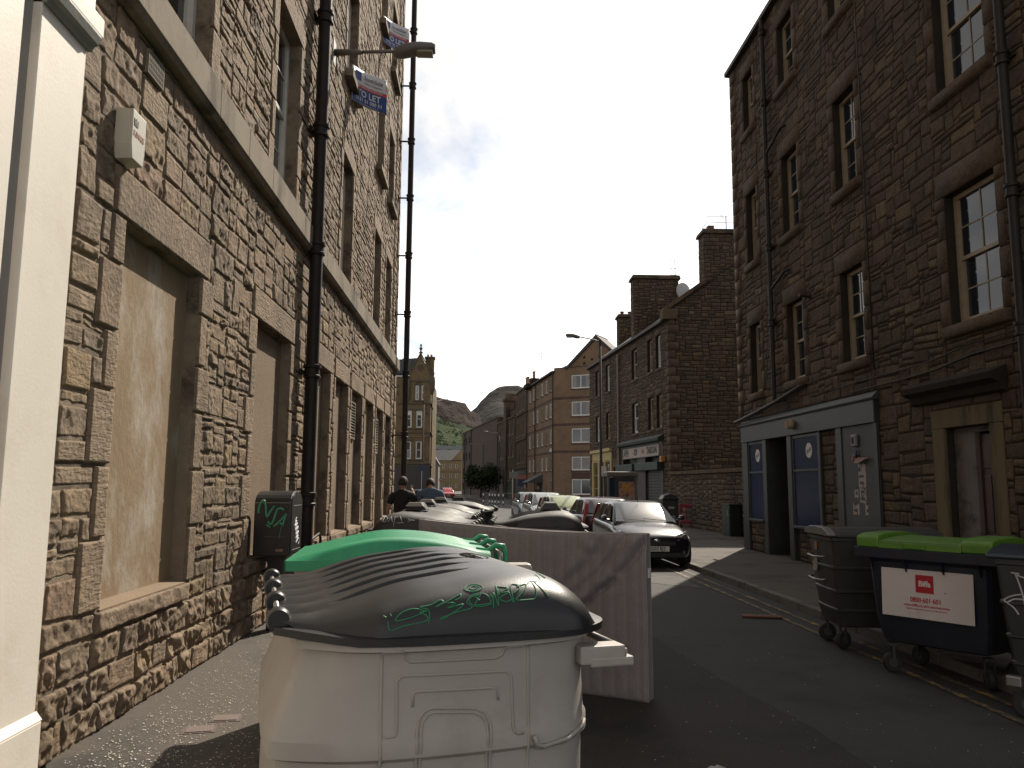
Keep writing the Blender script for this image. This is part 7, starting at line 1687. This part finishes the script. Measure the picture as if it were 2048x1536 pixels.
cb = thing('litter_bin', 'dark grey litter bin with a sloped top behind the black hatchback', 'litter bin', (6.55, 27.3, .105))
MB().box(-.27, -.27, 0, .27, .27, 1.25).build('body', m_lb, cb, bevel=.03); MB().prism([(-.3, 1.25), (.3, 1.25), (.2, 1.4), (0, 1.46), (-.2, 1.4)], -.3, .3, 'y').build('hood', m_lb, cb, fix=True, bevel=.02)
MB().box(-.08, -.28, .95, .12, -.271, 1.02).build('emblem', pbr('pale_patch', (.3, .3, .29)), cb); MB().box(-.03, -.28, .6, .14, -.271, .72).build('emblem', pbr('pale_patch', (.3, .3, .29)), cb)
rb2 = thing('road_barrier', 'red plastic road works barrier leaning at the boundary wall', 'barrier', (8.55, 33.6, .12), R(-8)); m_rp = pbr('red_plastic', (.28, .012, .03), (.2, .01, .02), 5, .5)
for x in (0, .5): MB().box(x-.05, -.03, .1, x+.05, .03, .98).build('upright', m_rp, rb2, bevel=.02)
for z in (.2, .88): MB().box(.05, -.025, z-.07, .45, .025, z+.07).build('rail', m_rp, rb2, bevel=.02)
MB().box(.22, -.02, .27, .28, .02, .81).build('slat', m_rp, rb2); 
for x in (0, .5): MB().box(x-.06, -.2, 0, x+.06, .2, .1).build('foot', m_rubber, rb2, bevel=.02)
tcab = thing('telecoms_cabinet', 'dark green telecoms cabinet with a white scribble by the boundary wall', 'cabinet', (8.75, 28.1, .105), R(-90)); m_cab = pbr('dark_green_cabinet', (.012, .018, .015), (.018, .024, .02), 5, .5)
MB().box(-.45, 0, 0, .45, .4, 1.05).build('body', m_cab, tcab, bevel=.02); MB().box(-.48, -.03, 1.05, .48, .43, 1.1).build('top', m_cab, tcab, bevel=.01); MB().box(-.42, -.012, .08, -.01, 0, 1.0).build('door', m_cab, tcab); MB().box(.01, -.012, .08, .42, 0, 1.0).build('door', m_cab, tcab)
flat_strokes(tcab, [[(.2, .8), (.3, .9), (.25, .7), (.38, .85), (.3, .75), (.4, .72)]], .01, m_tagw, lambda x, z: (x, -.016, z))

# bollards and rail
for i, px_ in enumerate((966.7, 979, 984.5, 990, 997, 1006)):
    y = 76-1.1*i; x = (px_-953)/1600*y
    t = thing('bollard', ['black and white post at the far end of the pavement rail', 'second black and white post from the far end of the rail', 'third black and white post from the far end of the rail', 'fourth black and white post of the rail', 'fifth black and white post of the rail, next to last', 'nearest black and white post of the pavement rail'][i], 'bollard', (x, y, .1), group='black and white posts')
    MB().lathe([(.055, 0), (.055, 1.1), (.001, 1.12)], 10, (0, 0, 0)).build('post', m_black_trim, t, smooth=40)
    for z in (.25, .85): MB().lathe([(.058, z-.1), (.058, z+.1)], 10, (0, 0, 0), caps=False).build('white_band', pbr('band_white', (.6, .59, .57)), t)
t = thing('guard_rail', 'thin dark guard rail running between the striped posts', 'railing', (.8, 77, .1))
for z in (.35, 1.0): MB().tube([(-.3, 1, z), (2.35, -6, z)], .025, 6).build('rail', m_dkmetal, t)
for i in range(12): MB().tube([(-.3+2.65*i/11, 1-7*i/11, .0), (-.3+2.65*i/11, 1-7*i/11, 1.0)], .018, 5).build('rail_post', m_dkmetal, t)
def sign_post(x, y, h, label, plates, z0=.1):
    t = thing('road_sign', label, 'road sign', (x, y, z0)); MB().tube([(0, 0, 0), (0, 0, h)], .038, 8).build('post', m_galv, t)
    for fn in plates: fn(t)
def disc(z, r, mat, bar=None, x=0):
    def f(t):
        d = MB().lathe([(.001, 0), (r, 0), (r, -.02), (.001, -.02)], 24, (x, -.05, z), 'y').build('sign_plate', mat, t)
        if bar: o = MB().box(x-r*.7, -.085, z-r*.18, x+r*.7, -.071, z+r*.18).build('bar', bar, None); o.parent = d
    return f
def plate(x0, x1, z0, z1, mat): return lambda t: MB().box(x0, -.06, z0, x1, -.04, z1).build('sign_plate', mat, t)
m_sr = pbr('sign_red', (.25, .02, .02)); m_sw = pbr('sign_white', (.5, .48, .45)); m_sb = pbr('sign_blue', (.02, .03, .055)); m_sgr = pbr('sign_back_grey', (.12, .115, .11))
sign_post(3.05, 68, 3.0, 'road sign on a slim grey post before the narrow tenement', [plate(-.3, .45, 2.3, 2.85, m_sgr)])
sign_post(-6.1, 138, 3.2, 'round red no entry sign in front of the beige flats', [disc(2.6, .34, MATS['sign_red'], m_sw)])
sign_post(-8.6, 138, 3.0, 'pair of small signs left of the no entry sign', [plate(-.25, .25, 2.3, 2.8, m_sw), disc(2.9, .2, m_sr)])
sign_post(-1.0, 120, 3.0, 'small blue and white sign by the brown brick block', [plate(-.25, .25, 2.5, 3.0, m_sb), plate(-.25, .25, 2.0, 2.45, m_sw)])
sign_post(-4.75, 70, 3.6, 'hanging blue roundel sign beside the pub lamp post', [disc(3.2, .32, m_sb)])
t = thing('hanging_sign', 'red and blue estate board jutting from the narrow tenement', 'sign', (5.05, 90, 1.6)); MB().box(-.55, -.03, .9, .5, 0, 1.35).build('board', MATS['sign_red'], t); MB().box(-.45, -.03, .1, .5, 0, .9).build('board', m_sb, t); MB().tube([(.5, 0, 1.4), (.9, 0, 1.4)], .03, 5).build('bracket', m_dkmetal, t); MB().tube([(.46, .02, -1.5), (.46, .02, 1.45)], .035, 5).build('post', m_dkmetal, t)
sn = thing('street_name_plate', 'small white street name plate on the side of the brick flats', 'sign', (0, 0, 0)); sn.matrix_world = fl.matrix_basis @ FS.m @ Matrix.Translation((SL-1.3, -.06, 5.15)); MB().box(-.5, -.01, 0, .5, .01, .35).build('plate', m_sw, sn)
# bicycle against the sign post, far
bk = thing('bicycle', 'dark bicycle leaning by the far sign post', 'bicycle', (3.4, 62, .11), R(20))
for x in (-.5, .5):
    m = MB()
    m.tube([(x+.33*math.cos(a), 0, .34+.33*math.sin(a)) for a in np.linspace(0, 6.283, 19)], .018, 5); m.build('wheel', m_rubber, bk)
MB().tube([(-.5, 0, .34), (-.15, 0, .8), (.35, 0, .82), (.5, 0, .34)], .018, 5).tube([(-.15, 0, .8), (0, 0, .3), (.35, 0, .82)], .016, 5).tube([(-.5, 0, .34), (0, 0, .3)], .014, 5).tube([(.35, 0, .82), (.33, 0, 1.0), (.45, .0, 1.02)], .014, 5).build('frame', m_dkmetal, bk); MB().box(-.28, -.06, .9, -.04, .06, .95).build('saddle', m_rubber, bk, bevel=.015)

# ------------------------------------------------------------------ litter on the road
pk = thing('wooden_board', 'thin reddish brown board lying flat on the road by the yellow lines', 'board', (3.97, 11.25, .012), R(-14))
MB().box(-.27, -.07, 0, .27, .07, .022).build('board', pbr('red_brown_wood', (.16, .065, .035), (.12, .05, .03), 3, .8, .3, 40, stretch=(1, 8, 8)), pk, bevel=.003)
m_pap = pbr('dirty_paper', (.36, .33, .31), (.22, .2, .19), 12, .8)
for i, (x, y, s, rz, lb_) in enumerate(((1.55, 5.33, .055, 20, 'crumpled scrap of paper on the road, left of the pair near the camera'), (1.98, 5.18, .05, -15, 'folded scrap of paper on the road, right of the pair near the camera'), (1.72, 5.1, .03, 40, 'tiny scrap of paper between the two larger ones'))):
    t = thing('paper_scrap', lb_, 'litter', (x, y, .006), R(rz), 'paper scraps on the road'); rg = random.Random(i)
    m = MB().grid(lambda a, b: ((a-.5)*2*s*(1+.3*math.sin(b*5+i)), (b-.5)*s*1.1, .004+s*.18*abs(math.sin(a*5+b*3+i*2))), 7, 5); m.build('sheet', m_pap, t, solid=.001)
